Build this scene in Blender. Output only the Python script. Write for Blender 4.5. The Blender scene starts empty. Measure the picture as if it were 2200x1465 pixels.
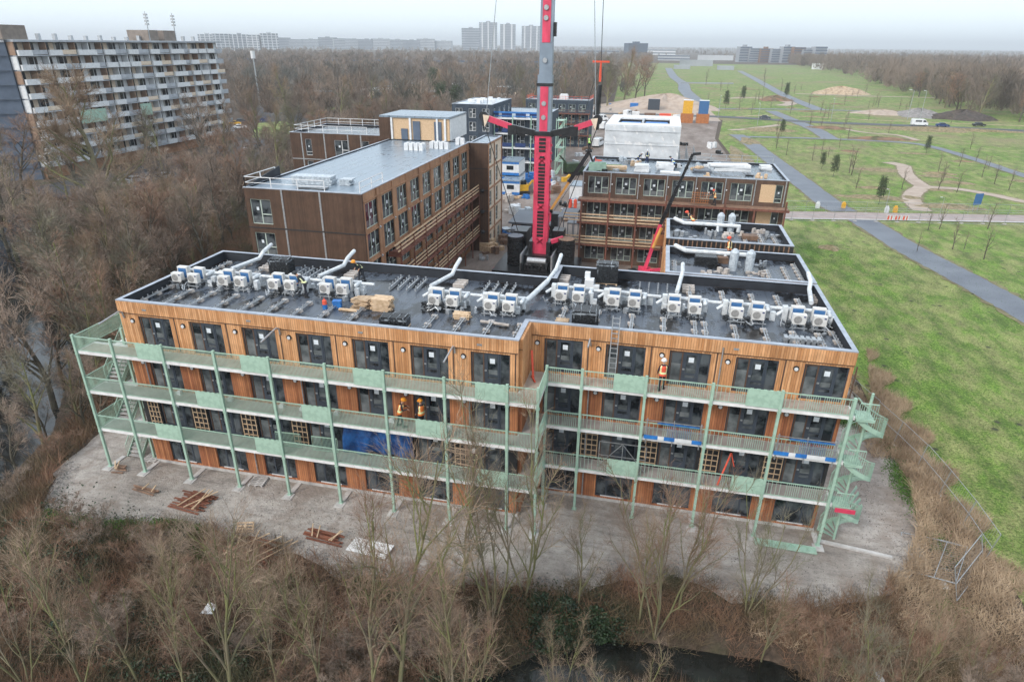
import bpy, math, random
import numpy as np
from mathutils import Vector, Matrix

random.seed(7)
RNG = np.random.default_rng(11)
sc = bpy.context.scene
COL = sc.collection
R = math.radians

# ------------------------------------------------------------------ camera
cam_d = bpy.data.cameras.new('camera')
cam_o = bpy.data.objects.new('camera', cam_d)
COL.objects.link(cam_o)
yaw, pitch, roll = 0.21548, -0.42934, 0.00978
hf = Vector((-math.sin(yaw), math.cos(yaw), 0)); hr = Vector((math.cos(yaw), math.sin(yaw), 0))
Fv = hf * math.cos(pitch) + Vector((0, 0, 1)) * math.sin(pitch)
Uv = -hf * math.sin(pitch) + Vector((0, 0, 1)) * math.cos(pitch)
Rv = hr * math.cos(roll) + Uv * math.sin(roll)
U2 = Uv * math.cos(roll) - hr * math.sin(roll)
mw = Matrix((Rv, U2, -Fv)).transposed().to_4x4()
mw.translation = Vector((24.0724, -31.5214, 26.73912))
cam_o.matrix_world = mw
cam_d.sensor_width = 36.0
cam_d.lens = 1393.288 / 2200 * 36
cam_d.clip_start = 0.3
cam_d.clip_end = 30000
sc.camera = cam_o

# ------------------------------------------------------------------ world, sun, exposure
SUN_EL, SUN_AZ = R(38), R(215)
w = bpy.data.worlds.new('World'); sc.world = w
w.use_nodes = True
nt = w.node_tree; nt.nodes.clear()
sky = nt.nodes.new('ShaderNodeTexSky'); sky.sky_type = 'NISHITA'; sky.sun_disc = False
sky.sun_elevation = SUN_EL; sky.sun_rotation = SUN_AZ
sky.air_density = 1.0; sky.dust_density = 4.0; sky.ozone_density = 1.5; sky.altitude = 0
mixn = nt.nodes.new('ShaderNodeMix'); mixn.data_type = 'RGBA'
mixn.inputs[0].default_value = 0.62
tc = nt.nodes.new('ShaderNodeTexCoord')
sep = nt.nodes.new('ShaderNodeSeparateXYZ'); nt.links.new(tc.outputs['Generated'], sep.inputs[0])
rmp = nt.nodes.new('ShaderNodeValToRGB')
rmp.color_ramp.elements[0].position = 0.0; rmp.color_ramp.elements[0].color = (9.0, 10.3, 11.1, 1)
rmp.color_ramp.elements[1].position = 0.5; rmp.color_ramp.elements[1].color = (9.8, 10.9, 11.8, 1)
cl = nt.nodes.new('ShaderNodeTexNoise'); cl.inputs['Scale'].default_value = 2.2; cl.inputs['Detail'].default_value = 5
nt.links.new(tc.outputs['Generated'], cl.inputs['Vector'])
mm = nt.nodes.new('ShaderNodeMath'); mm.operation = 'MULTIPLY_ADD'; mm.inputs[1].default_value = 0.25; mm.inputs[2].default_value = -0.09
nt.links.new(cl.outputs['Fac'], mm.inputs[0])
ad = nt.nodes.new('ShaderNodeMath'); ad.operation = 'ADD'
nt.links.new(sep.outputs['Z'], ad.inputs[0]); nt.links.new(mm.outputs[0], ad.inputs[1])
nt.links.new(ad.outputs[0], rmp.inputs[0])
nt.links.new(sky.outputs[0], mixn.inputs[6]); nt.links.new(rmp.outputs[0], mixn.inputs[7])
bg = nt.nodes.new('ShaderNodeBackground'); bg.inputs[1].default_value = 0.145
nt.links.new(mixn.outputs[2], bg.inputs[0])
wo = nt.nodes.new('ShaderNodeOutputWorld'); nt.links.new(bg.outputs[0], wo.inputs[0])

sl = bpy.data.lights.new('sun', 'SUN'); sl.energy = 1.5; sl.angle = R(14); sl.color = (1.0, 0.96, 0.9)
so = bpy.data.objects.new('sun', sl); COL.objects.link(so)
# NISHITA sun_rotation is clockwise from +Y
sd = Vector((math.sin(SUN_AZ) * math.cos(SUN_EL), math.cos(SUN_AZ) * math.cos(SUN_EL), math.sin(SUN_EL)))
so.rotation_euler = sd.to_track_quat('Z', 'Y').to_euler()
so.location = (0, 0, 80)
sc.view_settings.view_transform = 'Standard'
sc.view_settings.look = 'None'
sc.view_settings.exposure = 0.25
sc.view_settings.gamma = 1
sc.render.film_transparent = False
sc.cycles.max_bounces = 5
sc.cycles.volume_bounces = 0
sc.cycles.diffuse_bounces = 3
sc.cycles.use_denoising = True

# ------------------------------------------------------------------ materials
def _mat(name):
    m = bpy.data.materials.new(name); m.use_nodes = True
    t = m.node_tree; b = t.nodes['Principled BSDF']
    return m, t, b
def lk(t, a, b): t.links.new(a, b)
def ramp(t, src, stops):
    r = t.nodes.new('ShaderNodeValToRGB'); e = r.color_ramp.elements
    while len(e) < len(stops): e.new(0.5)
    for i, (p, c) in enumerate(stops):
        e[i].position = p; e[i].color = (c[0], c[1], c[2], 1) if hasattr(c, '__len__') else (c, c, c, 1)
    lk(t, src, r.inputs[0]); return r.outputs[0]
def noise(t, vec, scale, detail=4, rough=0.55):
    n = t.nodes.new('ShaderNodeTexNoise'); n.inputs['Scale'].default_value = scale
    n.inputs['Detail'].default_value = detail; n.inputs['Roughness'].default_value = rough
    if vec: lk(t, vec, n.inputs['Vector'])
    return n.outputs['Fac']
def coords(t, stretch=(1, 1, 1), world=False):
    if world:
        g = t.nodes.new('ShaderNodeNewGeometry'); src = g.outputs['Position']
    else:
        g = t.nodes.new('ShaderNodeTexCoord'); src = g.outputs['Object']
    mp = t.nodes.new('ShaderNodeMapping'); mp.inputs['Scale'].default_value = stretch
    lk(t, src, mp.inputs[0]); return mp.outputs[0]
def mix(t, fac, a, b, mode='MIX'):
    m = t.nodes.new('ShaderNodeMix'); m.data_type = 'RGBA'; m.blend_type = mode
    for i, v in ((0, fac), (6, a), (7, b)):
        if isinstance(v, (int, float)): m.inputs[i].default_value = v
        elif isinstance(v, tuple): m.inputs[i].default_value = (*v[:3], 1)
        else: lk(t, v, m.inputs[i])
    return m.outputs[2]
def math_(t, op, a, b=None, c=None):
    m = t.nodes.new('ShaderNodeMath'); m.operation = op
    for i, v in enumerate((a, b, c)):
        if v is None: continue
        if isinstance(v, (int, float)): m.inputs[i].default_value = v
        else: lk(t, v, m.inputs[i])
    return m.outputs[0]
def bump(t, b, h, strength=0.3, dist=0.05):
    n = t.nodes.new('ShaderNodeBump'); n.inputs['Strength'].default_value = strength; n.inputs['Distance'].default_value = dist
    lk(t, h, n.inputs['Height']); lk(t, n.outputs[0], b.inputs['Normal'])
def pm(name, c1, c2=None, scale=3.0, rough=0.7, metal=0.0, stretch=(1, 1, 1), bmp=0, world=False, lo=0.35, hi=0.65, rnd=0.0):
    m, t, b = _mat(name)
    v = coords(t, stretch, world)
    if c2 is None: c2 = tuple(x * 0.8 for x in c1)
    f = noise(t, v, scale, 5)
    col = ramp(t, f, [(lo, c2), (hi, c1)])
    if rnd:
        oi = t.nodes.new('ShaderNodeObjectInfo')
        k = math_(t, 'MULTIPLY_ADD', oi.outputs['Random'], rnd, 1 - rnd / 2)
        cc = t.nodes.new('ShaderNodeCombineColor')
        for i in range(3): lk(t, k, cc.inputs[i])
        col = mix(t, 1.0, col, cc.outputs[0], 'MULTIPLY')
    lk(t, col, b.inputs['Base Color'])
    b.inputs['Roughness'].default_value = rough; b.inputs['Metallic'].default_value = metal
    if bmp: bump(t, b, noise(t, v, scale * 6, 4), bmp)
    return m
def planks(name, ca, cb, gap, width=0.14, rough=0.75, dirt=0.25):
    m, t, b = _mat(name)
    g = t.nodes.new('ShaderNodeNewGeometry'); s = t.nodes.new('ShaderNodeSeparateXYZ'); lk(t, g.outputs['Position'], s.inputs[0])
    u = math_(t, 'ADD', s.outputs[0], s.outputs[1])
    q = math_(t, 'DIVIDE', u, width)
    fl = math_(t, 'FLOOR', q); fr = math_(t, 'FRACT', q)
    wn = t.nodes.new('ShaderNodeTexWhiteNoise'); wn.noise_dimensions = '1D'; lk(t, fl, wn.inputs['W'])
    col = mix(t, wn.outputs['Value'], ca, cb)
    n1 = noise(t, coords(t, (9, 9, 0.9), True), 1.6, 6, 0.7)
    col = mix(t, 0.75, col, ramp(t, n1, [(0.32, 0.68), (0.62, 1.2)]), 'MULTIPLY')
    n2 = noise(t, coords(t, (0.5, 0.5, 0.8), True), 1.2, 4)
    col = mix(t, dirt * 2, col, ramp(t, n2, [(0.32, 0.6), (0.6, 1.1)]), 'MULTIPLY')
    gp = math_(t, 'LESS_THAN', fr, 0.11)
    col = mix(t, gp, col, gap)
    lk(t, col, b.inputs['Base Color']); b.inputs['Roughness'].default_value = rough
    b.inputs['Specular IOR Level'].default_value = 0.25
    bump(t, b, math_(t, 'MULTIPLY', gp, -1.0), 0.5, 0.01)
    return m
M = {}
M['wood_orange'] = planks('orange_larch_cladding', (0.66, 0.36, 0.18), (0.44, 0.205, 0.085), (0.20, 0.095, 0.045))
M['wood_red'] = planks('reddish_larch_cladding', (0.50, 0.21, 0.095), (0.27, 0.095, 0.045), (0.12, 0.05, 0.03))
M['wood_brown'] = planks('dark_brown_cladding', (0.105, 0.063, 0.042), (0.078, 0.046, 0.032), (0.04, 0.026, 0.02), 0.12)
M['wood_umber'] = planks('umber_cladding', (0.135, 0.085, 0.062), (0.10, 0.062, 0.046), (0.055, 0.035, 0.026), 0.14)
M['wood_tan'] = planks('orange_brown_cladding', (0.42, 0.24, 0.14), (0.33, 0.18, 0.105), (0.15, 0.08, 0.05), 0.15)
M['blue_cladding'] = planks('slate_blue_cladding', (0.055, 0.075, 0.10), (0.045, 0.06, 0.082), (0.03, 0.035, 0.045), 0.2)
M['timber'] = pm('raw_timber', (0.62, 0.46, 0.31), (0.44, 0.3, 0.18), 4, rnd=.3)
M['timber_dark'] = pm('weathered_timber', (0.26, 0.155, 0.1), (0.13, 0.08, 0.055), 3, rnd=.35)
M['red_plank'] = pm('stained_red_brown_plank', (0.24, 0.085, 0.045), (0.11, 0.04, 0.025), 3, stretch=(1, 6, 1), rnd=.5)
M['trim'] = pm('zinc_edge_trim', (0.42, 0.46, 0.52), (0.3, 0.33, 0.38), 1.5, .45, .3)
M['membrane'] = pm('bitumen_upstand', (0.022, 0.026, 0.034), (0.012, 0.014, 0.019), 1.2, .62)
M['frame'] = pm('anthracite_frame', (0.045, 0.058, 0.078), (0.035, 0.045, 0.06), 2, .5)
M['frame_brown'] = pm('brown_door_frame', (0.10, 0.055, 0.035), None, 2, .6)
M['frame_mint'] = pm('pale_green_window_frame', (0.46, 0.53, 0.48), (0.36, 0.43, 0.38), 3, .5)
M['white'] = pm('white_paint', (0.72, 0.73, 0.74), (0.6, 0.61, 0.62), 2, .45)
M['white_duct'] = pm('white_insulated_duct', (0.68, 0.71, 0.73), (0.42, 0.44, 0.46), 3.5, .4, bmp=.35, lo=.3)
M['paper'] = pm('paper_notice', (0.7, 0.75, 0.8), None, 3, .8)
M['green'] = pm('sage_green_steel', (0.37, 0.52, 0.42), (0.29, 0.43, 0.34), 2, .5, lo=.4)
M['green_dull'] = pm('perforated_green_panel', (0.35, 0.50, 0.40), (0.295, 0.43, 0.34), 3, .6, lo=.45, hi=.55)
M['concrete'] = pm('pale_concrete', (0.52, 0.50, 0.48), (0.38, 0.36, 0.345), 3, .85, bmp=.2)
M['concrete_edge'] = pm('concrete_slab_edge', (0.76, 0.75, 0.74), (0.60, 0.59, 0.585), 2.2, .85)
M['gallery_floor'] = pm('damp_gallery_floor', (0.40, 0.36, 0.335), (0.30, 0.27, 0.25), .9, .6)
M['wood_deck'] = pm('bare_timber_deck', (0.42, 0.345, 0.29), (0.33, 0.27, 0.22), 2, .7)
M['black'] = pm('black_membrane', (0.012, 0.013, 0.015), (0.025, 0.025, 0.027), 2, .55)
M['black_metal'] = pm('black_machinery', (0.03, 0.032, 0.036), (0.014, 0.015, 0.017), 2, .35, .2)
M['black_wrap'] = pm('black_plastic_wrap', (0.02, 0.022, 0.026), (0.008, 0.009, 0.01), 6, .25, bmp=.6)
M['clear_wrap'] = pm('pale_plastic_film', (0.55, 0.6, 0.64), (0.3, 0.34, 0.38), 5, .3, bmp=.5)
M['film'] = pm('dull_grey_film', (0.30, 0.33, 0.36), (0.03, 0.034, 0.04), 3.5, .25, bmp=.5, lo=.42, hi=.62)
M['red'] = pm('crane_red_paint', (0.72, 0.06, 0.13), (0.42, 0.035, 0.07), 1.1, .45, lo=.3, stretch=(1, 1, .4))
M['crane_grey'] = pm('crane_grey_steel', (0.25, 0.31, 0.38), (0.19, 0.235, 0.29), .6, .4, .25)
M['silver'] = pm('galvanised_steel', (0.50, 0.52, 0.54), (0.33, 0.35, 0.37), 6, .4, .6)
M['ac_white'] = pm('dusty_white_casing', (0.66, 0.655, 0.64), (0.54, 0.53, 0.51), 2.5, .5, rnd=.12)
M['ac_blue'] = pm('blue_label_panel', (0.045, 0.15, 0.34), (0.035, 0.11, 0.26), 4, .5)
M['ac_navy'] = pm('navy_label_panel', (0.018, 0.035, 0.14), None, 4, .5)
M['fan'] = pm('grey_fan_grille', (0.30, 0.29, 0.28), (0.2, 0.195, 0.19), 9, .6)
M['paver'] = pm('concrete_ballast_block', (0.52, 0.47, 0.43), (0.34, 0.30, 0.27), 5, .85, rnd=.3)
M['blue'] = pm('bright_blue_plastic', (0.03, 0.20, 0.55), (0.02, 0.12, 0.36), 3, .5)
M['blue_dark'] = pm('navy_blue_cloth', (0.02, 0.05, 0.17), (0.012, 0.03, 0.1), 3, .8)
M['tarp'] = pm('blue_tarpaulin', (0.016, 0.11, 0.33), (0.006, 0.03, 0.13), 1.6, .4, bmp=.9)
M['yellow'] = pm('yellow_paint', (0.75, 0.42, 0.03), (0.6, 0.32, 0.02), 2, .5)
M['orange'] = pm('orange_paint', (0.46, 0.17, 0.055), (0.32, 0.12, 0.04), 2, .6)
M['orange_arm'] = pm('ochre_cylinder', (0.66, 0.33, 0.09), (0.5, 0.23, 0.06), 2, .45)
M['rust'] = pm('rust_red_primer', (0.20, 0.075, 0.05), (0.115, 0.045, 0.03), 3, .7)
M['peach'] = pm('bare_osb_panel', (0.62, 0.44, 0.28), (0.5, 0.34, 0.2), 9, .8)
M['cream'] = pm('cream_panel', (0.72, 0.60, 0.48), (0.6, 0.48, 0.36), 2, .8)
M['hivis_red'] = pm('red_hi_vis_cloth', (0.75, 0.10, 0.05), None, 8, .7)
M['hivis_stripe'] = pm('reflective_strip', (0.85, 0.85, 0.45), None, 8, .4)
M['hivis_orange'] = pm('orange_hi_vis_cloth', (0.80, 0.20, 0.03), None, 8, .7)
M['hivis_green'] = pm('lime_hi_vis_cloth', (0.30, 0.75, 0.12), None, 8, .7)
M['skin'] = pm('skin', (0.45, 0.25, 0.17), None, 5, .6)
M['clothes'] = pm('dark_work_clothes', (0.025, 0.028, 0.038), (0.012, 0.014, 0.02), 6, .85)
M['rubber'] = pm('tyre_rubber', (0.02, 0.02, 0.02), None, 5, .8)
M['car_glass'] = pm('car_glass', (0.02, 0.025, 0.03), None, 2, .08)
M['twig'] = pm('brown_twigs', (0.33, 0.25, 0.195), (0.20, 0.15, 0.115), .35, .9, world=True, rnd=.5)
M['twig_pale'] = pm('grey_brown_twigs', (0.33, 0.245, 0.17), (0.22, 0.15, 0.10), .35, .9, world=True, rnd=.4)
M['bark'] = pm('grey_bark', (0.13, 0.115, 0.085), (0.075, 0.066, 0.048), 1.2, .9, rnd=.4)
M['bark_green'] = pm('algae_green_bark', (0.17, 0.18, 0.06), (0.19, 0.155, 0.11), .4, .9, lo=.38, hi=.6, rnd=.3)
M['far_wood'] = pm('distant_bare_wood', (0.27, 0.21, 0.165), (0.12, 0.10, 0.08), .03, .95, world=True)
M['far_wood_red'] = pm('distant_reddish_wood', (0.21, 0.155, 0.115), (0.11, 0.085, 0.066), .03, .95, world=True)
M['far_wood_grey'] = pm('distant_grey_wood', (0.15, 0.145, 0.125), (0.075, 0.075, 0.065), .03, .95, world=True)
M['ivy'] = pm('dark_ivy_leaves', (0.035, 0.065, 0.025), (0.012, 0.026, 0.012), 1.2, .55, world=True)
M['pine'] = pm('dark_pine_needles', (0.07, 0.095, 0.045), (0.035, 0.05, 0.025), .8, .8)
M['weed'] = pm('fresh_green_weeds', (0.10, 0.21, 0.03), (0.05, 0.11, 0.02), 1.5, .8, world=True)
M['reed'] = pm('dry_tan_grass', (0.50, 0.38, 0.26), (0.28, 0.20, 0.13), .6, .9, world=True)
M['scrub'] = pm('brown_scrub', (0.25, 0.135, 0.085), (0.085, 0.08, 0.04), .35, .9, world=True)
M['sheet'] = pm('white_scaffold_sheet', (0.60, 0.63, 0.66), (0.48, 0.51, 0.54), .5, .6, bmp=.3)
M['tower_pale'] = pm('pale_tower_concrete', (0.5, 0.52, 0.54), (0.4, 0.42, 0.44), .02, .8)
M['asphalt'] = pm('wet_asphalt', (0.13, 0.145, 0.17), (0.09, 0.10, 0.125), .25, .5, world=True)
M['asphalt_dark'] = pm('dark_asphalt', (0.055, 0.058, 0.065), (0.04, 0.042, 0.048), .3, .6, world=True)
M['pink_road'] = pm('pinkish_brick_road', (0.36, 0.29, 0.27), (0.28, 0.225, 0.21), .5, .7, world=True)
M['sand_path'] = pm('sandy_path', (0.42, 0.34, 0.28), (0.32, 0.25, 0.2), .4, .85, world=True)

def glass_mat():
    m, t, b = _mat('dark_window_glass')
    v = coords(t, (1, 1, 1), True)
    f = noise(t, v, 1.1, 3)
    lk(t, ramp(t, f, [(.40, (0.010, 0.014, 0.018)), (.58, (0.085, 0.098, 0.108))]), b.inputs['Base Color'])  # pale patches paint interiors and reflections into the base colour
    b.inputs['Roughness'].default_value = 0.06
    return m
M['glass'] = glass_mat()
M['glass_pale'] = pm('glass_with_painted_floor_reflection', (0.17, 0.185, 0.19), (0.06, 0.07, 0.075), 1.3, .12, world=True)  # floor reflection painted into the glass colour as a paler tone
def roof_mat(name, dry=(0.068, 0.082, 0.105), wet=(0.008, 0.008, 0.009), lo=.49, hi=.575, seam=1.0, rdry=.3):
    m, t, b = _mat(name)
    v = coords(t, (1, 1, 1), True)
    f = noise(t, v, .55, 6, .6)
    f2 = noise(t, coords(t, (1, .25, 1), True), 3.0, 5, .6)
    ff = math_(t, 'MULTIPLY_ADD', f2, .35, math_(t, 'MULTIPLY', f, .75))
    col = ramp(t, ff, [(lo, wet), (hi, dry)])
    g = t.nodes.new('ShaderNodeNewGeometry'); s = t.nodes.new('ShaderNodeSeparateXYZ'); lk(t, g.outputs['Position'], s.inputs[0])
    fr = math_(t, 'FRACT', math_(t, 'DIVIDE', s.outputs[0], seam))
    ln = math_(t, 'LESS_THAN', fr, .05)
    col = mix(t, math_(t, 'MULTIPLY', ln, .6), col, (0.02, 0.022, 0.028))
    fr2 = math_(t, 'FRACT', math_(t, 'DIVIDE', s.outputs[0], .1))
    col = mix(t, .25, col, ramp(t, fr2, [(.2, .7), (.6, 1.2)]), 'MULTIPLY')
    lk(t, col, b.inputs['Base Color'])
    lk(t, ramp(t, ff, [(lo, .14), (hi, rdry)]), b.inputs['Roughness'])
    bump(t, b, noise(t, v, 14, 4), .12, .02)
    return m
M['roof'] = roof_mat('wet_bitumen_roof')
M['roof_pale'] = roof_mat('pale_wet_roof', (0.20, 0.25, 0.30), (0.10, 0.13, 0.16), .38, .5, 1.2, .3)
M['roof_mid'] = roof_mat('mid_grey_wet_roof', (0.15, 0.185, 0.22), (0.03, 0.035, 0.04), .44, .56, 1.2, .3)
M['roof_white'] = pm('white_covered_roof', (0.62, 0.66, 0.70), (0.34, 0.38, 0.42), .35, .5)
M['curtain'] = pm('flat_facade_infill', (0.42, 0.40, 0.37), (0.12, 0.125, 0.13), 1.1, .6, stretch=(1, 1, .3), lo=.45, hi=.55)
M['slab_edge'] = pm('grey_slab_edge', (0.44, 0.465, 0.5), (0.33, 0.35, 0.38), 1, .7)
M['brick'] = pm('warm_brick', (0.36, 0.19, 0.10), (0.26, 0.135, 0.075), 2, .85)
M['flat_end'] = pm('blue_grey_end_wall', (0.10, 0.13, 0.18), (0.075, 0.10, 0.14), .6, .8)
M['brown_fin'] = pm('brown_balcony_screen', (0.34, 0.22, 0.15), (0.25, 0.16, 0.11), 2, .8)

def ground_mat():
    m, t, b = _mat('leaf_litter_ground')
    v = coords(t, (1, 1, 1), True)
    a = noise(t, v, .22, 6, .65); f = noise(t, v, 3.0, 6, .7)
    c = ramp(t, f, [(.3, (0.035, 0.025, 0.018)), (.55, (0.085, 0.06, 0.042)), (.75, (0.16, 0.115, 0.08))])
    g = ramp(t, f, [(.3, (0.022, 0.032, 0.012)), (.7, (0.075, 0.09, 0.03))])
    col = mix(t, ramp(t, a, [(.55, 0.0), (.7, .75)]), c, g)
    lk(t, col, b.inputs['Base Color']); b.inputs['Roughness'].default_value = .95
    bump(t, b, f, .8, .2)
    return m
M['ground'] = ground_mat()
def sand_mat():
    m, t, b = _mat('trampled_sand')
    v = coords(t, (1, 1, 1), True)
    a = noise(t, v, .18, 5, .6); f = noise(t, v, 2.2, 7, .7); h = noise(t, v, 9, 5, .75)
    c = ramp(t, a, [(.35, (0.30, 0.26, 0.23)), (.5, (0.43, 0.385, 0.345)), (.65, (0.54, 0.49, 0.45))])
    c = mix(t, .8, c, ramp(t, f, [(.3, .72), (.55, 1.0), (.75, 1.12)]), 'MULTIPLY')
    c = mix(t, .7, c, ramp(t, h, [(.36, .6), (.48, 1.0)]), 'MULTIPLY')
    c = mix(t, .8, c, ramp(t, noise(t, coords(t, (.18, 1.5, 1), True), 1.1, 6, .7), [(.34, .62), (.5, 1.0)]), 'MULTIPLY')
    c = mix(t, ramp(t, noise(t, v, .35, 5, .65), [(.48, 0.0), (.62, .65)]), c, (0.23, 0.18, 0.145))
    lk(t, c, b.inputs['Base Color']); b.inputs['Roughness'].default_value = .95
    bump(t, b, mix(t, .5, f, h), 1.0, .2)
    return m
M['sand'] = sand_mat()
def yard_mat():
    m, t, b = _mat('muddy_yard')
    v = coords(t, (1, .35, 1), True)
    a = noise(t, v, .25, 6, .65); f = noise(t, v, 2.5, 6, .7)
    c = ramp(t, a, [(.32, (0.13, 0.095, 0.075)), (.5, (0.21, 0.165, 0.14)), (.68, (0.30, 0.255, 0.225))])
    c = mix(t, .7, c, ramp(t, f, [(.3, .65), (.7, 1.15)]), 'MULTIPLY')
    lk(t, c, b.inputs['Base Color']); b.inputs['Roughness'].default_value = .8
    bump(t, b, f, .6, .1)
    return m
M['yard'] = yard_mat()
def grass_mat():
    m, t, b = _mat('winter_grass')
    v = coords(t, (1, 1, 1), True)
    a = noise(t, v, .06, 7, .7); d = noise(t, coords(t, (1, .5, 1), True), .5, 6, .7); f = noise(t, v, 5.5, 6, .75)
    c = ramp(t, f, [(.38, (0.04, 0.085, 0.008)), (.5, (0.11, 0.20, 0.02)), (.62, (0.21, 0.30, 0.055))])
    y = ramp(t, f, [(.38, (0.13, 0.135, 0.04)), (.62, (0.33, 0.345, 0.13))])
    mixf = math_(t, 'MULTIPLY_ADD', d, .6, math_(t, 'MULTIPLY', a, .55))
    c = mix(t, ramp(t, mixf, [(.52, 0.0), (.63, .9)]), c, y)
    c = mix(t, .8, c, ramp(t, noise(t, coords(t, (.6, .25, 1), True), .9, 5, .65), [(.36, .5), (.6, 1.15)]), 'MULTIPLY')
    br = noise(t, v, .022, 7, .7); s3 = t.nodes.new('ShaderNodeSeparateXYZ'); lk(t, v, s3.inputs[0])
    far = ramp(t, math_(t, 'DIVIDE', s3.outputs[1], 400.0), [(.18, 0.0), (.5, .75)])
    c = mix(t, math_(t, 'MULTIPLY', ramp(t, br, [(.52, 0.0), (.6, 1.0)]), far), c, ramp(t, f, [(.3, (0.13, 0.10, 0.05)), (.7, (0.30, 0.235, 0.135))]))
    vo = t.nodes.new('ShaderNodeTexVoronoi'); vo.inputs['Scale'].default_value = .62; vo.inputs['Randomness'].default_value = .9
    lk(t, v, vo.inputs['Vector'])
    spot = math_(t, 'MULTIPLY', ramp(t, vo.outputs['Distance'], [(.1, 1.0), (.2, 0.0)]), ramp(t, noise(t, v, .16, 3), [(.46, 0.0), (.52, .9)]))
    c = mix(t, spot, c, (0.03, 0.028, 0.018))
    lk(t, c, b.inputs['Base Color']); b.inputs['Roughness'].default_value = .9
    bump(t, b, mix(t, .5, d, f), .9, .18)
    return m
M['grass'] = grass_mat()
def water_mat():
    m, t, b = _mat('dark_ditch_water')
    v = coords(t, (1, 1, 1), True)
    lk(t, ramp(t, noise(t, v, .5, 4), [(.4, (0.006, 0.007, 0.006)), (.7, (0.02, 0.022, 0.02))]), b.inputs['Base Color'])
    b.inputs['Roughness'].default_value = .06
    bump(t, b, noise(t, v, 3, 3), .08, .05)
    return m
M['water'] = water_mat()

# ------------------------------------------------------------------ mesh builder
class MB:
    def __init__(s): s.v = []; s.f = []; s.m = []; s.n = 0
    def add(s, vs, fs, mi=0):
        s.v.extend(vs); n = s.n
        s.f.extend([tuple(i + n for i in f) for f in fs]); s.m.extend([mi] * len(fs)); s.n += len(vs); return s
    def box(s, x0, x1, y0, y1, z0, z1, mi=0, rz=0, pv=None):
        vs = [(x, y, z) for z in (z0, z1) for (x, y) in ((x0, y0), (x1, y0), (x1, y1), (x0, y1))]
        if rz:
            px, py = pv if pv else ((x0 + x1) / 2, (y0 + y1) / 2); c, q = math.cos(rz), math.sin(rz)
            vs = [(px + (x - px) * c - (y - py) * q, py + (x - px) * q + (y - py) * c, z) for x, y, z in vs]
        return s.add(vs, [(0, 3, 2, 1), (4, 5, 6, 7), (0, 1, 5, 4), (1, 2, 6, 5), (2, 3, 7, 6), (3, 0, 4, 7)], mi)
    def tube(s, p0, p1, r0, r1=None, n=6, mi=0, cap=True):
        if r1 is None: r1 = r0
        p0 = Vector(p0); p1 = Vector(p1); d = (p1 - p0)
        if d.length < 1e-6: return s
        d.normalize(); a = d.orthogonal().normalized(); b2 = d.cross(a)
        vs = []
        for p, r in ((p0, r0), (p1, r1)):
            for i in range(n):
                t = 2 * math.pi * i / n; vs.append(tuple(p + a * (r * math.cos(t)) + b2 * (r * math.sin(t))))
        fs = [(i, (i + 1) % n, n + (i + 1) % n, n + i) for i in range(n)]
        if cap: fs += [tuple(range(n - 1, -1, -1)), tuple(range(n, 2 * n))]
        return s.add(vs, fs, mi)
    def path(s, pts, r, n=8, mi=0):
        for a, b in zip(pts[:-1], pts[1:]): s.tube(a, b, r, r, n, mi)
        return s
    def bar(s, p0, p1, w, h, mi=0):
        p0 = Vector(p0); p1 = Vector(p1); d = (p1 - p0).normalized()
        up = Vector((0, 0, 1)) if abs(d.z) < .95 else Vector((0, 1, 0))
        a = d.cross(up).normalized(); u = a.cross(d).normalized()
        vs = [tuple(p + a * (w / 2 * i) + u * (h / 2 * j)) for p in (p0, p1) for i, j in ((-1, -1), (1, -1), (1, 1), (-1, 1))]
        return s.add(vs, [(3, 2, 1, 0), (4, 5, 6, 7), (0, 1, 5, 4), (1, 2, 6, 5), (2, 3, 7, 6), (3, 0, 4, 7)], mi)
    def poly(s, pts, z0, z1, mi=0):
        n = len(pts)
        vs = [(x, y, z0) for x, y in pts] + [(x, y, z1) for x, y in pts]
        fs = [tuple(range(n - 1, -1, -1)), tuple(range(n, 2 * n))] + [(i, (i + 1) % n, n + (i + 1) % n, n + i) for i in range(n)]
        return s.add(vs, fs, mi)
    def ball(s, c, rx, ry=None, rz=None, mi=0, nu=10, nv=6):
        ry = ry or rx; rz = rz or rx; vs = []; fs = []
        for j in range(nv + 1):
            th = math.pi * j / nv
            for i in range(nu):
                ph = 2 * math.pi * i / nu
                vs.append((c[0] + rx * math.sin(th) * math.cos(ph), c[1] + ry * math.sin(th) * math.sin(ph), c[2] + rz * math.cos(th)))
        for j in range(nv):
            for i in range(nu):
                a = j * nu + i; b2 = j * nu + (i + 1) % nu; fs.append((a, a + nu, b2 + nu, b2))
        return s.add(vs, fs, mi)
    def mesh(s, name, mats):
        me = bpy.data.meshes.new(name); me.from_pydata(s.v, [], s.f)
        for m in (mats if isinstance(mats, (list, tuple)) else [mats]): me.materials.append(M[m] if isinstance(m, str) else m)
        if any(s.m): me.polygons.foreach_set('material_index', s.m)
        me.update(); return me
    def obj(s, name, mats, parent=None, loc=None, rz=0):
        return link(name, s.mesh(name, mats), parent, loc, rz)
def link(name, me, parent=None, loc=None, rz=0):
    o = bpy.data.objects.new(name, me); COL.objects.link(o)
    if parent: o.parent = parent
    if loc: o.location = loc
    if rz: o.rotation_euler = (0, 0, rz)
    return o
def tag(o, label=None, cat=None, group=None, kind=None):
    if label: o['label'] = label
    if cat: o['category'] = cat
    if group: o['group'] = group
    if kind: o['kind'] = kind
    return o
def thing(name, label, cat, loc=(0, 0, 0), rz=0, group=None):
    o = bpy.data.objects.new(name, None); COL.objects.link(o); o.location = loc; o.rotation_euler = (0, 0, rz)
    o.empty_display_size = .3
    return tag(o, label, cat, group)
def kids(o):
    return [c for c in ALLKIDS.get(o.name, [])]
ALLKIDS = {}
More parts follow.
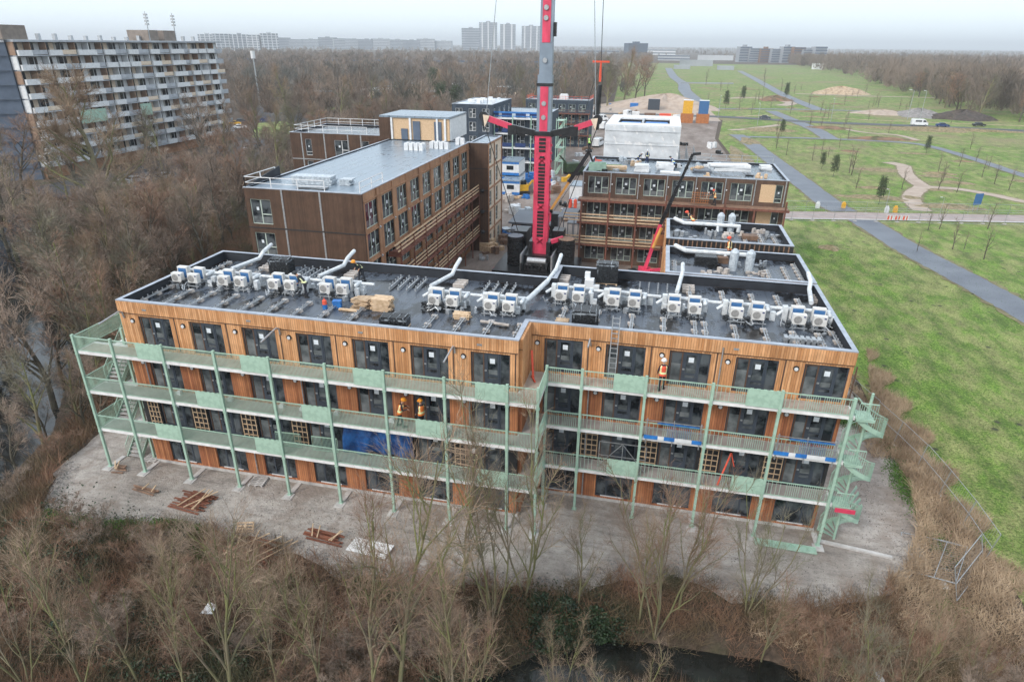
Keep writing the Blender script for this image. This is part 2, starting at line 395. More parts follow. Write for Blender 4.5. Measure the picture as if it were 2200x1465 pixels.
def copy_tree(root, loc, rz=None, label=None, group=None, scale=None):
    def rec(o, par):
        c = o.copy(); COL.objects.link(c)
        if par: c.parent = par
        for k in list(o.children): rec(k, c)
        return c
    r = rec(root, None); r.location = loc
    if rz is not None: r.rotation_euler = (0, 0, rz)
    if scale is not None: r.scale = scale if hasattr(scale, '__len__') else (scale,) * 3
    if label: r['label'] = label
    if group: r['group'] = group
    return r
def ordinal(i): return ['first', 'second', 'third', 'fourth', 'fifth', 'sixth', 'seventh', 'eighth', 'ninth', 'tenth', 'eleventh', 'twelfth'][i]

# ------------------------------------------------------------------ terrain
PAD = [(-14.2, 2.6), (-13.6, -1.9), (-12.0, -4.6), (-10.0, -6.7), (-7.4, -6.5), (-4.1, -5.3), (0.0, -4.8), (3.1, -5.2), (5.7, -5.5), (9.5, -6.2), (13.3, -5.9), (17.1, -5.1), (21.0, -4.9), (24.1, -2.8), (27.2, -2.4), (29.9, -2.9), (33.3, -2.8), (37.0, -1.7), (39.5, 0.4), (41.6, 4.7), (42.4, 8.7), (42.3, 13.7), (41.7, 17.6), (41.5, 30), (42.5, 50), (43, 80), (43, 135), (41, 190), (46, 245), (-5, 252), (-12, 170), (-34, 150), (-33, 60), (-20, 40), (-15.5, 15)]
def seg_dist(X, Y, pts, closed=True):
    D = np.full(X.shape, 1e9)
    n = len(pts)
    for i in range(n if closed else n - 1):
        (x0, y0), (x1, y1) = pts[i], pts[(i + 1) % n]
        dx, dy = x1 - x0, y1 - y0; L = dx * dx + dy * dy
        t = np.clip(((X - x0) * dx + (Y - y0) * dy) / L, 0, 1)
        D = np.minimum(D, np.hypot(X - x0 - t * dx, Y - y0 - t * dy))
    return D
def inside(X, Y, pts):
    r = np.zeros(X.shape, bool); n = len(pts)
    for i in range(n):
        (x0, y0), (x1, y1) = pts[i], pts[(i + 1) % n]
        if y0 == y1: continue
        c = ((y0 > Y) != (y1 > Y)) & (X < (x1 - x0) * (Y - y0) / (y1 - y0) + x0)
        r ^= c
    return r
def sm(t): t = np.clip(t, 0, 1); return t * t * (3 - 2 * t)
CANAL = [(-90, 66), (-56, 31), (-36, 17), (-24, 2), (-19, -12), (-14, -34)]
DITCH = [(10, -20), (17, -13), (21.5, -9.2), (24, -7.9), (28, -7.6), (32, -7.3), (36, -9.3), (44, -13), (50, -22)]
def height(X, Y):
    X = np.asarray(X, float); Y = np.asarray(Y, float)
    d = seg_dist(X, Y, PAD); d = np.where(inside(X, Y, PAD), 0, d)
    h = -1.25 * sm(d / 3.6)
    h = h * (1 - sm((-X - 52) / 16)) * (1 - sm((Y - 70) / 30))
    right = sm((X - 42.2 + np.minimum(0, Y + 3) * .4) / 1.6)
    h = h * (1 - right) + right * 0.0
    wig = .18 * np.sin(X * .9 + np.sin(Y * .7) * 1.3) * np.sin(Y * .8 + 1.1) + .1 * np.sin(X * 2.3 + 1) * np.sin(Y * 2.0)
    wig = wig * (1 - sm((Y - 80) / 15)) * (1 - sm((-X - 58) / 12)) * (1 - sm((-Y - 40) / 20))
    h = h + wig * sm(d / 4) * (1 - right)
    c = seg_dist(X, Y, CANAL, False); h = np.where(c < 6, np.minimum(h, -2.9 + 2.9 * sm((c - 1.8) / 3.6)), h)
    c = seg_dist(X, Y, DITCH, False); h = np.where(c < 4.2, np.minimum(h, -2.9 + 2.9 * sm((c - .7) / 2.0)), h)
    return h
def axis(lo, hi, step, far):
    a = list(np.arange(lo, hi + step, step)); s = step; x = a[-1]
    while x < far: s *= 1.35; x += s; a.append(x)
    s = step; x = a[0]; pre = []
    while x > -far: s *= 1.35; x -= s; pre.append(x)
    return np.array(pre[::-1] + a)
gx = axis(-75, 62, .8, 14000); gy = axis(-32, 95, .8, 14000)
GX, GY = np.meshgrid(gx, gy); GZ = height(GX, GY)
def grid_mesh(name, X, Y, Z, mat):
    ny, nx = X.shape; co = np.stack([X, Y, Z], -1).reshape(-1, 3)
    i = np.arange(nx - 1)[None, :] + np.arange(ny - 1)[:, None] * nx
    fs = np.stack([i, i + 1, i + 1 + nx, i + nx], -1).reshape(-1, 4)
    return raw_mesh(name, co, fs, mat)
def raw_mesh(name, co, fs, mat):
    me = bpy.data.meshes.new(name); k = fs.shape[1]
    me.vertices.add(len(co)); me.vertices.foreach_set('co', np.asarray(co, np.float32).ravel())
    me.loops.add(fs.size); me.loops.foreach_set('vertex_index', fs.astype(np.int32).ravel())
    me.polygons.add(len(fs)); me.polygons.foreach_set('loop_start', np.arange(0, fs.size, k, dtype=np.int32))
    me.polygons.foreach_set('loop_total', np.full(len(fs), k, np.int32))
    me.materials.append(M[mat] if isinstance(mat, str) else mat)
    me.update(calc_edges=True); me.validate(); return me
tag(link('ground', grid_mesh('ground', GX, GY, GZ, 'ground')), kind='structure')
# sand pad in front of the buildings: rings round a centre line so its ragged edge follows the slope
def edge_noise(a): return .5 * math.sin(a * 17) + .35 * math.sin(a * 41 + 2) + .2 * math.sin(a * 83)
outl = [p for p in PAD[:23]] + [(41.5, 30), (20, 34), (-10, 30), (-15.5, 15)]
fine = []
for i in range(len(outl)):
    (x0, y0), (x1, y1) = outl[i], outl[(i + 1) % len(outl)]
    n = max(1, int(math.hypot(x1 - x0, y1 - y0) / .5))
    for k in range(n): fine.append((x0 + (x1 - x0) * k / n, y0 + (y1 - y0) * k / n))
fine = np.array(fine); nf = len(fine)
cen = np.array([np.clip(fine[:, 0] * .8 + 3, -6, 36), np.full(nf, 10.0)]).T
rings = []
for q in list(np.linspace(0, .8, 5)) + list(np.linspace(.84, 1.0, 9)):
    rings.append(cen + (fine - cen) * q)
ex = np.array([edge_noise(i / nf * 6.283) for i in range(nf)])
dirs = (fine - cen) / np.linalg.norm(fine - cen, axis=1)[:, None]
for q in (.2, .5, .85): rings.append(fine + dirs * (q * (1.0 + .55 * ex))[:, None])
co = np.concatenate(rings); Zs = height(co[:, 0], co[:, 1]) + .035
nr = len(rings); ii = np.arange(nf)
fs = np.concatenate([np.stack([r * nf + ii, r * nf + (ii + 1) % nf, (r + 1) * nf + (ii + 1) % nf, (r + 1) * nf + ii], -1) for r in range(nr - 1)])
tag(link('sand_ground', raw_mesh('sand_ground', np.column_stack([co, Zs]), fs, 'sand')), kind='structure')
def sheet(name, pts, z, mat, th=0):
    mb = MB(); mb.add([(x, y, z) for x, y in pts], [tuple(range(len(pts)))])
    return tag(mb.obj(name, mat), kind='structure')
sheet('construction_yard', [(-19, 26), (-16, 22), (-10, 17.5), (41, 17.5), (42, 60), (42.5, 135), (40.5, 190), (45, 244), (-4, 250), (-11, 168), (-32, 148), (-31, 60)], .05, 'yard')
sheet('grass_field', [(45.2, -1), (45.2, 3), (44.5, 7), (44.7, 10), (43.6, 13), (42.9, 18.3), (43.1, 24), (42.4, 33), (42.7, 46), (42.5, 61), (43.0, 81), (43.6, 135), (41.6, 190), (47, 250), (10, 300), (-2, 330), (-10, 470), (-30, 700), (-60, 1150), (420, 1150), (330, 700), (260, 420), (190, 290), (260, 190), (420, 120), (420, -60), (60, -60), (49, -16)], .03, 'grass')
def strip(name, pts, wd, z, mat, verge=True, jag=.12):
    P = [Vector((x, y, 0)) for x, y in pts]
    Q = []; rr = random.Random(int(wd * 100 + len(pts) + pts[0][0]))
    for i in range(len(P) - 1):
        p0 = P[max(i - 1, 0)]; p1 = P[i]; p2 = P[i + 1]; p3 = P[min(i + 2, len(P) - 1)]
        for k in range(16):
            t = k / 16; Q.append(.5 * ((2 * p1) + (p2 - p0) * t + (2 * p0 - 5 * p1 + 4 * p2 - p3) * t * t + (3 * p1 - p0 - 3 * p2 + p3) * t ** 3))
    Q.append(P[-1])
    def lay(nm, w_, zz, m_, jj):
        mb = MB(); L = []
        for i, q in enumerate(Q):
            d = (Q[min(i + 1, len(Q) - 1)] - Q[max(i - 1, 0)]).normalized(); nn = Vector((-d.y, d.x, 0))
            L += [tuple(q + nn * (w_ / 2 + rr.uniform(-jj, jj)) + Vector((0, 0, zz))), tuple(q - nn * (w_ / 2 + rr.uniform(-jj, jj)) + Vector((0, 0, zz)))]
        mb.add(L, [(2 * i, 2 * i + 1, 2 * i + 3, 2 * i + 2) for i in range(len(Q) - 1)])
        return tag(mb.obj(nm, m_), kind='structure')
    if verge and wd > 2: lay('path_verge', wd + .9, z - .012, 'verge', .4)
    return lay(name, wd, z, mat, jag)
M['verge'] = pm('worn_grassy_verge', (0.20, 0.19, 0.09), (0.13, 0.10, 0.06), 1.1, .95, world=True)
Z = iter([.06 + .004 * i for i in range(60)])
strip('sandy_path', [(81.0, 155.5), (83.3, 151.1), (82.3, 146), (80.3, 137.2), (79.3, 127), (78.9, 122.4), (75.5, 116), (73.2, 110.4), (71.9, 105.0), (71.2, 97.8)], 3.2, next(Z), 'sand_path')
strip('sandy_path', [(79.2, 122.4), (85.4, 121.6), (89.9, 117.1), (93.3, 111.5), (98.7, 106.5), (112, 98)], 2.6, next(Z), 'sand_path')
strip('sandy_path', [(46.9, 216.1), (53.1, 220.8), (66.9, 238.7)], 3, next(Z), 'sand_path')
strip('sandy_path', [(85.8, 238.3), (91.7, 222.8), (101.0, 217.8), (103.4, 205.3)], 2.2, next(Z), 'sand_path')
strip('sandy_path', [(102.7, 427.9), (141.5, 421.1), (179.2, 419.1)], 5, next(Z), 'sand_path')
strip('sandy_path', [(57, 372), (75, 380), (88, 352), (80, 330)], 6, next(Z), 'sand_path')
strip('sandy_path', [(50, 262), (70, 275), (110, 268), (170, 262)], 2, next(Z), 'reed')
strip('asphalt_path', [(71, 20), (68.5, 30), (65.6, 46.4), (63.7, 57.1), (61.2, 68.9), (58.9, 85.9), (58.3, 89.5)], 4.6, next(Z), 'asphalt')
strip('asphalt_path', [(57.2, 93.5), (56.3, 97), (55.7, 103.1), (54.0, 130.5), (51.7, 162.5), (49.7, 191.6), (48.0, 203)], 4.8, next(Z), 'asphalt')
strip('asphalt_path', [(49.5, 198.0), (71.2, 200.3), (88, 199.6), (97.8, 197.1), (102.6, 190.1), (105.6, 165.5), (107.0, 141.9), (111.7, 113.4)], 3.0, next(Z), 'asphalt')
strip('asphalt_path', [(76.6, 200), (76.8, 228.1), (74.4, 256.2), (71.2, 298)], 5, next(Z), 'asphalt')
strip('asphalt_path', [(94.6, 308.3), (93.5, 411.8), (99.9, 610.9), (105.9, 834.2)], 6, next(Z), 'asphalt')
strip('asphalt_path', [(41.4, 324.6), (36.0, 430), (36, 520), (29.3, 645.5), (23.7, 895.1)], 8, next(Z), 'asphalt')
strip('access_road', [(39.5, 86.6), (46.6, 88.2), (86.1, 95.7), (180, 112)], 4.8, next(Z), 'pink_road')
strip('verge_strip', [(39.5, 83.9), (46.6, 85.5), (86.1, 93.0), (180, 109)], .7, next(Z), 'concrete')
strip('main_road', [(-40, 258), (-0.4, 261.4), (42.5, 263.0), (63.2, 258.1), (83.5, 252.4), (111.5, 250.5), (150.3, 244.7), (230, 233)], 7, next(Z), 'asphalt_dark')
strip('cycle_path', [(13.8, 296.3), (41.3, 300.4), (95.1, 310.9), (150, 306)], 4, next(Z), 'asphalt')
sheet('sandy_yard', [(-6, 248), (46, 244), (44, 300), (26, 340), (4, 345), (-10, 300)], .045, 'sand_path')
sheet('parking_street', [(-96, 70), (-74, 66), (-72, 100), (-80, 145), (-100, 200), (-140, 260), (-160, 250), (-118, 190), (-97, 150)], .04, 'asphalt_dark')
sheet('lawn', [(-73, 60), (-66, 62), (-64, 75), (-72, 90)], .045, 'grass')
sheet('lawn', [(-98, 152), (-84, 150), (-95, 176), (-112, 196), (-118, 186)], .06, 'grass')
sheet('lawn', [(-136, 226), (-112, 222), (-118, 250), (-140, 262)], .065, 'grass')
sheet('canal_water', [(-110, 60), (-60, 15), (-30, -34), (-8, -34), (-12, 0), (-30, 26), (-60, 52), (-85, 80)], -1.95, 'water')
sheet('ditch_water', [(6, -26), (12, -12), (20, -6), (26, -4.6), (34, -4.4), (40, -6), (47, -10), (54, -26)], -1.8, 'water')

# ------------------------------------------------------------------ window units (shared meshes)
def unit_parts(w, h, style):
    """returns list of (partname, mesh, [(subname, mesh)]) for a unit facing -Y, origin at lower left outside corner of the opening"""
    out = []
    f = MB(); t = .07
    mat = {'dark': 'frame', 'mint': 'frame_mint', 'white': 'white'}[style[0]]
    f.box(0, w, 0, .09, h - t, h); f.box(0, w, 0, .09, 0, t); f.box(0, t, 0, .09, t, h - t); f.box(w - t, w, 0, .09, t, h - t)
    subs = []
    if style[1] == 'door':          # glazed leaf, notice door, sidelight
        a, b = w * .36, w * .74
        f.box(a - .05, a + .05, .01, .09, t, h - t); f.box(b - .04, b + .04, .01, .09, t, h - t)
        d = MB(); d.box(a + .05, a + .15, -.01, .06, t, h - t); d.box(b - .14, b - .04, -.01, .06, t, h - t)
        d.box(a + .15, b - .14, -.01, .06, h - t - .14, h - t); d.box(a + .15, b - .14, -.01, .06, t, t + .42); d.box(a + .15, b - .14, -.01, .06, t + .62, t + .7)
        br = MB(); br.box(t, t + .07, 0, .07, t, h - t); br.box(a - .12, a - .05, 0, .07, t, h - t); br.box(t + .07, a - .12, 0, .07, h - t - .07, h - t)
        ho = MB(); ho.box(a - .02, a + .1, -.05, -.02, h * .46, h * .5)
        nb = MB(); nb.box((a + b) / 2 - .16, (a + b) / 2 + .13, .015, .022, h * .68, h * .82)
        subs = [('door', d.mesh('door', mat)), ('side_frame', br.mesh('side_frame', 'frame_brown')), ('handle', ho.mesh('handle', 'silver')), ('notice', nb.mesh('notice', 'paper'))]
    elif style[1] == 'low':         # ground floor: two leaves and white threshold
        f.box(w * .3 - .05, w * .3 + .05, .01, .09, t, h - t); f.box(w * .72 - .05, w * .72 + .05, .01, .09, t, h - t)
        nb = MB(); nb.box(w * .15, w * .8, -.06, -.005, .02, .07); subs = [('threshold', nb.mesh('threshold', 'white'))]
    elif style[1] == 'triple':
        f.box(w * .33 - .05, w * .33 + .05, .01, .09, t, h - t); f.box(w * .66 - .05, w * .66 + .05, .01, .09, t, h - t)
        f.box(w * .66 + .05, w - t, .01, .09, h * .32, h * .32 + .09)
        nb = MB(); nb.box(w * .44, w * .55, .015, .022, h * .55, h * .68); nb.box(w * .36, w * .42, .015, .022, h * .34, h * .42)
        subs = [('notice', nb.mesh('notice', 'paper'))]
    elif style[1] == 'double':
        f.box(w * .5 - .05, w * .5 + .05, .01, .09, t, h - t); f.box(w * .5 + .05, w - t, .01, .09, h * .38, h * .38 + .09)
        nb = MB(); nb.box(w * .26, w * .38, .015, .022, h * .55, h * .68); subs = [('notice', nb.mesh('notice', 'paper'))]
    elif style[1] == 'slim':
        f.box(t, w - t, .01, .09, h * .2, h * .2 + .06)
        nb = MB(); nb.box(w * .4, w * .6, .015, .022, h * .5, h * .6); subs = [('notice', nb.mesh('notice', 'paper'))]
    g = MB(); g.box(t - .01, w - t + .01, .035, .05, t - .01, h - t + .01)
    subs.append(('pane', g.mesh('pane', 'glass')))
    if style[1] == 'door':
        g = MB(); g.box(t + .08, w * .36 - .13, .028, .034, t + .02, h * .62); subs.append(('lower_reflection_pane', g.mesh('lower_reflection_pane', 'glass_pale')))  # pale overlay in front of the pane, a painted reflection
        g = MB(); g.box(w * .36 + .17, w * .74 - .16, .028, .034, h * .36, h * .5); subs.append(('door_reflection_pane', g.mesh('door_reflection_pane', 'glass_pale')))
    if style[1] in ('triple', 'double'):
        g = MB(); g.box(t + .04, w - t - .04, .028, .034, t + .03, h * .3); subs.append(('lower_reflection_pane', g.mesh('lower_reflection_pane', 'glass_pale')))  # painted reflection laid over the lower part of the glass
    return f.mesh('window_frame', mat), subs
UC = {}
def put_unit(parent, pos, rz, w, h, style, cnt=[0]):
    k = (round(w, 2), round(h, 2), style)
    if k not in UC: UC[k] = unit_parts(w, h, style)
    fm, subs = UC[k]
    o = link('window', fm, parent, pos, rz)
    for n, me in subs: link(n, me, o)
    return o
def facade(mb, p0, ang, L, z0, z1, ops, th=.22, mi=0, thick_in=True):
    """wall from p0 along direction ang (outside is to the right-hand side -normal), with rectangular openings (u0,u1,za,zb) not overlapping"""
    c, s = math.cos(ang), math.sin(ang)
    def bx(u0, u1, za, zb):
        if u1 - u0 < 1e-3 or zb - za < 1e-3: return
        vs = []
        for z in (za, zb):
            for (u, v) in ((u0, 0), (u1, 0), (u1, th), (u0, th)):
                vs.append((p0[0] + u * c - v * s, p0[1] + u * s + v * c, z))
        mb.add(vs, [(0, 3, 2, 1), (4, 5, 6, 7), (0, 1, 5, 4), (1, 2, 6, 5), (2, 3, 7, 6), (3, 0, 4, 7)], mi)
    rows = {}
    for o in ops: rows.setdefault((o[2], o[3]), []).append(o)
    z = z0
    for (za, zb) in sorted(rows):
        bx(0, L, z, za); u = 0
        for o in sorted(rows[(za, zb)]): bx(u, o[0], za, zb); u = o[1]
        bx(u, L, za, zb); z = zb
    bx(0, L, z, z1)

H = 12.06; ZR = 11.4
DK = [0, 3.12, 5.98, 8.85]                      # gallery deck tops
BW, DW = 3.6, 2.27
XL, XS, XR_, S_, D_ = -8.1, 17.54, 35.36, 2.79, 10.85
# ------------------------------------------------------------------ building A (front)
A = thing('apartment_building', 'long four storey orange timber apartment block with green galleries in the foreground', 'building', (XL, 0, 0))
A.location = (0, 0, 0)
mbw = MB(); mbr = MB(); mbm = MB()
opsL = []; opsR = []
zt = [2.42, 5.36, 8.2, 11.08]; zb = [.3, 3.16, 6.02, 8.9]
def bays(seg): return [(-6.8 + BW * k) for k in range(7)] if seg == 0 else [18.52 + BW * k for k in range(5)]
for fl in range(4):
    for x in bays(0): opsL.append((x - XL, x - XL + DW, zb[fl], zt[fl]))
    for x in bays(1): opsR.append((x - XS, x - XS + DW, zb[fl], zt[fl]))
def split(ops, lo, hi): return [o for o in ops if lo <= o[2] < hi]
for seg, (p0, L, ops) in enumerate((((XL, 0), XS - XL, opsL), ((XS, S_), XR_ - XS, opsR))):
    facade(mbr, p0, 0, L, .22, 2.85, split(ops, 0, 2), .22, 0)
    facade(mbm, p0, 0, L, 2.85, 5.7, split(ops, 2, 5), .22, 0)
    facade(mbr, p0, 0, L, 5.7, 8.6, split(ops, 5, 8), .22, 0)
    facade(mbw, p0, 0, L, 8.6, 11.25, split(ops, 8, 12), .22, 0)
    (x0, y0) = p0
    mbw.box(x0 - .02, x0 + L + (.02 if seg else 0), y0 - .05, y0 + .2, 11.25, H - .06)
# return wall at the step, side and rear walls
mbw.box(XS, XS + .2, .22, S_ - .052, 8.6, H - .06); mbr.box(XS, XS + .2, .22, S_, .22, 8.6)
mbw.box(XL, XL + .2, .22, D_, 8.6, H - .06); mbr.box(XL, XL + .2, .22, D_, .22, 8.6)
mbw.box(XR_ - .2, XR_, S_ + .22, D_ + S_, 8.6, H - .06); mbr.box(XR_ - .2, XR_, S_ + .22, D_ + S_, .22, 8.6)
mbw.box(XL + .2, XS + .2, D_ - .2, D_, 8.6, H - .06); mbr.box(XL + .2, XS, D_ - .2, D_, .22, 8.6)
mbw.box(XS + .2, XR_ - .2, D_ + S_ - .2, D_ + S_, 8.6, H - .06); mbr.box(XS, XR_ - .2, D_ + S_ - .2, D_ + S_, .22, 8.6)
mbr.box(XS, XS + .2, D_, D_ + S_ - .2, .22, 8.6); mbw.box(XS + .202, XS + .4, D_ + .0, D_ + S_ - .2, 8.6, H - .06)
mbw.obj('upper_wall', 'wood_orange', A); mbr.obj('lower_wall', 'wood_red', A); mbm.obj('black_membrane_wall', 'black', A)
b = MB(); b.box(XL + .3, XS - .1, .3, D_ - .3, .22, 11.2); b.box(XS - .1, XS + .4, S_ + .3, D_ - .3, .22, 11.2); b.box(XS + .4, XR_ - .3, S_ + .3, D_ + S_ - .3, .22, 11.2); b.obj('core', 'black', A)
b = MB(); b.box(XL - .05, XS + .1, -.06, D_, 0, .22); b.box(XS + .1, XR_ + .05, S_ - .06, D_ + S_, 0, .22); b.obj('plinth', 'concrete', A)
b = MB(); b.add([(XL + .2, .15, ZR), (XS + .2, .15, ZR), (XS + .2, S_ + .15, ZR), (XR_ - .2, S_ + .15, ZR), (XR_ - .2, D_ + S_ - .2, ZR), (XS + .2, D_ + S_ - .2, ZR), (XS + .2, D_ - .2, ZR), (XL + .2, D_ - .2, ZR)], [tuple(range(8))])
b.obj('roof', 'roof', A)
# inside face of the parapet, and trim
def rim(parent, pts, z0, z1, wi, trimw=.26):
    up = MB(); tr = MB(); n = len(pts)
    P = [Vector((x, y)) for x, y in pts]
    def off(d):
        o = []
        for i in range(n):
            a = (P[i] - P[i - 1]).normalized(); c = (P[(i + 1) % n] - P[i]).normalized()
            na = Vector((-a.y, a.x)); nc = Vector((-c.y, c.x)); o.append(P[i] + (na + nc) * d / (1 + na.dot(nc)))
        return o
    I1, O1, I2 = off(wi), off(-.03), off(wi + .045)
    for i in range(n):
        j = (i + 1) % n
        up.add([(I1[i].x, I1[i].y, z0), (I1[j].x, I1[j].y, z0), (I1[j].x, I1[j].y, z1), (I1[i].x, I1[i].y, z1), (I2[i].x, I2[i].y, z0 + .02), (I2[j].x, I2[j].y, z0 + .02), (I2[j].x, I2[j].y, z1), (I2[i].x, I2[i].y, z1)], [(5, 4, 7, 6)])
        q = [(O1[i].x, O1[i].y), (O1[j].x, O1[j].y), (I2[j].x, I2[j].y), (I2[i].x, I2[i].y)]
        tr.add([(x, y, z1 - .055) for x, y in q] + [(x, y, z1 + .01) for x, y in q], [(4, 5, 6, 7), (0, 1, 5, 4), (2, 3, 7, 6), (3, 2, 1, 0)])
    up.obj('parapet_lining', 'membrane', parent); tr.obj('roof_trim', 'trim', parent)
rim(A, [(XL, 0), (XS, 0), (XS, S_), (XR_, S_), (XR_, D_ + S_), (XS + .2, D_ + S_), (XS + .2, D_), (XL, D_)], ZR, H, .2)
open_doors = {(0, 2, 0), (0, 2, 5), (0, 2, 6)}
for seg in (0, 1):
    y = 0 if seg == 0 else S_
    for fl in range(4):
        for k, x in enumerate(bays(seg)):
            put_unit(A, (x, y + .1, zb[fl]), 0, DW, zt[fl] - zb[fl], ('dark', 'low' if fl == 0 else 'door'))
            if fl in (2, 3):
                l = MB(); l.tube((x - .42, y - .0, zt[fl] - .34), (x - .42, y - .07, zt[fl] - .34), .16, .15, 12); lo_ = l.obj('wall_lamp', 'black_metal', A)
                l = MB(); l.tube((x - .42, y - .07, zt[fl] - .36), (x - .42, y - .1, zt[fl] - .36), .11, .1, 12); l.obj('lamp_shade', 'white', lo_)
# horizontal joint, batten joints and air vents on the top storey
b = MB()
for seg in (0, 1):
    y = 0 if seg == 0 else S_; x0, x1 = ((XL, XS), (XS + .2, XR_))[seg]
    b.box(x0, x1, y - .06, y - .051, 11.2, 11.245)
    for k, x in enumerate(bays(seg)):
        b.box(x + DW + .28, x + DW + .36, y - .012, y - .001, 8.9, 11.19)
b.obj('cladding_joint', 'frame_brown', A)
for seg, xs in ((0, [-6.3, .9, 8.1, 15.2]), (1, [29.1])):
    for x in xs:
        b = MB(); b.box(x, x + .28, (0, S_)[seg] - .075, (0, S_)[seg] - .051, 11.5, 11.62); b.obj('air_vent', 'silver', A)
# lattice of battens on the uncovered second storey
for seg in (0, 1):
    y = (0, S_)[seg]
    for k, x in enumerate(bays(seg)):
        b = MB(); xa = x - 1.18 if k else x - .95
        if seg == 0 and k in (4, 5): continue
        for j in range(6): b.box(xa + .06, x - .06, y - .055, y - .002, 3.35 + .38 * j, 3.4 + .38 * j)
        for j in range(4): xx = xa + .08 + j * (x - xa - .2) / 3; b.box(xx, xx + .05, y - .08, y - .056, 3.2, 5.5)
        b.obj('batten_lattice', 'timber', A)
# ground floor piers left without battens keep cladding; galleries
ga = MB()
for z in DK[1:]:
    ga.poly([(-10.74, -1.31), (18.93, -1.31), (18.93, 1.48), (35.6, 1.48), (35.6, S_ - .1), (XS + .25, S_ - .1), (XS + .25, -.1), (XL - .06, -.1), (XL - .06, .15), (-10.74, .15)], z - .2, z - .01)
for i, z in enumerate(DK[1:]):
    g = MB(); g.poly([(-10.74, -1.31), (18.93, -1.31), (18.93, 1.48), (35.6, 1.48), (35.6, S_ - .09), (XS + .05, S_ - .09), (XS + .05, -.09), (XL - .06, -.09), (XL - .06, .15), (-10.74, .15)], z - .2, z)
    g.obj('gallery_slab', 'concrete_edge', A)
    g = MB(); g.add([(x, yy, z + .008) for x, yy in [(-10.6, -1.2), (18.85, -1.2), (18.85, 1.56), (35.5, 1.56), (35.5, S_ - .12), (XS + .1, S_ - .12), (XS + .1, -.12), (-10.6, -.12)]], [tuple(range(8))])
    g.obj('gallery_floor', 'wood_deck' if i == 2 else 'gallery_floor', A)
PX_L = [-10.74] + [-7.98 + BW * k for k in range(8)] ; PX_R = [20.98 + BW * k for k in range(5)]
posts = [(x, -1.31 - .02) for x in PX_L[:-1]] + [(PX_L[-1] , -1.33), (18.93, -1.31)] + [(18.93, 1.46)] + [(x, 1.46) for x in PX_R]
pst = MB(); pst.box(-.075, .075, -.075, .075, .12, 9.98); pst.box(-.14, .14, -.14, .14, .09, .12)
for z in DK[1:]: pst.box(-.11, .11, -.09, .16, z - .24, z - .202)
pm_ = pst.mesh('post', 'green')
for x, y in posts: link('post', pm_, A, (x, y, 0))
for x, y in [(-10.7, 2.6), (-9.2, 2.6), (-8.5, .2)]: link('post', pm_, A, (x, y, 0))
for x, y in posts[:11] + posts[13:]:
    f = MB(); yy = (0 if y < 0 else S_)
    f.box(x - .16, x + .16, y - .45, yy - .1, -.02, .1, rz=0); f.box(x - .3, x + .3, y - .5, y + .12, -.01, .075)
    f.obj('footing', 'concrete', A)
RC = {}
def rail_mesh(L, dense):
    k = (round(L, 2), dense)
    if k in RC: return RC[k]
    b = MB(); b.box(0, L, -.025, .025, .98, 1.03); b.box(0, L, -.02, .02, .04, .08)
    n = max(2, int(L / (.085 if dense else .11)))
    rr = random.Random(int(L * 100) + dense)
    for i in range(n + 1):
        x = L * i / n
        if not dense and rr.random() < .18: continue
        b.box(x - .011, x + .011, -.011, .011, .08, .98)
    RC[k] = b.mesh('railing', 'green'); return RC[k]
PANEL = MB(); PANEL.box(0, 1.72, -.075, -.03, .02, 1.06)
for i in range(5): PANEL.box(.12 + .34 * i, .3 + .34 * i, -.03, .01, 1.03, 1.08)
PM = PANEL.mesh('railing_panel', 'green_dull')
RF = {3: (1, 3, 5, 7), 2: (2, 4, 6), 1: (1, 3, 7)}; RG = {3: (1, 3), 2: (), 1: (1, 3)}
for fl in (1, 2, 3):
    z = DK[fl]
    xs = PX_L[1:] ; 
    segs = [(-10.74, xs[0], -1.3)] + [(xs[i], xs[i + 1], -1.3) for i in range(7)] + [(xs[7] if xs[7] < 18.9 else 17.2, 18.93, -1.3)]
    for x0, x1, y in segs:
        if x1 - x0 > .2: link('railing', rail_mesh(x1 - x0, 1), A, (x0, y, z))
    for i in RF[fl]: link('railing_panel', PM, A, (xs[i] - 1.8, -1.33, z))
    xr = [18.93] + PX_R
    for i in range(len(xr) - 1): link('railing', rail_mesh(xr[i + 1] - xr[i], 0), A, (xr[i], 1.48, z))
    for i in RG[fl]: link('railing_panel', PM, A, (PX_R[i] - 1.8, 1.45, z))
    link('railing', rail_mesh(2.78, 1), A, (18.93, -1.3, z), R(90))
    link('railing', rail_mesh(3.9, 1), A, (-10.74, -1.3, z), R(90))
    link('railing', rail_mesh(1.6, 1), A, (-10.74, 2.6, z), 0)
    # dog-leg stair at the left end
    s = MB(); z0 = DK[fl - 1]; n = 15
    for i in range(n):
        yy = -.1 + i * .19; zz = z0 + (z - z0) * (i + 1) / n
        s.box(-10.35, -9.35, yy, yy + .24, zz - .05, zz)
    st = s.obj('staircase', 'concrete', A)
    s = MB()
    for x in (-10.4, -9.31):
        s.bar((x, -.1, z0 + .1), (x, 2.75, z - .05), .05, .24)
        s.bar((x, -.1, z0 + 1.05), (x, 2.75, z + .95), .04, .04)
        for i in range(26):
            q = i / 25; yy = -.1 + 2.85 * q; zz = z0 + .1 + (z - z0 - .1) * q; s.box(x - .01, x + .01, yy - .01, yy + .01, zz, zz + .9)
    s.obj('stair_railing', 'green', st)
    s = MB(); s.box(-10.74, -8.3, 2.76, 3.7, z - .12, z); s.box(-9.25, -8.3, .16, 2.755, z - .12, z); s.obj('stair_landing', 'concrete_edge', A)
    link('railing', rail_mesh(2.4, 1), A, (-10.7, 3.68, z), 0)
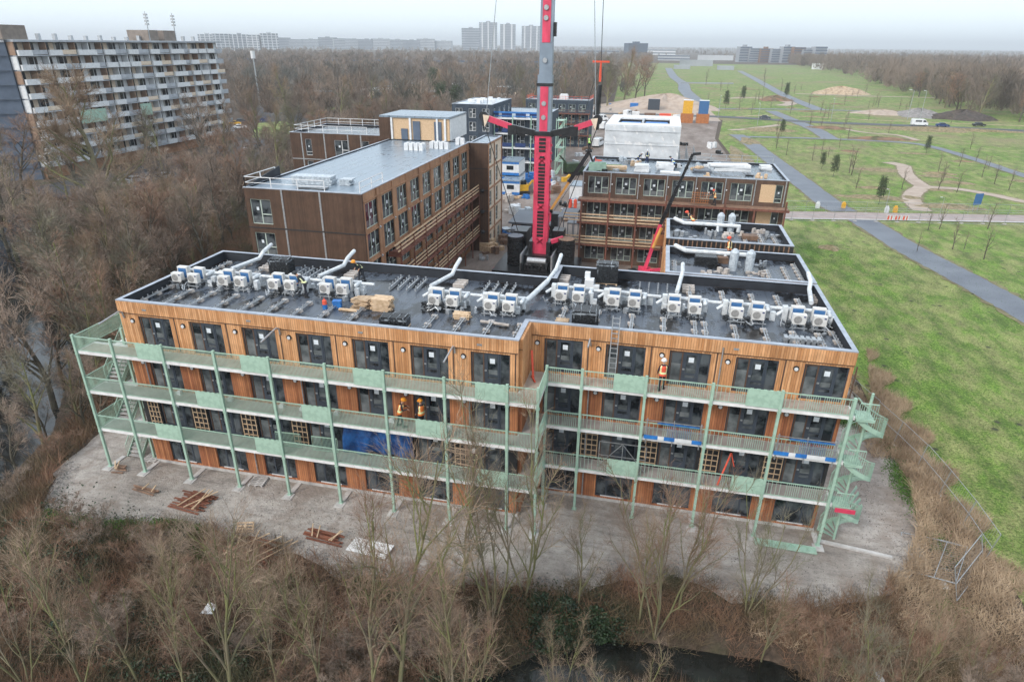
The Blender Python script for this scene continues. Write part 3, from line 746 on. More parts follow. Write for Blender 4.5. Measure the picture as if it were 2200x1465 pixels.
# left top guard around the landing
# spiral stair at the right end
SPC = (36.45, 2.3)
b = MB(); b.tube((SPC[0], SPC[1], 0), (SPC[0], SPC[1], 9.95), .075, .075, 10); sp = b.obj('spiral_stair_pole', 'green', A)
for fl in (1, 2, 3):
    z0, z = DK[fl - 1], DK[fl]; s = MB(); r_ = MB(); n = 15; a0 = R(150); a1 = R(150 - 300)
    prev = None
    for i in range(n + 1):
        t0 = a0 + (a1 - a0) * i / n; t1 = a0 + (a1 - a0) * (i + 1) / n; zz = z0 + (z - z0) * (i + 1) / (n + 1)
        ri, ro = .09, .95
        q = [(SPC[0] + rr * math.cos(t), SPC[1] + rr * math.sin(t)) for rr, t in ((ri, t0), (ro, t0), (ro, t1), (ri, t1))]
        s.poly(q[::-1], zz - .04, zz)
        p = (SPC[0] + .97 * math.cos(t0), SPC[1] + .97 * math.sin(t0), zz)
        r_.tube(p, (p[0], p[1], p[2] + 1.0), .018, .018, 4)
        for kk in (1, 2):
            tm = t0 + (t1 - t0) * kk / 3; pp = (SPC[0] + .97 * math.cos(tm), SPC[1] + .97 * math.sin(tm)); r_.tube((pp[0], pp[1], zz), (pp[0], pp[1], zz + 1), .01, .01, 4)
        if prev: r_.bar((prev[0], prev[1], prev[2] + 1.0), (p[0], p[1], p[2] + 1.0), .04, .04); r_.bar((prev[0], prev[1], prev[2] - .05), (p[0], p[1], p[2] - .05), .04, .26)
        prev = p
    so_ = s.obj('spiral_stair', 'green', A); r_.obj('stair_railing', 'green', so_)
    s = MB(); s.poly([(35.61, 1.2), (36.5, 1.2), (36.5, 2.3), (35.61, 2.3)], z - .1, z + .002); s.obj('stair_landing', 'green_dull', A)
    link('railing', rail_mesh(.9, 0), A, (35.6, 1.2, z))
b = MB(); b.box(35.65, 36.7, .98, 1.06, 2.95, 3.2); tag(b.obj('barrier_board', 'red'), 'red and white barrier board across the first landing of the spiral stair', 'barrier')
# gooseneck drain pipes sticking out of the facade
for i, (x, y) in enumerate([(-7.75, 0), (3.05, 0), (13.9, 0)]):
    b = MB(); b.path([(x, y - .07, 10.9), (x, y - .12, 11.3), (x - .02, y - .35, 11.42), (x - .02, y - 2.0, 11.25)], .05, 8)
    b.obj('overflow_pipe', 'silver', A)
b = MB(); b.path([(21.25, 2.7, 10.9), (21.22, 2.3, 11.5), (21.2, 1.5, 11.35)], .05, 8); b.obj('overflow_pipe', 'silver', A)
for (x, y, z0, z1) in [(28.55, S_ - .1, 8.9, 11.6), (4.0, -.08, 6, 8.6), (-7.0, -.08, 6, 8.6), (14.7, -.08, 3, 8.6), (21.3, S_ - .1, .3, 8.6), (-.2, -.08, .3, 2.9)]:
    b = MB(); b.tube((x, y, z0), (x, y, z1), .04, .04, 8); b.obj('downpipe', 'silver', A)

# blue tarpaulin over an opening on the second storey
def tarp():
    n, m_ = 40, 16; vs = []; fs = []
    for j in range(m_ + 1):
        for i in range(n + 1):
            u, v = i / n, j / m_; x = 6.7 + 4.45 * u - .25 * v * (1 - u); 
            zz = 5.55 - 2.25 * v - .12 * math.sin(u * 9) * v + .2 * u * v
            y = -.25 - .12 * math.sin(u * 21 + v * 2) * (.3 + v) - .1 * math.sin(u * 47 + v * 5) * .4 - .15 * math.sin(v * 3)
            vs.append((x, y, zz))
    for j in range(m_):
        for i in range(n): a = j * (n + 1) + i; fs.append((a, a + n + 1, a + n + 2, a + 1))
    b = MB(); b.add(vs, fs); o = b.obj('tarpaulin', 'tarp')
    for p in o.data.polygons: p.use_smooth = True
    md = o.modifiers.new('thickness', 'SOLIDIFY'); md.thickness = .01
    return tag(o, 'wrinkled bright blue tarpaulin hung across the second storey opening', 'tarpaulin')
tarp()

# ------------------------------------------------------------------ things on roof A
ac = thing('heat_pump', '', 'heat pump')
b = MB(); b.box(-.38, .38, -.17, .17, .34, .96); b.box(-.36, .36, -.182, -.171, .37, .93); b.obj('casing', 'ac_white', ac)
b = MB(); b.tube((-.1, -.183, .65), (-.1, -.2, .65), .23, .23, 20); b.obj('fan_grille', 'fan', ac)
b = MB(); b.box(.2, .33, -.19, -.1825, .8, .88); b.obj('badge', 'ac_navy', ac)
b = MB(); b.box(-.38, .38, .50, .82, .36, 1.2); b.obj('rear_casing', 'ac_white', ac)
b = MB(); b.box(-.31, .31, .485, .499, .44, 1.1); b.obj('label_panel', 'ac_blue', ac)
b = MB()
for x in (-.32, .32): b.box(x - .03, x + .03, -.3, 1.0, .22, .28); b.box(x - .03, x + .03, -.3, -.24, 0, .34); b.box(x - .03, x + .03, .94, 1.0, 0, .34)
b.box(-.5, .5, -.32, -.26, .14, .2); b.obj('stand', 'silver', ac)
b = MB()
rr = random.Random(3)
for q in range(5):
    pts = [(-.55 + rr.uniform(-.1, .1), -.1, .5)]
    for k in range(6): pts.append((-.62 + .18 * math.sin(k * 1.3 + q), -.25 + .09 * math.cos(k * 1.3 + q), .5 - .07 * k))
    b.path(pts, .018, 5)
b.obj('cable', 'black_metal', ac)
ACX = [(-7.3, 4.7), (-6.1, 4.75), (-3.85, 4.85), (-2.65, 4.9), (-.2, 5.0), (.95, 5.05), (3.5, 5.1), (4.65, 5.15), (11.1, 4.8), (12.25, 4.85), (14.75, 4.75), (15.9, 4.8),
       (18.75, 7.5), (19.85, 7.5), (22.1, 7.4), (23.4, 7.4), (25.85, 7.2), (27.1, 7.2), (29.55, 7.1), (30.8, 7.1), (33.1, 6.95), (34.25, 6.95)]
for i, (x, y) in enumerate(ACX):
    side = 'left' if i < 12 else 'right'; k = i if i < 12 else i - 12
    lab = f'white fan unit, {ordinal(k)} from the left on the {side} half of the near roof'
    o = ac if i == 0 else copy_tree(ac, (0, 0, 0))
    o.location = (x, y, ZR); o.rotation_euler = (0, 0, random.uniform(-.05, .05)); o['label'] = lab; o['group'] = 'heat pumps in a row on the near roof'; o['category'] = 'heat pump'
for i in range(0, 22, 2):
    x0, y0 = ACX[i]; rr = random.Random(i); b = MB(); c = MB()
    for q in range(9):
        pts = [(x0 - .7 + rr.uniform(0, 2.4), y0 + rr.uniform(-.5, .5), ZR + .05)]
        for k in range(5): p = pts[-1]; pts.append((p[0] + rr.uniform(-.3, .3), p[1] + rr.uniform(-.3, .3), ZR + rr.uniform(.03, .42)))
        (b if q % 2 else c).path(pts, .028 if q % 2 else .035, 5)
    for q in range(6): ax, ay = x0 - .6 + rr.uniform(0, 2.4), y0 + rr.uniform(-.7, 1.2); c.box(ax, ax + rr.uniform(.1, .35), ay, ay + rr.uniform(.1, .3), ZR + .01, ZR + rr.uniform(.08, .35), rz=rr.uniform(0, 3))
    o = b.obj('pipework', 'black_metal'); c.obj('bracket', 'silver', o)
    side = 'left' if i < 12 else 'right'; tag(o, f'black hoses under the {ordinal((i if i < 12 else i - 12) // 2)} pair of fan units, {side} roof half', 'pipework')
# ventilation boxes and manifold ducts between the pairs
for i in range(0, 22, 2):
    x = (ACX[i][0] + ACX[i + 1][0]) / 2; y = ACX[i][1] + 1.25
    side = 'left' if i < 12 else 'right'; k = (i if i < 12 else i - 12) // 2
    b = MB(); b.tube((x - 1.2, y, ZR + .75), (x + 1.25, y, ZR + .75), .13, .13, 10)
    b.tube((x + 1.25, y - .02, ZR + .85), (x + 1.25, y - .02, ZR + .1), .16, .16, 10); b.tube((x + 1.25, y, ZR + .75), (x + 1.25, y - .6, ZR + .75), .12, .12, 10)
    b.ball((x + 1.25, y - .6, ZR + .75), .13)
    b.box(x - 1.35, x - 1.05, y - .25, y + .15, ZR + .02, ZR + .95)
    rr = random.Random(i + 50)
    for q in range(5): ax = x - 1.5 + rr.uniform(0, 3.0); ay = y + rr.uniform(-1.1, .5); hh = rr.uniform(.3, .8); b.box(ax, ax + rr.uniform(.12, .4), ay, ay + rr.uniform(.12, .35), ZR + .02, ZR + hh)
    for q in range(3): ax = x - 1.3 + rr.uniform(0, 2.8); ay = y + rr.uniform(-.9, .4); b.tube((ax, ay, ZR + .02), (ax + rr.uniform(-.2, .2), ay, ZR + rr.uniform(.4, .8)), .09, .09, 8)
    if i not in (10, 20): b.tube((x + 1.25, y, ZR + .7), (x + 2.3, y, ZR + .7), .1, .1, 10)
    b.tube((x - 1.2, y, ZR + .7), (x - 1.7, y - .3, ZR + .4), .1, .1, 10)
    o = b.obj('ventilation_duct', 'white_duct')
    tag(o, f'short white duct behind the {ordinal(k)} pair of fan units, {side} roof half', 'duct', 'short ducts between the fan units')
# large white elbow ducts up to the rear parapet
DU = [(-4.0, 1), (2.75, 1), (10.9, 1), (17.75, 2), (26.4, 3), (34.7, 3)]
for i, (x, s) in enumerate(DU):
    rearY = D_ + (S_ if x > 17.6 else 0)
    b = MB(); yb_ = rearY - .35; yf = rearY - 3.6
    b.path([(x - (0.9 if s == 1 else .35), yf, ZR + .6), (x - .1, yb_ - 1.0, ZR + .75), (x, yb_ - .5, ZR + 1.15), (x, yb_ + .6, ZR + 1.35)], .14, 12)
    for p in ((x - .1, yb_ - 1.0, ZR + .75), (x, yb_ - .5, ZR + 1.15)): b.ball(p, .145)
    b.ball((x, yb_ + .6, ZR + 1.35), .14)
    if i == 3: b.path([(x - .35, yf, ZR + .6), (x - .9, 6.9, ZR + .55), (x - 1.2, 5.9, ZR + .5), (x - 3.0, 5.8, ZR + .5)], .17, 12)
    o = b.obj('exhaust_duct', 'white_duct')
    for k in range(3):
        b = MB(); b.box(x + .1, x + .9, yb_ - 1.6 + k * .45, yb_ - 1.35 + k * .45, ZR, ZR + .25); b.obj('ballast', 'paver', o)
    tag(o, f'big white elbow duct crossing the rear edge of the near roof, {ordinal(i)} from the left', 'duct', 'elbow ducts over the rear roof edge')
# ballasted rails
def ballast_rail(L, nb, w=.36):
    b = MB()
    for k in (-.07, .07): b.box(k - .03, k + .03, 0, L, .13, .19)
    for k in range(int(L / .45)): b.tube((0, .2 + .45 * k, .16), (0, .2 + .45 * k, .36), .035, .035, 6)
    c = MB(); c.box(-w / 2, w / 2, 0, .3, .01, .1); c.box(-w / 2 - .06, w / 2 - .06, .1, .34, .101, .18)
    return b.mesh('strut', 'silver'), c.mesh('ballast', 'paver')
BR = {}
def put_ballast(x, y, z, L, nb, label, grp, rz=0, name='ballast_rail'):
    k = (L, nb)
    if k not in BR: BR[k] = ballast_rail(L, nb)
    o = link(name, BR[k][0], None, (x, y, z), rz)
    for q in range(nb): link('ballast', BR[k][1], o, (0, .1 + (L - .5) * q / max(1, nb - 1), 0))
    tag(o, label, 'rail', grp); return o
fr = [(-7.5, 1.3), (-5.7, .9), (-4.0, .85), (-2.2, .8), (-.4, .8), (1.35, .75), (3.1, .7), (4.9, .7), (6.8, .7), (11.6, .5), (13.4, .5), (15.2, .5), (17.0, .4)]
for i, (x, y) in enumerate(fr):
    put_ballast(x, y, ZR, 3.1, 3, f'block weighted rail at the left front edge of the near roof, {ordinal(i) if i < 12 else "thirteenth"} from left', 'weighted rails on the left half of the near roof', R(0))
fr = [(19.2, 3.6), (21.3, 3.7), (23.4, 3.5), (25.3, 3.4), (27.1, 3.3), (27.7, 3.3), (29.4, 3.2), (31.1, 3.1), (32.7, 3.05), (34.1, 3.1), (34.95, 3.6)]
for i, (x, y) in enumerate(fr):
    put_ballast(x, y, ZR, 3.1, 3, f'block weighted rail at the right front edge of the near roof, {ordinal(i)} from left', 'weighted rails on the right half of the near roof')
bk = [(-6.9, 7.6), (-5.3, 7.8), (26.95, 10.1), (29.1, 9.8), (31.0, 9.7), (32.6, 9.8), (33.9, 9.5), (-3.5, 7.9)]
for i, (x, y) in enumerate(bk):
    put_ballast(x, y, ZR, 2.4, 3, f'block weighted rail behind the fan units, {ordinal(i)} along the rear parapet', 'weighted rails behind the fan units')
for gi, (x0, y0) in enumerate([(-.6, 7.6), (7.0, 7.3), (13.4, 7.6), (23.6, 9.9)]):
    for k in range(4):
        b = MB(); b.box(-.05, .05, 0, 2.4, .1, .2)
        for q in range(5): b.tube((0, .15 + .5 * q, .16), (0, .15 + .5 * q, .42), .05, .05, 6)
        o = b.obj('steel_strut', 'silver', None, (x0 + .62 * k, y0, ZR), 0)
        tag(o, f'bare steel strut, {ordinal(k)} of four in the {ordinal(gi)} bundle by the rear parapet', 'strut', 'steel struts laid behind the fan units')
# dark pallets strapped with film
PAL = [(-1.75, 8.6, 1.5, 1.0, 1.05, 'black strapped pallet load near the rear parapet of the left roof half', 0), (9.75, 1.5, 1.6, 1.0, .55, 'low black wrapped pallet at the front edge of the left roof half', 0),
       (20.7, 4.2, 1.55, 1.3, 1.0, 'black wrapped pallet load at the front of the right roof half beside the ladder', 0), (21.25, 12.4, 1.5, 1.0, 1.35, 'tall black pallet load with clear film at the rear of the right roof half', 0)]
for x, y, wx, wy, hz, lab, rz in PAL:
    p = thing('wrapped_pallet', lab, 'pallet', (x, y, ZR), .08)
    b = MB(); hh = hz
    vs = []
    b.box(-wx / 2, wx / 2, -wy / 2, wy / 2, .14, .14 + hh); b.box(-wx / 2 + .1, wx / 2 - .15, -wy / 2 + .1, wy / 2 - .1, .14 + hh, .2 + hh); b.obj('load', 'black_wrap', p)
    b = MB()
    rr = random.Random(int(x * 10))
    for k in range(4):
        xx = -wx / 2 + .12 + (wx - .24) * k / 3 + rr.uniform(-.08, .08); L_ = rr.uniform(.1, .55) * hh; ww = rr.uniform(.01, .03)
        b.box(xx - ww, xx + ww, -wy / 2 - .02, wy / 2 + .02, .2 + hh + .001, .215 + hh, rz=rr.uniform(-.12, .12)); b.box(xx - ww, xx + ww, -wy / 2 - .02, -wy / 2 - .005, .14 + hh - L_, .2 + hh)
    b.box(-wx / 2 - .015, wx / 2 + .015, -wy / 2 - .015, wy / 2 + .015, .02 + hh, .13 + hh)
    b.obj('straps', 'film', p)
    b = MB()
    for k in range(5): b.box(-wx / 2, wx / 2, -wy / 2 + k * wy / 5, -wy / 2 + k * wy / 5 + .1, .1, .135)
    for k in range(3): b.box(-wx / 2 + k * (wx - .1) / 2, -wx / 2 + .1 + k * (wx - .1) / 2, -wy / 2, wy / 2, 0, .1)
    b.obj('pallet', 'timber', p)
b = MB(); b.box(19.9, 20.5, 10.6, 11.3, ZR, ZR + .7); b.box(19.85, 20.2, 11.0, 11.4, ZR + .7, ZR + 1.1); b.box(20.5, 20.9, 10.5, 11.0, ZR, ZR + .35)
tag(b.obj('insulation_blocks', 'white'), 'stack of white insulation blocks beside the tall black pallet', 'insulation')
def timber_stack(x, y, z, wx, wy, n, name, lab, mat='timber', rz=0, messy=.1):
    rr = random.Random(int(x * 10 + y)); b = MB()
    for k in range(n):
        for j in range(5):
            yy = -wy / 2 + wy * j / 5; a = rr.uniform(-messy, messy)
            b.box(-wx / 2 + rr.uniform(-.1, .1) * wx, wx / 2 + rr.uniform(-.1, .1) * wx, yy, yy + wy / 6, k * .09, k * .09 + .07, rz=a)
    return tag(b.obj(name, mat, None, (x, y, z), rz), lab, 'timber')
timber_stack(6.55, 4.1, ZR, 1.2, .9, 7, 'timber_stack', 'loose pile of pale planks left of the pallets on the near roof', messy=.5)
timber_stack(7.9, 4.0, ZR, 1.2, .9, 9, 'timber_stack', 'neat stack of pallets on the left half of the near roof', messy=.04)
timber_stack(13.2, 3.8, ZR, .95, .6, 4, 'timber_stack', 'small stack of planks before the tenth fan unit of the left roof half', messy=.04)
timber_stack(19.35, 4.0, ZR, .7, .55, 5, 'timber_stack', 'small wooden crate stack beside the black pallet on the right roof half', messy=.03)
timber_stack(22.2, 3.5, ZR, .6, .4, 3, 'timber_stack', 'scraps of wood at the top of the ladder', messy=.5)
b = MB(); b.path([(14.5, 3.3, ZR + .12), (16.3, 3.1, ZR + .12)], .09, 8); tag(b.obj('paver_row', 'paver'), 'row of grey blocks laid before the last fan units of the left roof half', 'blocks')
b = MB(); b.path([(32.0, 4.9, ZR + .2), (34.0, 4.8, ZR + .2)], .14, 8)
for k in range(7): b.box(32.0 + .3 * k, 32.2 + .3 * k, 4.6, 5.1, ZR + .02, ZR + .35)
tag(b.obj('silver_duct', 'silver'), 'silver ribbed duct lying at the right front of the near roof', 'duct')
g = thing('gas_bottle', 'red and blue gas bottle standing on the near roof beside the blue box', 'gas bottle', (4.35, 3.2, ZR))
b = MB(); b.tube((0, 0, 0), (0, 0, .3), .15, .15, 12); b.obj('lower_body', 'blue', g)
b = MB(); b.tube((0, 0, .3), (0, 0, .55), .15, .14, 12); b.tube((0, 0, .55), (0, 0, .62), .14, .05, 12); b.tube((0, 0, .62), (0, 0, .72), .03, .03, 8); b.obj('upper_body', 'hivis_red', g)
b = MB(); b.box(-.25, .25, -.2, .2, 0, .42); b.box(-.27, .27, -.22, .22, .42, .47); tag(b.obj('blue_box', 'blue', None, (5.0, 3.6, ZR), .2), 'bright blue box on the near roof beside the gas bottle', 'box')
b = MB(); b.box(5.3, 6.7, 3.1, 3.3, ZR + .02, ZR + .12); tag(b.obj('plank', 'timber'), 'single plank between the blue box and the plank pile', 'plank')
# ladder leaning on the front edge
b = MB()
p0 = Vector((22.6, 2.05, 8.87)); p1 = Vector((22.6, 2.68, 12.9))
for dx in (-.2, .2): b.bar(p0 + Vector((dx, 0, 0)), p1 + Vector((dx, 0, 0)), .05, .07)
for k in range(14): q = p0.lerp(p1, (k + .5) / 14); b.bar(q - Vector((.18, 0, 0)), q + Vector((.18, 0, 0)), .045, .045)
tag(b.obj('ladder', 'silver'), 'aluminium ladder leaning from the top gallery to the roof edge', 'ladder')
b = MB(); b.bar((18.1, 1.7, 8.87), (17.85, 2.35, 10.4), .12, .1); b.bar((17.95, 2.0, 8.87), (18.3, 1.2, 8.95), .08, .08)
tag(b.obj('red_beam', 'hivis_red'), 'red metal beam leaning against the stepped timber wall', 'beam')
# blue and white edge protection hung on the third storey gallery
for x0, lab in ((24.75, 'blue and white edge protection on the second gallery at the middle of the right half'), (31.9, 'blue and white edge protection on the second gallery at the right end')):
    e = thing('edge_protection', lab, 'barrier', (x0, 1.38, DK[2])); L_ = 3.25
    b = MB()
    for k in range(3):
        b.box(.1 + k * 1.5, .16 + k * 1.5, 0, .05, -.35, 1.35)
    b.box(0, L_, -.02, .02, 1.2, 1.24); b.box(0, L_, -.02, .02, .7, .73); b.obj('posts', 'silver', e)
    b = MB(); b.box(0, .8, -.06, -.03, .02, .26); b.box(1.15, 1.75, -.06, -.03, .02, .26); b.box(2.7, L_, -.06, -.03, .02, .26); b.box(.7, L_ - .2, .01, .03, 1.05, 1.13); b.obj('blue_board', 'blue', e)
    b = MB(); b.box(.8, 1.15, -.06, -.03, .02, .26); b.obj('white_board', 'white', e); b = MB(); b.box(1.75, 2.7, -.06, -.03, .02, .26); b.obj('white_board', 'white', e)
    b = MB()
    for k in range(14): b.box(1.3 + .1 * k, 1.31 + .1 * k, -.01, .01, .27, 1.2)
    b.obj('mesh_infill', 'blue', e)
# things leaning on the galleries
for i, (x, y, z) in enumerate([(1.9, -.5, DK[1]), (4.4, -.45, DK[1])]):
    o = link('spare_railing', rail_mesh(1.7, 1), None, (x, y, z + .03), .05); o.scale = (1, 1, 1.05)
    tag(o, ['spare green railing leaning on the first gallery, left one', 'spare green railing leaning on the first gallery, right one'][i], 'railing')
b = MB(); 
for dx in (0, 1.4, 2.8): b.box(dx, dx + .05, 0, .05, 0, 1.9)
b.box(0, 2.85, 0, .04, .9, .94); b.box(0, 2.85, 0, .04, 1.85, 1.9); b.bar((0, .02, .1), (1.4, .02, 1.85), .04, .04); b.bar((1.4, .02, 1.85), (2.8, .02, .1), .04, .04)
tag(b.obj('scaffold_bay', 'silver', None, (22.2, 1.95, DK[1])), 'silver scaffold frame standing on the first gallery before a door', 'scaffold')
b = MB(); b.bar((29.3, 1.75, 3.15), (29.9, 2.5, 5.0), .09, .05); b.bar((29.9, 2.5, 5.0), (30.15, 2.3, 4.2), .05, .04)
tag(b.obj('red_trestle', 'hivis_red'), 'red folding frame leaning on the first gallery behind the bare tree', 'frame')
for i, (x, y, z) in enumerate([(-4.7, -.35, 5.98), (-1.0, -.35, 5.98), (2.6, -.35, 5.98), (6.3, -.35, 5.98), (9.9, -.35, 5.98), (13.5, -.35, 5.98), (4.0, -.35, 5.98)]):
    b = MB(); b.box(-.15, .15, -.12, .12, 0, .2); b.box(-.1, .1, -.08, .08, .2, .26)
    tag(b.obj('meter_box', 'white', None, (x, y, z)), f'small white box on the second gallery, {ordinal(i if i < 6 else 6)} {"from the left" if i < 6 else "one between the third and fourth"}', 'box', 'small white boxes along the second gallery')

# ------------------------------------------------------------------ generic block
def block(name, label, x0, x1, y0, y1, h, wall, roof='roof', rimh=.3, cat='building', core=True, trimc=True, wall2=None, sides='SENW', open_ops=None):
    o = thing(name, label, cat, (0, 0, 0)); t = .22; open_ops = open_ops or {}
    def f(p0, ang, L, ops, nm, mat):
        mb = MB(); facade(mb, p0, ang, L, 0, h - .05, ops, t); mb.obj(nm, mat, o)
    f((x0, y0), 0, x1 - x0, open_ops.get('S', []), 'wall', wall)
    f((x1, y0 + t), R(90), y1 - y0 - 2 * t, open_ops.get('E', []), 'wall', wall2 or wall)
    f((x1, y1), R(180), x1 - x0, [], 'wall', wall)
    f((x0, y1 - t), R(-90), y1 - y0 - 2 * t, [], 'wall', wall)
    b = MB(); b.box(x0 + .3, x1 - .3, y0 + .3, y1 - .3, .01, h - rimh - .1); b.obj('core', 'black', o)
    b = MB(); b.add([(x0 + .15, y0 + .15, h - rimh), (x1 - .15, y0 + .15, h - rimh), (x1 - .15, y1 - .15, h - rimh), (x0 + .15, y1 - .15, h - rimh)], [(0, 1, 2, 3)]); b.obj('roof', roof, o)
    rim(o, [(x0, y0), (x1, y0), (x1, y1), (x0, y1)], h - rimh, h, .225)
    return o
# D: two wings behind A at the right
for i, (y0, y1, lab) in enumerate(((14.0, 20.9, 'flat roofed wing right behind the near block, full of ducts and weighted rails'), (23.2, 30.1, 'flat roofed wing with a battened black wall, second behind the near block'))):
    d = block('building_wing', lab, 25.3, 35.4, y0, y1, H - (.012 if i == 0 else 0), 'black' if i else 'wood_orange', 'roof', .55)
    if i:
        b = MB()
        for k in range(26): b.box(25.5 + k * .38, 25.6 + k * .38, y0 - .06, y0 - .005, 9, 11.95)
        b.obj('batten', 'timber_dark', d)
    b = MB(); b.box(25.2, 25.299, y0 + .1, y1 - .1, 3, H - .1); b.obj('side_cladding', 'wood_orange', d)
# roof D items
DI = [(27.2, 19.6, 29.9, 'D1'), (27.2, 28.6, 30.5, 'D2')]
for i, (x0, y, x1, _) in enumerate(DI):
    yy = y + .0
    b = MB(); b.path([(x0 - 1.2, yy + .5, ZR + .9), (x0 - .4, yy, ZR + .7), (x0 + 4.4, yy - .05, ZR + .7), (x0 + 4.4, yy - .05, ZR + .15)], .17, 12)
    for q in ((x0 - .4, yy, ZR + .7), (x0 + 4.4, yy - .05, ZR + .7), (x0 - 1.2, yy + .5, ZR + .9)): b.ball(q, .175)
    b.tube((x0 + 2.6, yy, ZR + .7), (x0 + 2.6, yy - .4, ZR + .1), .13, .13, 10)
    tag(b.obj('ventilation_duct', 'white_duct'), ['long white duct along the rear of the first rear wing roof', 'long white duct along the front of the second rear wing roof'][i] if i == 0 else 'long white duct on the second rear wing roof', 'duct')
    for k in range(2):
        b = MB(); cx, cy = ((30.2 + k * 1.15, 17.3), (30.0 + k * .95, 28.9))[i]
        b.tube((cx, cy, ZR), (cx, cy, ZR + 1.5), .3, .33, 12); b.tube((cx, cy, ZR + 1.5), (cx, cy, ZR + 1.75), .33, .12, 12)
        tag(b.obj('silver_tank', 'clear_wrap'), f'silver wrapped upright tank, {"left" if k == 0 else "right"} one on the {"first" if i == 0 else "second"} rear wing roof', 'tank')
for i, (x, y, sx, sy, sz, mt, nm, lab) in enumerate([
    (27.0, 16.3, 2.6, 1.9, .18, 'asphalt', 'stacked_sheets', 'stack of blue grey sheets on the first rear wing roof'),
    (28.6, 28.6 + .9, 1.8, .9, .7, 'black_wrap', 'wrapped_pallet', 'black wrapped load on the second rear wing roof'),
    (28.3, 18.3, 1.7, .8, .8, 'black_wrap', 'wrapped_pallet', 'black wrapped load under the duct of the first rear wing roof'),
    (32.4, 26.6, 1.3, .9, .5, 'timber_dark', 'crate', 'brown crate on the second rear wing roof'), (29.6, 19.0, .9, .5, .6, 'timber_dark', 'crate', 'brown crate behind the worker on the first rear wing roof')]):
    b = MB()
    nL = 6
    for k in range(nL): b.box(-sx / 2 + .03 * (k % 2), sx / 2 - .04 * (k % 3), -sy / 2, sy / 2 - .03 * (k % 2), sz * k / nL + .002, sz * (k + .85) / nL)
    tag(b.obj(nm, mt, None, (x, y, ZR), .03), lab, 'load')
k = 0
for (x, y, L_) in [(28.3, 14.6, 1.2), (30.0, 14.8, 1.2), (31.4, 14.9, 1.3), (32.7, 15.2, 2.6), (34.0, 15.5, 3.3), (34.9, 15.2, 4.6), (33.4, 24.2, 4), (34.5, 24.4, 4), (32.0, 24, 2), (26.0, 15.3, 3.2)]:
    put_ballast(x, y, ZR + .01, L_, 2 + int(L_), f'weighted rail on the {"first" if y < 21 else "second"} rear wing roof, {ordinal(k)} of the lot', 'weighted rails on the rear wing roofs'); k += 1
for k, (x, y) in enumerate([(28.0, 14.9), (31.0, 18.3), (30.3, 26.5), (29.1, 27.2), (33.2, 29.0), (26.4, 26.0), (29.2, 16.2), (32.4, 18.9), (31.6, 16.5), (27.6, 25.2), (31.6, 27.6), (34.2, 27.5)]):
    b = MB(); rr = random.Random(k)
    for q in range(7): cx, cy = rr.uniform(-.5, .5), rr.uniform(-.4, .4); b.box(cx, cx + rr.uniform(.1, .4), cy, cy + rr.uniform(.1, .4), 0, rr.uniform(.1, .6), rz=rr.uniform(0, 3))
    tag(b.obj('building_materials', 'silver' if k % 2 else 'paver', None, (x, y, ZR + .01)), f'heap of small fittings on the {"first" if y < 21 else "second"} rear wing roof, {ordinal(k)} of the heaps', 'materials', 'heaps of fittings on the rear wing roofs')

# ------------------------------------------------------------------ B: long brown block at left
HB = 14.8
FB = [0.6, 2.9 + .3, 5.8 + .25, 8.7 + .2, 11.5]      # window sills
ops = {'S': [], 'E': []}; wins = []
for s_ in (8.62, 11.5): ops['S'].append((.45, 2.5, s_ - (.9 if s_ < 9 else 0) + .0, s_ - (.9 if s_ < 9 else 0) + 2.27))
ops['S'] = [(.45, 2.5, 11.5, 13.77), (.45, 2.5, 8.45, 10.7)]
BX0, BX1, BY0, BY1 = -12.3, -.85, 20.7, 55.1
for zz in (.7, 3.45, 6.2, 8.85, 11.6):
    for k in range(9): ops['E'].append((.3 + 3.7 * k, .3 + 3.7 * k + 2.75, zz - .1, zz + 2.2))
B_ = block('apartment_building', 'dark brown five storey block with pale wet roof, left behind the near block', BX0, BX1, BY0, BY1, HB, 'wood_brown', 'roof_pale', .12, wall2='wood_tan', open_ops=ops)
for (u0, u1, za, zb_) in ops['S']: put_unit(B_, (BX0 + u0, BY0 + .08, za), 0, u1 - u0, zb_ - za, ('mint', 'double'))
for (u0, u1, za, zb_) in ops['E']: put_unit(B_, (BX1 - .08, BY0 + .22 + u0, za), R(90), u1 - u0, zb_ - za, ('mint', 'triple'))
b = MB()
for x in (-8.55, -4.85):
    for z0, z1 in ((0, 11.1), (11.25, HB - .06)): b.box(x - .08, x + .08, BY0 - .04, BY0 - .003, z0, z1)
b.obj('module_joint', 'silver', B_)
b = MB()
for z in (2.9, 5.65, 8.3, 11.15): b.box(BX0 - .03, BX1 + .02, BY0 - .025, BY0 - .002, z - .05, z + .06)
b.obj('storey_joint', 'black', B_)
b = MB()
for z in (2.9, 5.65, 8.35, 11.1, 13.95):
    b.box(BX1 + .003, BX1 + .09, BY0 + .2, BY1 - .2, z, z + .14)
for k in range(10):
    b.box(BX1 + .003, BX1 + .11, BY0 + 3.1 + 3.7 * k - .15, BY0 + 3.1 + 3.7 * k + .12, 0, HB - .1)
b.obj('timber_rib', 'wood_tan', B_)
b = MB()
for z in (2.9, 5.65, 8.35, 11.1):
    for k in range(10): b.tube((BX1 + .05, BY0 + 3.1 + 3.7 * k, z - .1), (BX1 + .2, BY0 + 3.1 + 3.7 * k, z + .1), .1, .1, 6)
b.obj('joint_bracket', 'silver', B_)
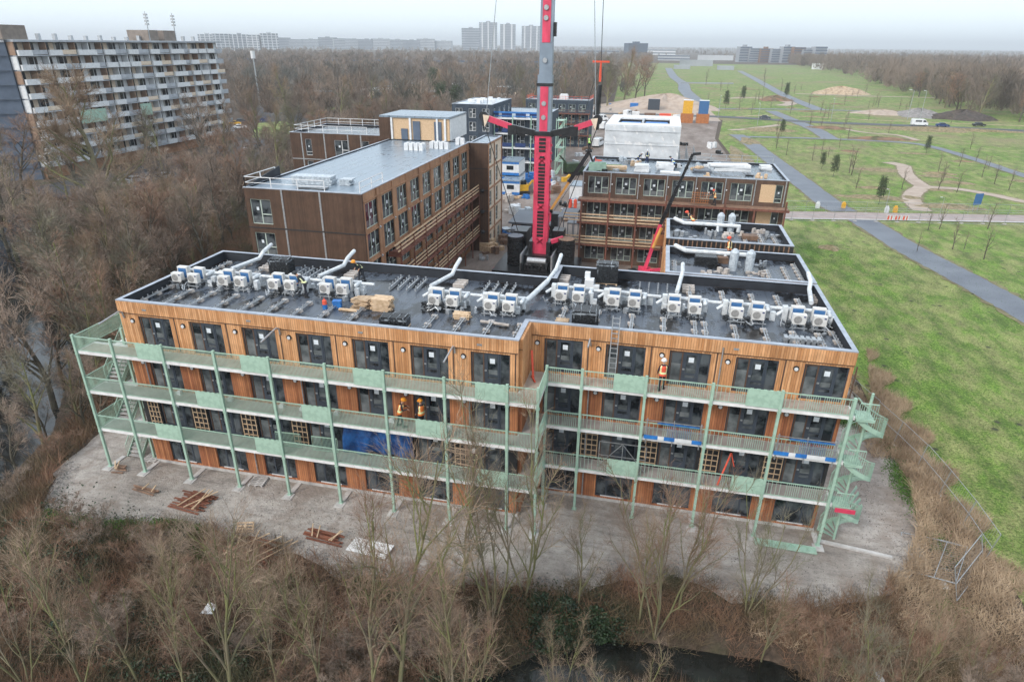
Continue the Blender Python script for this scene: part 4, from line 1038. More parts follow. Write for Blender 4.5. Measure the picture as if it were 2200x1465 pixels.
# scaffold walkway along B, two levels
for lv, z in enumerate((8.15, 5.3, 2.6)):
    b = MB(); b.box(BX1 + .15, BX1 + 1.35, 25.3, 54, z - .16, z); b.box(BX1 + .12, BX1 + 1.42, 25.2, 54.1, z - .3, z - .16); b.obj('walkway', 'rust', B_)
    b = MB()
    for q in (.35, .75, 1.15): b.box(BX1 + 1.3, BX1 + 1.36, 25.2 - q, 54.2, z + q - .08, z + q + .08)
    b.obj('guard_rail', 'timber', B_)
b = MB()
for k in range(9): yy = 25.4 + 3.6 * k; b.box(BX1 + 1.3, BX1 + 1.42, yy, yy + .12, 0, 9.2); b.box(BX1 + .1, BX1 + 1.3, yy, yy + .1, 8.16, 8.3)
b.obj('scaffold_post', 'rust', B_)
# white guard rails at the roof corners
def guard(parent, pts, z, mat='white', n=None, h=1.0):
    b = MB()
    for a, c in zip(pts[:-1], pts[1:]):
        a = Vector((*a, z)); c = Vector((*c, z)); L_ = (c - a).length; k = n or max(1, int(L_ / 2))
        b.bar(a + Vector((0, 0, h)), c + Vector((0, 0, h)), .06, .06); b.bar(a + Vector((0, 0, h * .5)), c + Vector((0, 0, h * .5)), .05, .05)
        for i in range(k + 1): q = a.lerp(c, i / k); b.box(q.x - .035, q.x + .035, q.y - .035, q.y + .035, z, z + h)
    return b.obj('guard_rail', mat, parent)
guard(B_, [(-4.4, 20.9), (-12.2, 20.9), (-12.2, 26)], HB - .1); guard(B_, [(-1.1, 21), (-1.1, 26)], HB - .1)
b = MB(); b.add([(-12.3, 20.9, HB), (-12.3, 26.8, HB), (-12.3, 26.8, HB + .9), (-12.15, 20.9, HB), (-12.15, 26.8, HB), (-12.15, 26.8, HB + .9)], [(0, 1, 2), (3, 5, 4), (0, 2, 5, 3), (1, 4, 5, 2)])
b.obj('raised_edge', 'membrane', B_)
for i, (x, y, sx, sy, sz, mt, lab) in enumerate([(-7.2, 24.4, 4.2, 1.3, .75, 'clear_wrap', 'long bundle wrapped in clear film on the pale roof'), (-4.0, 24.6, 1.3, 1.0, .6, 'clear_wrap', 'short film wrapped bundle on the pale roof'), (-6.2, 22.2, 3.0, .8, .2, 'silver', 'scattered silver offcuts at the front of the pale roof')]):
    b = MB(); rr = random.Random(i)
    for k in range(5): b.box(-sx / 2 + rr.uniform(0, .15), sx / 2 - rr.uniform(0, .3), -sy / 2, sy / 2, sz * k / 5 + .02, sz * (k + 1) / 5, rz=rr.uniform(-.03, .03) * (1 if i < 2 else 8))
    tag(b.obj('wrapped_bundle', mt, None, (x, y, HB - .12), .04), lab, 'bundle')
for i, (x0, y0, n) in enumerate([(-6.6, 46.5, 8), (-4.0, 48.5, 7), (-1.9, 52.8, 3)]):
    for k in range(n):
        b = MB(); b.box(-.25, .25, -.25, .25, .0, .75); b.box(-.2, .2, -.2, .2, .75, .85)
        tag(b.obj('roof_bag', 'white', None, (x0 + (k // 2) * .65, y0 + (k % 2) * .7, HB - .12), random.uniform(-.1, .1)), f'white sack, one of the {["left", "middle", "right"][i]} group on the pale roof before the timber module', 'sack', f'white sacks in the {["left", "middle", "right"][i]} group on the pale roof')
# timber module on the roof of B
cb = thing('rooftop_module', 'open fronted module with cream boards standing on the pale roof of the brown block', 'module', (0, 0, 0))
b = MB(); b.box(-13.3, -3.6, 54.7, 62.5, HB, 17.6); b.obj('wall', 'peach', cb)
b = MB(); b.box(-13.4, -3.5, 54.5, 62.6, 17.6, 17.85); b.obj('roof', 'roof_pale', cb)
b = MB(); b.box(-13.5, -11.9, 54.45, 54.65, HB, 17.6); b.obj('end_board', 'wood_brown', cb)
b = MB()
for x in (-11.85, -9.2, -5.4, -4.3): b = MB(); b.box(x, x + .25, 54.5, 54.69, HB, 17.6); b.obj('white_board', 'white', cb)
b = MB(); b.box(-3.59, -3.5, 54.8, 62.4, HB + .05, 17.55); b.obj('side_sheet', 'white', cb)
b = MB(); b.box(-8.7, -7.7, 54.55, 54.68, HB, 17.2); b.box(-10.4, -9.5, 54.55, 54.68, HB, 16.2); b.box(-3.5 - 2.2, -3.5 - 1.2, 54.55, 54.68, HB, 17.2)
b.obj('opening', 'flat_end', cb)
# wing of B with cream east face
ops = {'E': [(.5 + 3.6 * k, .5 + 3.6 * k + 1.3, z, z + 2.1) for z in (3.4, 6.2, 9.0, 11.9) for k in range(2)] + [(.4 + 2.4 * k, .4 + 2.4 * k + 1.3, .5, 2.3) for k in range(3)]}
Wg = block('building_wing', 'narrow brown wing with cream panelled side at the far end of the brown block', -.8, 1.75, 54.3, 62.2, HB, 'wood_brown', 'roof_pale', .1, wall2='cream', open_ops=ops)
for (u0, u1, za, zb_) in ops['E']: put_unit(Wg, (1.75 - .08, 54.52 + u0, za), R(90), u1 - u0, zb_ - za, ('mint', 'slim'))
b = MB()
for z in (2.8, 5.75, 8.6, 11.45, 14.5): b.box(1.755, 1.85, 54.3, 62.2, z, z + .22)
for y in (54.4, 57.6, 61.9): b.box(1.755, 1.87, y, y + .2, 0, HB - .1)
b.obj('timber_rib', 'wood_tan', Wg)
b = MB()
for z in (2.85, 5.7, 8.55, 11.4): b.box(-.8, 1.76, 54.26, 54.295, z, z + .1)
for z in (2.85, 5.7, 8.55): b.ball((1.0, 54.1, z), .28)
b.obj('storey_joint', 'black', Wg)
# W: brown wing at the left rear
ops = {'S': [(2.3, 3.3, 11.6, 13.9), (2.3, 3.3, 8.6, 10.8), (6.9, 9.2, 11.5, 13.8), (11.2, 12.3, 11.5, 13.7)]}
ops['S'] = [(2.3, 3.3, 11.6, 13.9), (2.3, 3.3, 8.6, 10.8), (6.9, 9.2, 11.6, 13.9), (11.2, 12.3, 11.6, 13.9)]
W_ = block('building_wing', 'brown wing with white window frames and white roof railing at the left rear', -28.9, -13.6, 57.6, 69, HB, 'wood_brown', 'roof', .25, open_ops=ops)
for (u0, u1, za, zb_) in ops['S']: put_unit(W_, (-28.9 + u0, 57.7, za), 0, u1 - u0, zb_ - za, ('white', 'slim' if u1 - u0 < 2 else 'double'))
b = MB()
for x in (-27.2, -23.6, -19.9, -17.9): b.box(x, x + .18, 57.56, 57.595, 0, HB - .1)
b.box(-28.9, -13.6, 57.55, 57.559, 11.0, 11.14); b.obj('module_joint', 'silver', W_)
guard(W_, [(-17, 58), (-28.3, 58), (-28.3, 68), (-14, 68)], HB - .05)
# ------------------------------------------------------------------ C: brown block at right
CX0, CX1, CY0, CY1 = 14.7, 39.6, 52.7, 65.5
ops = {'S': []}
for fi, (za, zb_) in enumerate(((.6, 2.5), (3.3, 5.45), (6.25, 8.35), (9.35, 11.5))):
    for k in range(7): ops['S'].append((.75 + 3.5 * k, 3.35 + 3.5 * k, za, zb_))
C_ = block('apartment_building', 'brown four storey block with mint window frames and rusty galleries, right of the red crane', CX0, CX1, CY0, CY1, H, 'wood_umber', 'roof_mid', .3, open_ops=ops)
for (u0, u1, za, zb_) in ops['S']:
    if u0 > 20: 
        b = MB(); b.box(CX0 + u0, CX0 + u0 + 1.7, CY0 - .02, CY0 + .06, za, zb_); b.obj('osb_panel', 'peach', C_)
        put_unit(C_, (CX0 + u0 + 1.72, CY0 + .1, za), 0, u1 - u0 - 1.72, zb_ - za, ('mint', 'slim'))
    else: put_unit(C_, (CX0 + u0, CY0 + .1, za), 0, u1 - u0, zb_ - za, ('mint', 'triple'))
for i, z in enumerate((3.05, 5.95, 8.85)):
    b = MB(); b.box(CX0 - .3, CX1 + .3, 51.0, CY0 - .03, z - .22, z - .02); b.obj('gallery_slab', 'rust', C_)
    b = MB(); b.box(CX0 - .2, CX1 + .2, 51.1, CY0 - .05, z - .018, z); b.obj('gallery_floor', 'timber_dark', C_)
    if i < 2:
        b = MB()
        for q in (.25, .65, 1.05): b.box(CX0 - 2.0, CX1 - 12.2, 50.94, 50.99, z + q - .08, z + q + .08)
        b.obj('guard_rail', 'timber', C_)
    else:
        b = MB(); b.box(CX0 - .3, CX1 + .3, 50.95, 50.99, z - .28, z - .02); b.obj('edge_beam', 'rust', C_)
b = MB()
for k in range(8): x = CX0 + .2 + 3.5 * k; b.box(x - .1, x + .1, 50.82, 50.93, 0, 9.9 if k in (1, 3, 5, 7) else 8.8)
for k in range(3): b.box(CX0 + 3.0 + 3.5 * k - .05, CX0 + 3.2 + 3.5 * k - .05, 50.7, 50.8, 9.6, 9.75)
b.obj('gallery_post', 'rust', C_)
b = MB()
for k in range(8): x = CX0 + 3.5 * k + .1; b.box(x - .06, x + .06, CY0 - .06, CY0 - .004, 8.9, H - .08)
b.obj('module_joint', 'silver', C_)
b = MB()
for i in range(4):
    for k in range(6): b.ball((CX0 + .3 + 3.5 * k, CY0 - .1, (2.1, 4.9, 7.8, 10.6)[i]), .09)
b.obj('wall_lamp', 'white', C_)
rng2 = random.Random(5)
CI = [(18.4, 56.6, 3.2, 1.2, .5, 'timber', 'stack of pale timber on the roof of the right brown block, left one'), (18.0, 58.2, 3.0, 1.0, .35, 'weed', 'stack of green edged boards on the roof of the right brown block'),
      (22.0, 56.5, 2.0, 1.6, .9, 'white', 'white film wrapped load on the right brown roof behind the timber'), (24.9, 58.5, 2.4, 1.8, .9, 'white', 'crumpled white sheeting on the right brown roof'),
      (25.6, 55.6, 2.6, 1.4, .25, 'white', 'flat white boards near the front edge of the right brown roof'), (33.2, 60.3, 5.4, 2.2, .8, 'white', 'long white wrapped stack on the right brown roof'), (38.0, 62.0, 1.6, 1.4, .6, 'white', 'small white bundle at the right end of the brown roof'),
      (29.6, 58.6, 2.4, 3.0, .3, 'asphalt', 'grey sheets stacked on the right brown roof beside the crane boom'), (22.3, 59.2, 1.1, 3.0, .2, 'peach', 'strip of bare boards on the right brown roof beside two workers'), (35.4, 56.5, 1.2, .6, .15, 'black', 'dark roll lying on the right brown roof')]
for x, y, sx, sy, sz, mt, lab in CI:
    b = MB()
    for k in range(4): b.box(-sx / 2 + rng2.uniform(0, .2), sx / 2 - rng2.uniform(0, .2), -sy / 2 + rng2.uniform(0, .2), sy / 2 - rng2.uniform(0, .2), sz * k / 4 + .01, sz * (k + 1) / 4, rz=rng2.uniform(-.12, .12))
    tag(b.obj('roof_material', mt, None, (x, y, H - .3), rng2.uniform(-.1, .1)), lab, 'materials')
b = MB(); b.box(-1.1, 1.1, -.8, .8, 0, .08)
for s_ in (-1, 1): b.box(-1.1, 1.1, s_ * .8 - .03, s_ * .8 + .03, .08, 1.0); b.box(s_ * 1.1 - .03, s_ * 1.1 + .03, -.77, .77, .08, 1.0)
tag(b.obj('skip', 'green', None, (16.3, 55.0, H - .3), .1), 'open green skip at the left front corner of the right brown roof', 'skip')
b = MB()
for k in range(6): b.box(-.5 + k * .2, -.45 + k * .2, -.03, .03, 0, 1.3 - .15 * k)
b.box(-.6, .6, -.2, .2, .5, .6, rz=.3); b.box(-.4, .4, -.2, .2, .9, 1.0, rz=-.4); tag(b.obj('red_barrier', 'hivis_red', None, (16.2, 57.6, H - .3)), 'tangle of red barriers at the left rear of the right brown roof', 'barrier')
rr = random.Random(61)
for i in range(20):
    x = rr.uniform(16, 38.5); y = rr.uniform(54, 64.5); mt = ['white', 'clear_wrap', 'timber', 'black_wrap', 'silver'][i % 5]; b = MB()
    for k in range(rr.randint(2, 5)): ax, ay = rr.uniform(-.6, .6), rr.uniform(-.5, .5); b.box(ax, ax + rr.uniform(.2, .9), ay, ay + rr.uniform(.2, .6), .01, rr.uniform(.12, .6), rz=rr.uniform(0, 3))
    tag(b.obj('roof_material', mt, None, (x, y, H - .3)), f'small heap of {dict(white="white sheeting", clear_wrap="clear film", timber="pale offcuts", black_wrap="black plastic", silver="silver parts")[mt]} on the right brown roof', 'materials', 'small heaps on the right brown roof')
guard(C_, [(29, 65.2), (39.3, 65.2)], H - .05, 'silver')
# wooden guard building left of C (small dark hut with grey roof)
hut = thing('site_hut', 'low dark hut with grey flat roof left behind the red crane', 'hut', (0, 0, 0))
b = MB(); b.box(3.5, 10.0, 59.2, 67.2, 2.95, 3.2); b.obj('roof', 'asphalt', hut)
b = MB(); b.box(3.9, 9.8, 59.7, 67.0, 0, 2.95); b.obj('wall', 'black', hut)
b = MB(); b.box(4.1, 5.3, 59.6, 59.695, .2, 2.7); b.obj('panel', 'wood_orange', hut)
for k in range(3): put_unit(hut, (5.5 + 1.1 * k, 59.6, .3), 0, 1.0, 2.3, ('dark', 'slim'))
# glass canopy next to C
for i, (x0, x1, y0, y1, z) in enumerate([(11.6, 13.9, 53.2, 58.5, 5.9), (12.0, 14.0, 60, 66, 3.4)]):
    b = MB(); b.box(x0, x1, y0, y1, z - .1, z)
    for x, y in ((x0 + .1, y0 + .1), (x1 - .1, y0 + .1), (x0 + .1, y1 - .1), (x1 - .1, y1 - .1)): b.box(x - .06, x + .06, y - .06, y + .06, 0, z - .1)
    tag(b.obj('canopy', 'asphalt'), ['upper grey canopy beside the galleries of the right brown block', 'lower grey canopy behind the crane cabin'][i], 'canopy')
# orange timber frame right of second crane
b = MB(); b.box(25.9, 26.2, 49.2, 49.5, 0, 6.2); b.box(24.2, 26.2, 49.1, 49.19, 4.0, 5.4); b.box(24.2, 26.1, 49.5, 50, .5, .8)
tag(b.obj('timber_hoist_frame', 'orange'), 'orange timber frame behind the base of the second red crane', 'frame')
b = MB(); b.box(-1.0, 1.0, -.5, .5, 0, .6)
b.box(-.9, .9, -.45, .45, .6, 1.0)
y_ = thing('scissor_lift', 'yellow lifting platform on the upper gallery of the right brown block', 'lift', (28.3, 50.0, 6.0))
b = MB(); b.box(-1, 1, -.5, .5, -.6, 0); b.box(-1, -.9, -.5, .5, 0, 1.3); b.box(.9, 1, -.5, .5, 0, 1.3); b.box(-1, 1, -.5, -.42, 1.2, 1.3); b.box(-.45, .45, -.5, -.3, .1, 1.0); b.obj('basket', 'yellow', y_)
b = MB(); b.box(-.85, .85, -.4, .4, 1.0, 1.15); b.box(-.35, .35, -.1, .1, -6, -.6); b.obj('mast', 'black_metal', y_)
b = MB()
for k in range(8): b.bar((k * .28, 0, 0), (k * .28 + .1, 0, 1.5), .04, .04)
for k in range(5): b.box(0, 2.1, -.03, .03, .1 + .3 * k, .15 + .3 * k)
tag(b.obj('rebar_cage', 'orange', None, (28.4, 51.5, 9.0)), 'orange steel mesh panel carried on the top gallery', 'mesh panel')

# ------------------------------------------------------------------ E, F: slate blue blocks behind, wrapped block
def simple_wins(w0, w1, n, zs, hh, ww):
    return [(w0 + (w1 - w0 - ww) * k / max(1, n - 1), w0 + (w1 - w0 - ww) * k / max(1, n - 1) + ww, z, z + hh) for z in zs for k in range(n)]
ops = {'S': simple_wins(.8, 8.4, 3, (3.4, 6.3, 9.2, 12.0), 1.9, 1.6), 'E': simple_wins(1, 17, 4, (12.1,), 1.7, 1.8)}
E1 = block('apartment_building', 'slate blue block with white covered roof behind the brown block', -21.3, -12.2, 112, 131, HB, 'blue_cladding', 'roof_white', .1, open_ops=ops)
for (u0, u1, za, zb_) in ops['S']: put_unit(E1, (-21.3 + u0, 112.08, za), 0, u1 - u0, zb_ - za, ('white', 'double'))
for (u0, u1, za, zb_) in ops['E']: put_unit(E1, (-12.2 - .08, 112.22 + u0, za), R(90), u1 - u0, zb_ - za, ('white', 'double'))
b = MB(); rr = random.Random(9)
for k in range(16): x, y = rr.uniform(-20, -14), rr.uniform(114, 129); s_ = rr.uniform(.4, 1.4); b.box(x, x + s_, y, y + s_ * 1.3, HB - .1, HB + rr.uniform(.15, .7), rz=rr.uniform(0, 2))
tag(b.obj('roof_material', 'white'), 'heaps of white sheeting on the roof of the far slate blue block', 'materials')
ops = {'S': simple_wins(.6, 14.4, 5, (.4, 3.3, 6.2, 9.3), 2.1, 1.9)}
F_ = block('apartment_building', 'block with white gallery edges, green posts and blue netting behind the crane boom', -17.2, -2.0, 115.6, 140, 12.0, 'blue_cladding', 'roof_pale', .1, open_ops=ops)
F_.location = (0, 0, 0)
for (u0, u1, za, zb_) in ops['S']: put_unit(F_, (-17.2 + u0, 115.7, za), 0, u1 - u0, zb_ - za, ('white', 'double'))
for z in (2.85, 5.85, 8.85, 12.05):
    b = MB(); b.box(-20.5, -2.0, 113.6, 115.55, z - .3, z); b.obj('gallery_slab', 'white', F_)
    b = MB()
    for k in range(5): b.box(-17 + 3.1 * k + .3, -17 + 3.1 * k + 2.6, 113.62, 113.68, z + .1, z + .95)
    b.obj('net_panel', 'blue_dark', F_)
b = MB(); b.box(-20.5, -2, 113.5, 113.56, 13.0, 13.35); b.box(-20.5, -2, 113.5, 113.56, 12.3, 12.5); b.obj('edge_protection', 'blue', F_)
b = MB()
for x in (-20.3, -16.2, -12.1, -8, -3.9): b.box(x - .1, x + .1, 113.4, 113.55, 0, 12.6)
b.obj('gallery_post', 'green', F_)
for k in range(9):
    b = MB(); b.box(-.4, .4, -.3, .3, 0, .85); b.box(-.3, .3, -.31, -.301, .2, .7)
    tag(b.obj('roof_unit', 'white', None, (-18.5 + 1.9 * k, 114.6 + .3 * (k % 2), 12.05), 0), f'white box unit on the far blue edged terrace, {ordinal(k)} from the left', 'roof unit', 'white units on the far terrace')
ops = {'S': simple_wins(.8, 17, 6, (.8, 3.9, 6.9, 9.6), 1.9, 1.9)}
E2 = block('apartment_building', 'slate blue block with red roof edge guards far behind the crane arms', -14.5, 3.6, 160, 170, 12.6, 'blue_cladding', 'roof', .2, open_ops=ops)
for (u0, u1, za, zb_) in ops['S']: put_unit(E2, (-14.5 + u0, 160.1, za), 0, u1 - u0, zb_ - za, ('mint', 'double'))
guard(E2, [(-14.3, 170), (-14.3, 160.1), (3.5, 160.1), (3.5, 170)], 12.5, 'hivis_red')
for z in (3.4, 6.4, 9.2):
    b = MB(); b.box(-14.5, 4, 158.4, 159.9, z - .25, z); b.obj('gallery_slab', 'rust', E2); guard(E2, [(-6, 158.5), (4, 158.5)], z, 'rust', h=.9)
b = MB()
for k in range(5): b.box(-6 + 2.4 * k, -5.85 + 2.4 * k, 158.4, 158.55, 0, 9.2)
b.obj('gallery_post', 'timber_dark', E2)
b = MB(); b.box(-1.2, 1.2, -.8, .8, 0, 1.2); b.box(-1.0, 1.0, -.7, .7, 1.2, 1.5); tag(b.obj('site_container', 'white', None, (-4.2, 164, 12.42)), 'small white container on the roof of the far slate blue block', 'container')
# stair tower and machinery in green between F and road
b = MB()
for x, y in ((1.3, 116), (3.0, 116), (1.3, 119), (3.0, 119)): b.box(x - .08, x + .08, y - .08, y + .08, 0, 12)
for k in range(4): b.box(1.3, 3.0, 116, 119, 2.9 * k + 2.8, 2.9 * k + 2.9); b.bar((1.4, 116, 2.9 * k), (2.9, 119, 2.9 * k + 2.8), .8, .08)
for k in range(4): b.bar((1.3, 115.9, 2.9 * k), (3.0, 115.9, 2.9 * k + 2.9), .06, .06)
tag(b.obj('green_stair_tower', 'green'), 'pale green steel stair tower behind the crane boom', 'stair tower')
b = thing('green_machine', 'dark green machine standing on the muddy site road behind the crane', 'machine', (5.6, 116.5, 0), .5)
m_ = MB(); m_.box(-2.2, 1.6, -1.2, 1.2, .8, 2.7); m_.box(1.6, 2.4, -1.0, 1.0, .8, 1.9); m_.bar((-2, 0, 2.7), (-3.6, 0, 4.4), .3, .3); m_.obj('body', 'ivy', b)
for x in (-1.6, .2, 1.8):
    for y in (-1.15, 1.15): m_ = MB(); m_.tube((x, y - .15, .5), (x, y + .15, .5), .5, .5, 14); m_.obj('wheel', 'rubber', b)
# white wrapped block
wr = thing('wrapped_building', 'block wrapped in white scaffold sheeting with open blue centred roof', 'building', (0, 0, 0))
def draped(x0, x1, y, z0, z1, ny=1):
    n, m2 = 60, 26; vs = []; fs = []
    for j in range(m2 + 1):
        for i in range(n + 1):
            u, v = i / n, j / m2
            seam = abs((u * 6) % 1 - .5) * 2; hs = abs((v * 3) % 1 - .5) * 2
            d = .0 * (1 - seam ** 6) + .03 * math.sin(u * 40 + v * 7) + .03 * math.sin(v * 30 + u * 9) + .025 * math.sin(u * 97 + v * 31) - .06 * (hs > .92)
            vs.append((x0 + (x1 - x0) * u, y - d, z0 + (z1 - z0) * v + .06 * math.sin(u * 18) * (1 - v)))
    for j in range(m2):
        for i in range(n): a = j * (n + 1) + i; fs.append((a, a + 1, a + n + 2, a + n + 1))
    b = MB(); b.add(vs, fs); return b
WX0, WX1, WY0, WY1 = 12.9, 27.6, 104.2, 122.6
o = draped(WX0, WX1, WY0, 2.2, 12.4).obj('front_sheet', 'sheet', wr)
b = MB(); b.box(WX0, WX1, WY0 + .05, WY0 + .2, 0, 12.3); b.box(WX0, WX0 + .15, WY0 + .2, WY1, 0, 12.4); b.box(WX1 - .15, WX1, WY0 + .2, WY1, 0, 12.4); b.box(WX0 + .15, WX1 - .15, WY1 - .15, WY1, 0, 12.6)
b.box(WX0 + .15, WX1 - .15, WY0 + .2, WY0 + 4.4, 12.15, 12.4); b.box(WX0 + .15, WX1 - .15, WY1 - 5, WY1 - .15, 12.15, 12.5); b.box(WX0 + .15, WX0 + 2.2, WY0 + 4.4, WY1 - 5, 12.15, 12.42); b.box(WX1 - 2.2, WX1 - .15, WY0 + 4.4, WY1 - 5, 12.15, 12.42)
b.obj('side_sheet', 'white', wr)
b = MB(); b.box(WX0 + 2.2, WX1 - 2.2, WY0 + 4.4, WY1 - 5, 11.0, 11.3); b.obj('roof_deck', 'blue_dark', wr)
b = MB(); b.box(WX0 + 2.6, WX0 + 6.6, WY0 + 5.6, WY1 - 8, 11.3, 12.0); b.box(WX0 + 7.6, WX1 - 2.6, WY0 + 5.2, WY1 - 8, 11.3, 12.1); b.obj('blue_panel', 'blue', wr)
b = MB(); b.box(WX0 + 6.9, WX0 + 7.3, WY0 + 4.4, WY1 - 5, 11.3, 12.5)
for z in (5.4, 8.6, 11.2): b.box(WX0 + .2, WX1 - .2, WY0 - .11, WY0 - .07, z, z + .07)
b.obj('scaffold_tube', 'silver', wr)
# scaffold beside the wrapped block, and excavated beds
b = MB()
for i in range(3):
    for j in range(9):
        b.box(28.0 + i * 1.6, 28.08 + i * 1.6, 104 + j * 2.5, 104.08 + j * 2.5, 0, 6.5)
for z in (2, 4, 6):
    for j in range(9): b.box(28, 31.3, 104 + j * 2.5, 104.06 + j * 2.5, z, z + .06)
    for i in range(3): b.box(28.0 + i * 1.6, 28.06 + i * 1.6, 104, 124, z + .07, z + .13)
tag(b.obj('scaffold', 'silver'), 'open steel scaffold against the right side of the wrapped block', 'scaffold')
M['dry_mat'] = pm('dry_plant_mat', (0.30, 0.225, 0.14), (0.13, 0.12, 0.055), 1.4, .95, world=True, bmp=.8)
def heap(name, cx, cy, rx, ry, h, mat, label, seed=0, cat='earth heap'):
    rr = np.random.default_rng(seed); n, m2 = 26, 8; vs = []; fs = []; ph = rr.uniform(0, 6, 6)
    for j in range(m2 + 1):
        q = j / m2
        for i in range(n):
            t = 2 * math.pi * i / n
            rad = (1 + .15 * math.sin(3 * t + ph[0]) + .1 * math.sin(5 * t + ph[1]) + .06 * math.sin(11 * t + ph[2] + q * 5)) * (1 - q)
            z = h * (1 - (1 - q) ** 1.6) * (1 + .12 * math.sin(7 * t + ph[3])) + .06 * h * math.sin(13 * t + q * 9)
            vs.append((cx + rx * rad * math.cos(t), cy + ry * rad * math.sin(t), z if j else -.05))
    for j in range(m2):
        for i in range(n): fs.append((j * n + i, j * n + (i + 1) % n, (j + 1) * n + (i + 1) % n, (j + 1) * n + i))
    b = MB(); b.add(vs, fs); return tag(b.obj(name, mat), label, cat)
M['soil'] = pm('dark_soil', (0.09, 0.07, 0.06), (0.04, 0.033, 0.028), .8, .95, world=True, bmp=.6)
M['gravel'] = pm('grey_gravel', (0.28, 0.26, 0.25), (0.17, 0.16, 0.155), .8, .95, world=True, bmp=.6)
heap('soil_heap', 35, 115, 4.5, 8, 1.2, 'soil', 'dark dug soil heap right of the wrapped block', 1)
heap('soil_heap', 36, 140, 4, 14, 1.0, 'gravel', 'grey rubble bed behind the dark soil heap', 2)
heap('soil_heap', 130.8, 292, 10, 9, 3.0, 'gravel', 'long grey sand heap before the right woodland', 3)
heap('soil_heap', 145, 285, 14, 8, 3.4, 'soil', 'dark earth heap between the sand heap and the right woodland', 4)
heap('soil_heap', 118, 300, 12, 9, 1.6, 'sand_path', 'low pale sand heap left of the long grey heap', 5)
heap('soil_heap', 131, 440, 16, 14, 4, 'reed', 'brown mound far out on the grass before the woodland', 6)
heap('sand_heap', 24, 303, 26, 16, 5.5, 'sand_path', 'wide pale sand heap behind the yard containers', 7)
heap('soil_heap', 82, 366, 9, 9, 2.4, 'scrub', 'round brown mound beside the far winding path', 8)
for i, (x, y, rx, ry, h) in enumerate([(82.8, 232.3, 8, 4, .8), (91.8, 204, 11, 3.5, .8), (60.5, 219, 9, 5, .9), (116.9, 234.8, 14, 4, .9), (49.6, 68.2, 1.6, 1.5, .45), (65.5, 108, 7, 2.6, .35), (77.4, 103, 6, 3, .4), (75.2, 142.4, 6, 3, .3), (50.5, 187, 3, 9, .7), (44.8, 150, 3, 22, .8), (120, 238, 30, 2.5, 1.0)]):
    heap('dry_grass_clump', x, y, rx, ry, h, 'dry_mat' if i not in (1, 0) else 'scrub', f'low mat of dry brown plants on the park grass, {ordinal(i)} of these mats', 10 + i, 'dry plants')['group'] = 'mats of dry plants on the park grass'

rr = random.Random(15)
for i in range(46):
    x = rr.uniform(50, 135); y = rr.uniform(98, 520) if i % 3 else rr.uniform(98, 190)
    if x > 140 - (y < 230) * 0 or (abs(y - 255) < 12) or abs(x - (55.5 - (y - 100) * .05)) < 5 or abs(y - 199) < 4: continue
    heap('dry_grass_clump', x, y, rr.uniform(1, 3) * (1 + y / 250), rr.uniform(.6, 1.6) * (1 + y / 250), rr.uniform(.15, .5), 'dry_mat' if i % 4 else 'scrub', 'small low mat of dry brown plants scattered on the park grass', 50 + i, 'dry plants')['group'] = 'small mats of dry plants scattered on the park grass'

# ------------------------------------------------------------------ red telescopic crane
cr = thing('mobile_crane', 'giant red telescopic crane with spread black and red guying arms behind the near block', 'crane', (0, 0, 0))
CXc, CYc = 10.6, 46.0
b = MB(); b.box(9.68, 11.55, CYc - .55, CYc + .55, 3.6, 17.4)
b.obj('boom_base', 'red', cr)
b = MB()
def ladder_panel(z0, z1, k):
    for i in range(k):
        a = z0 + (z1 - z0) * i / k; b.box(10.22, 11.0, CYc - .6, CYc - .553, a + .06, a + (z1 - z0) / k - .06)
ladder_panel(15.2, 16.9, 4); ladder_panel(9.2, 14.0, 12); ladder_panel(5.1, 8.4, 8)
b.box(10.35, 10.9, CYc - .6, CYc - .553, 14.55, 14.8); b.obj('boom_recess', 'black_metal', cr)
b = MB()
for z in (14.3, 8.85, 4.6):
    for s_ in (-1, 1): b.bar((CXc - .35, CYc - .62, z - .3), (CXc + .35, CYc - .62, z + .3), .1, .06); b.bar((CXc - .35, CYc - .63, z + .3), (CXc + .35, CYc - .63, z - .3), .1, .06)
for q in range(12): b.box(11.55, 11.7, CYc - .2, CYc + .1, 6 + .9 * q, 6.25 + .9 * q)
b.obj('boom_bracing', 'red', cr)
b = MB(); b.box(9.85, 11.5, CYc - .5, CYc + .5, 17.4, 23.6); b.box(10.0, 11.42, CYc - .45, CYc + .45, 23.6, 34.5); b.box(10.15, 11.4, CYc - .4, CYc + .4, 34.5, 48); b.obj('telescopic_section', 'crane_grey', cr)
b = MB(); b.box(10.2, 11.12, CYc - .56, CYc - .505, 17.6, 22.4); b.box(10.25, 11.15, CYc - .51, CYc - .455, 26.9, 34.4); b.box(10.3, 11.2, CYc - .46, CYc - .405, 34.6, 47); b.obj('red_stripe', 'red', cr)
b = MB()
for z in (19.1, 20.6, 29.3, 30.3, 25.1): b.tube((CXc + .05, CYc - .57, z), (CXc + .05, CYc - .66, z), .28, .25, 14)
b.obj('lock_plate', 'silver', cr)
b = MB(); b.box(9.75, 11.6, CYc - .6, CYc + .6, 22.45, 22.75); b.box(9.6, 11.7, CYc - .7, CYc + .7, 17.1, 17.55); b.box(11.45, 11.75, CYc - .2, CYc + .2, 27.5, 28.9); b.obj('collar', 'black_metal', cr)
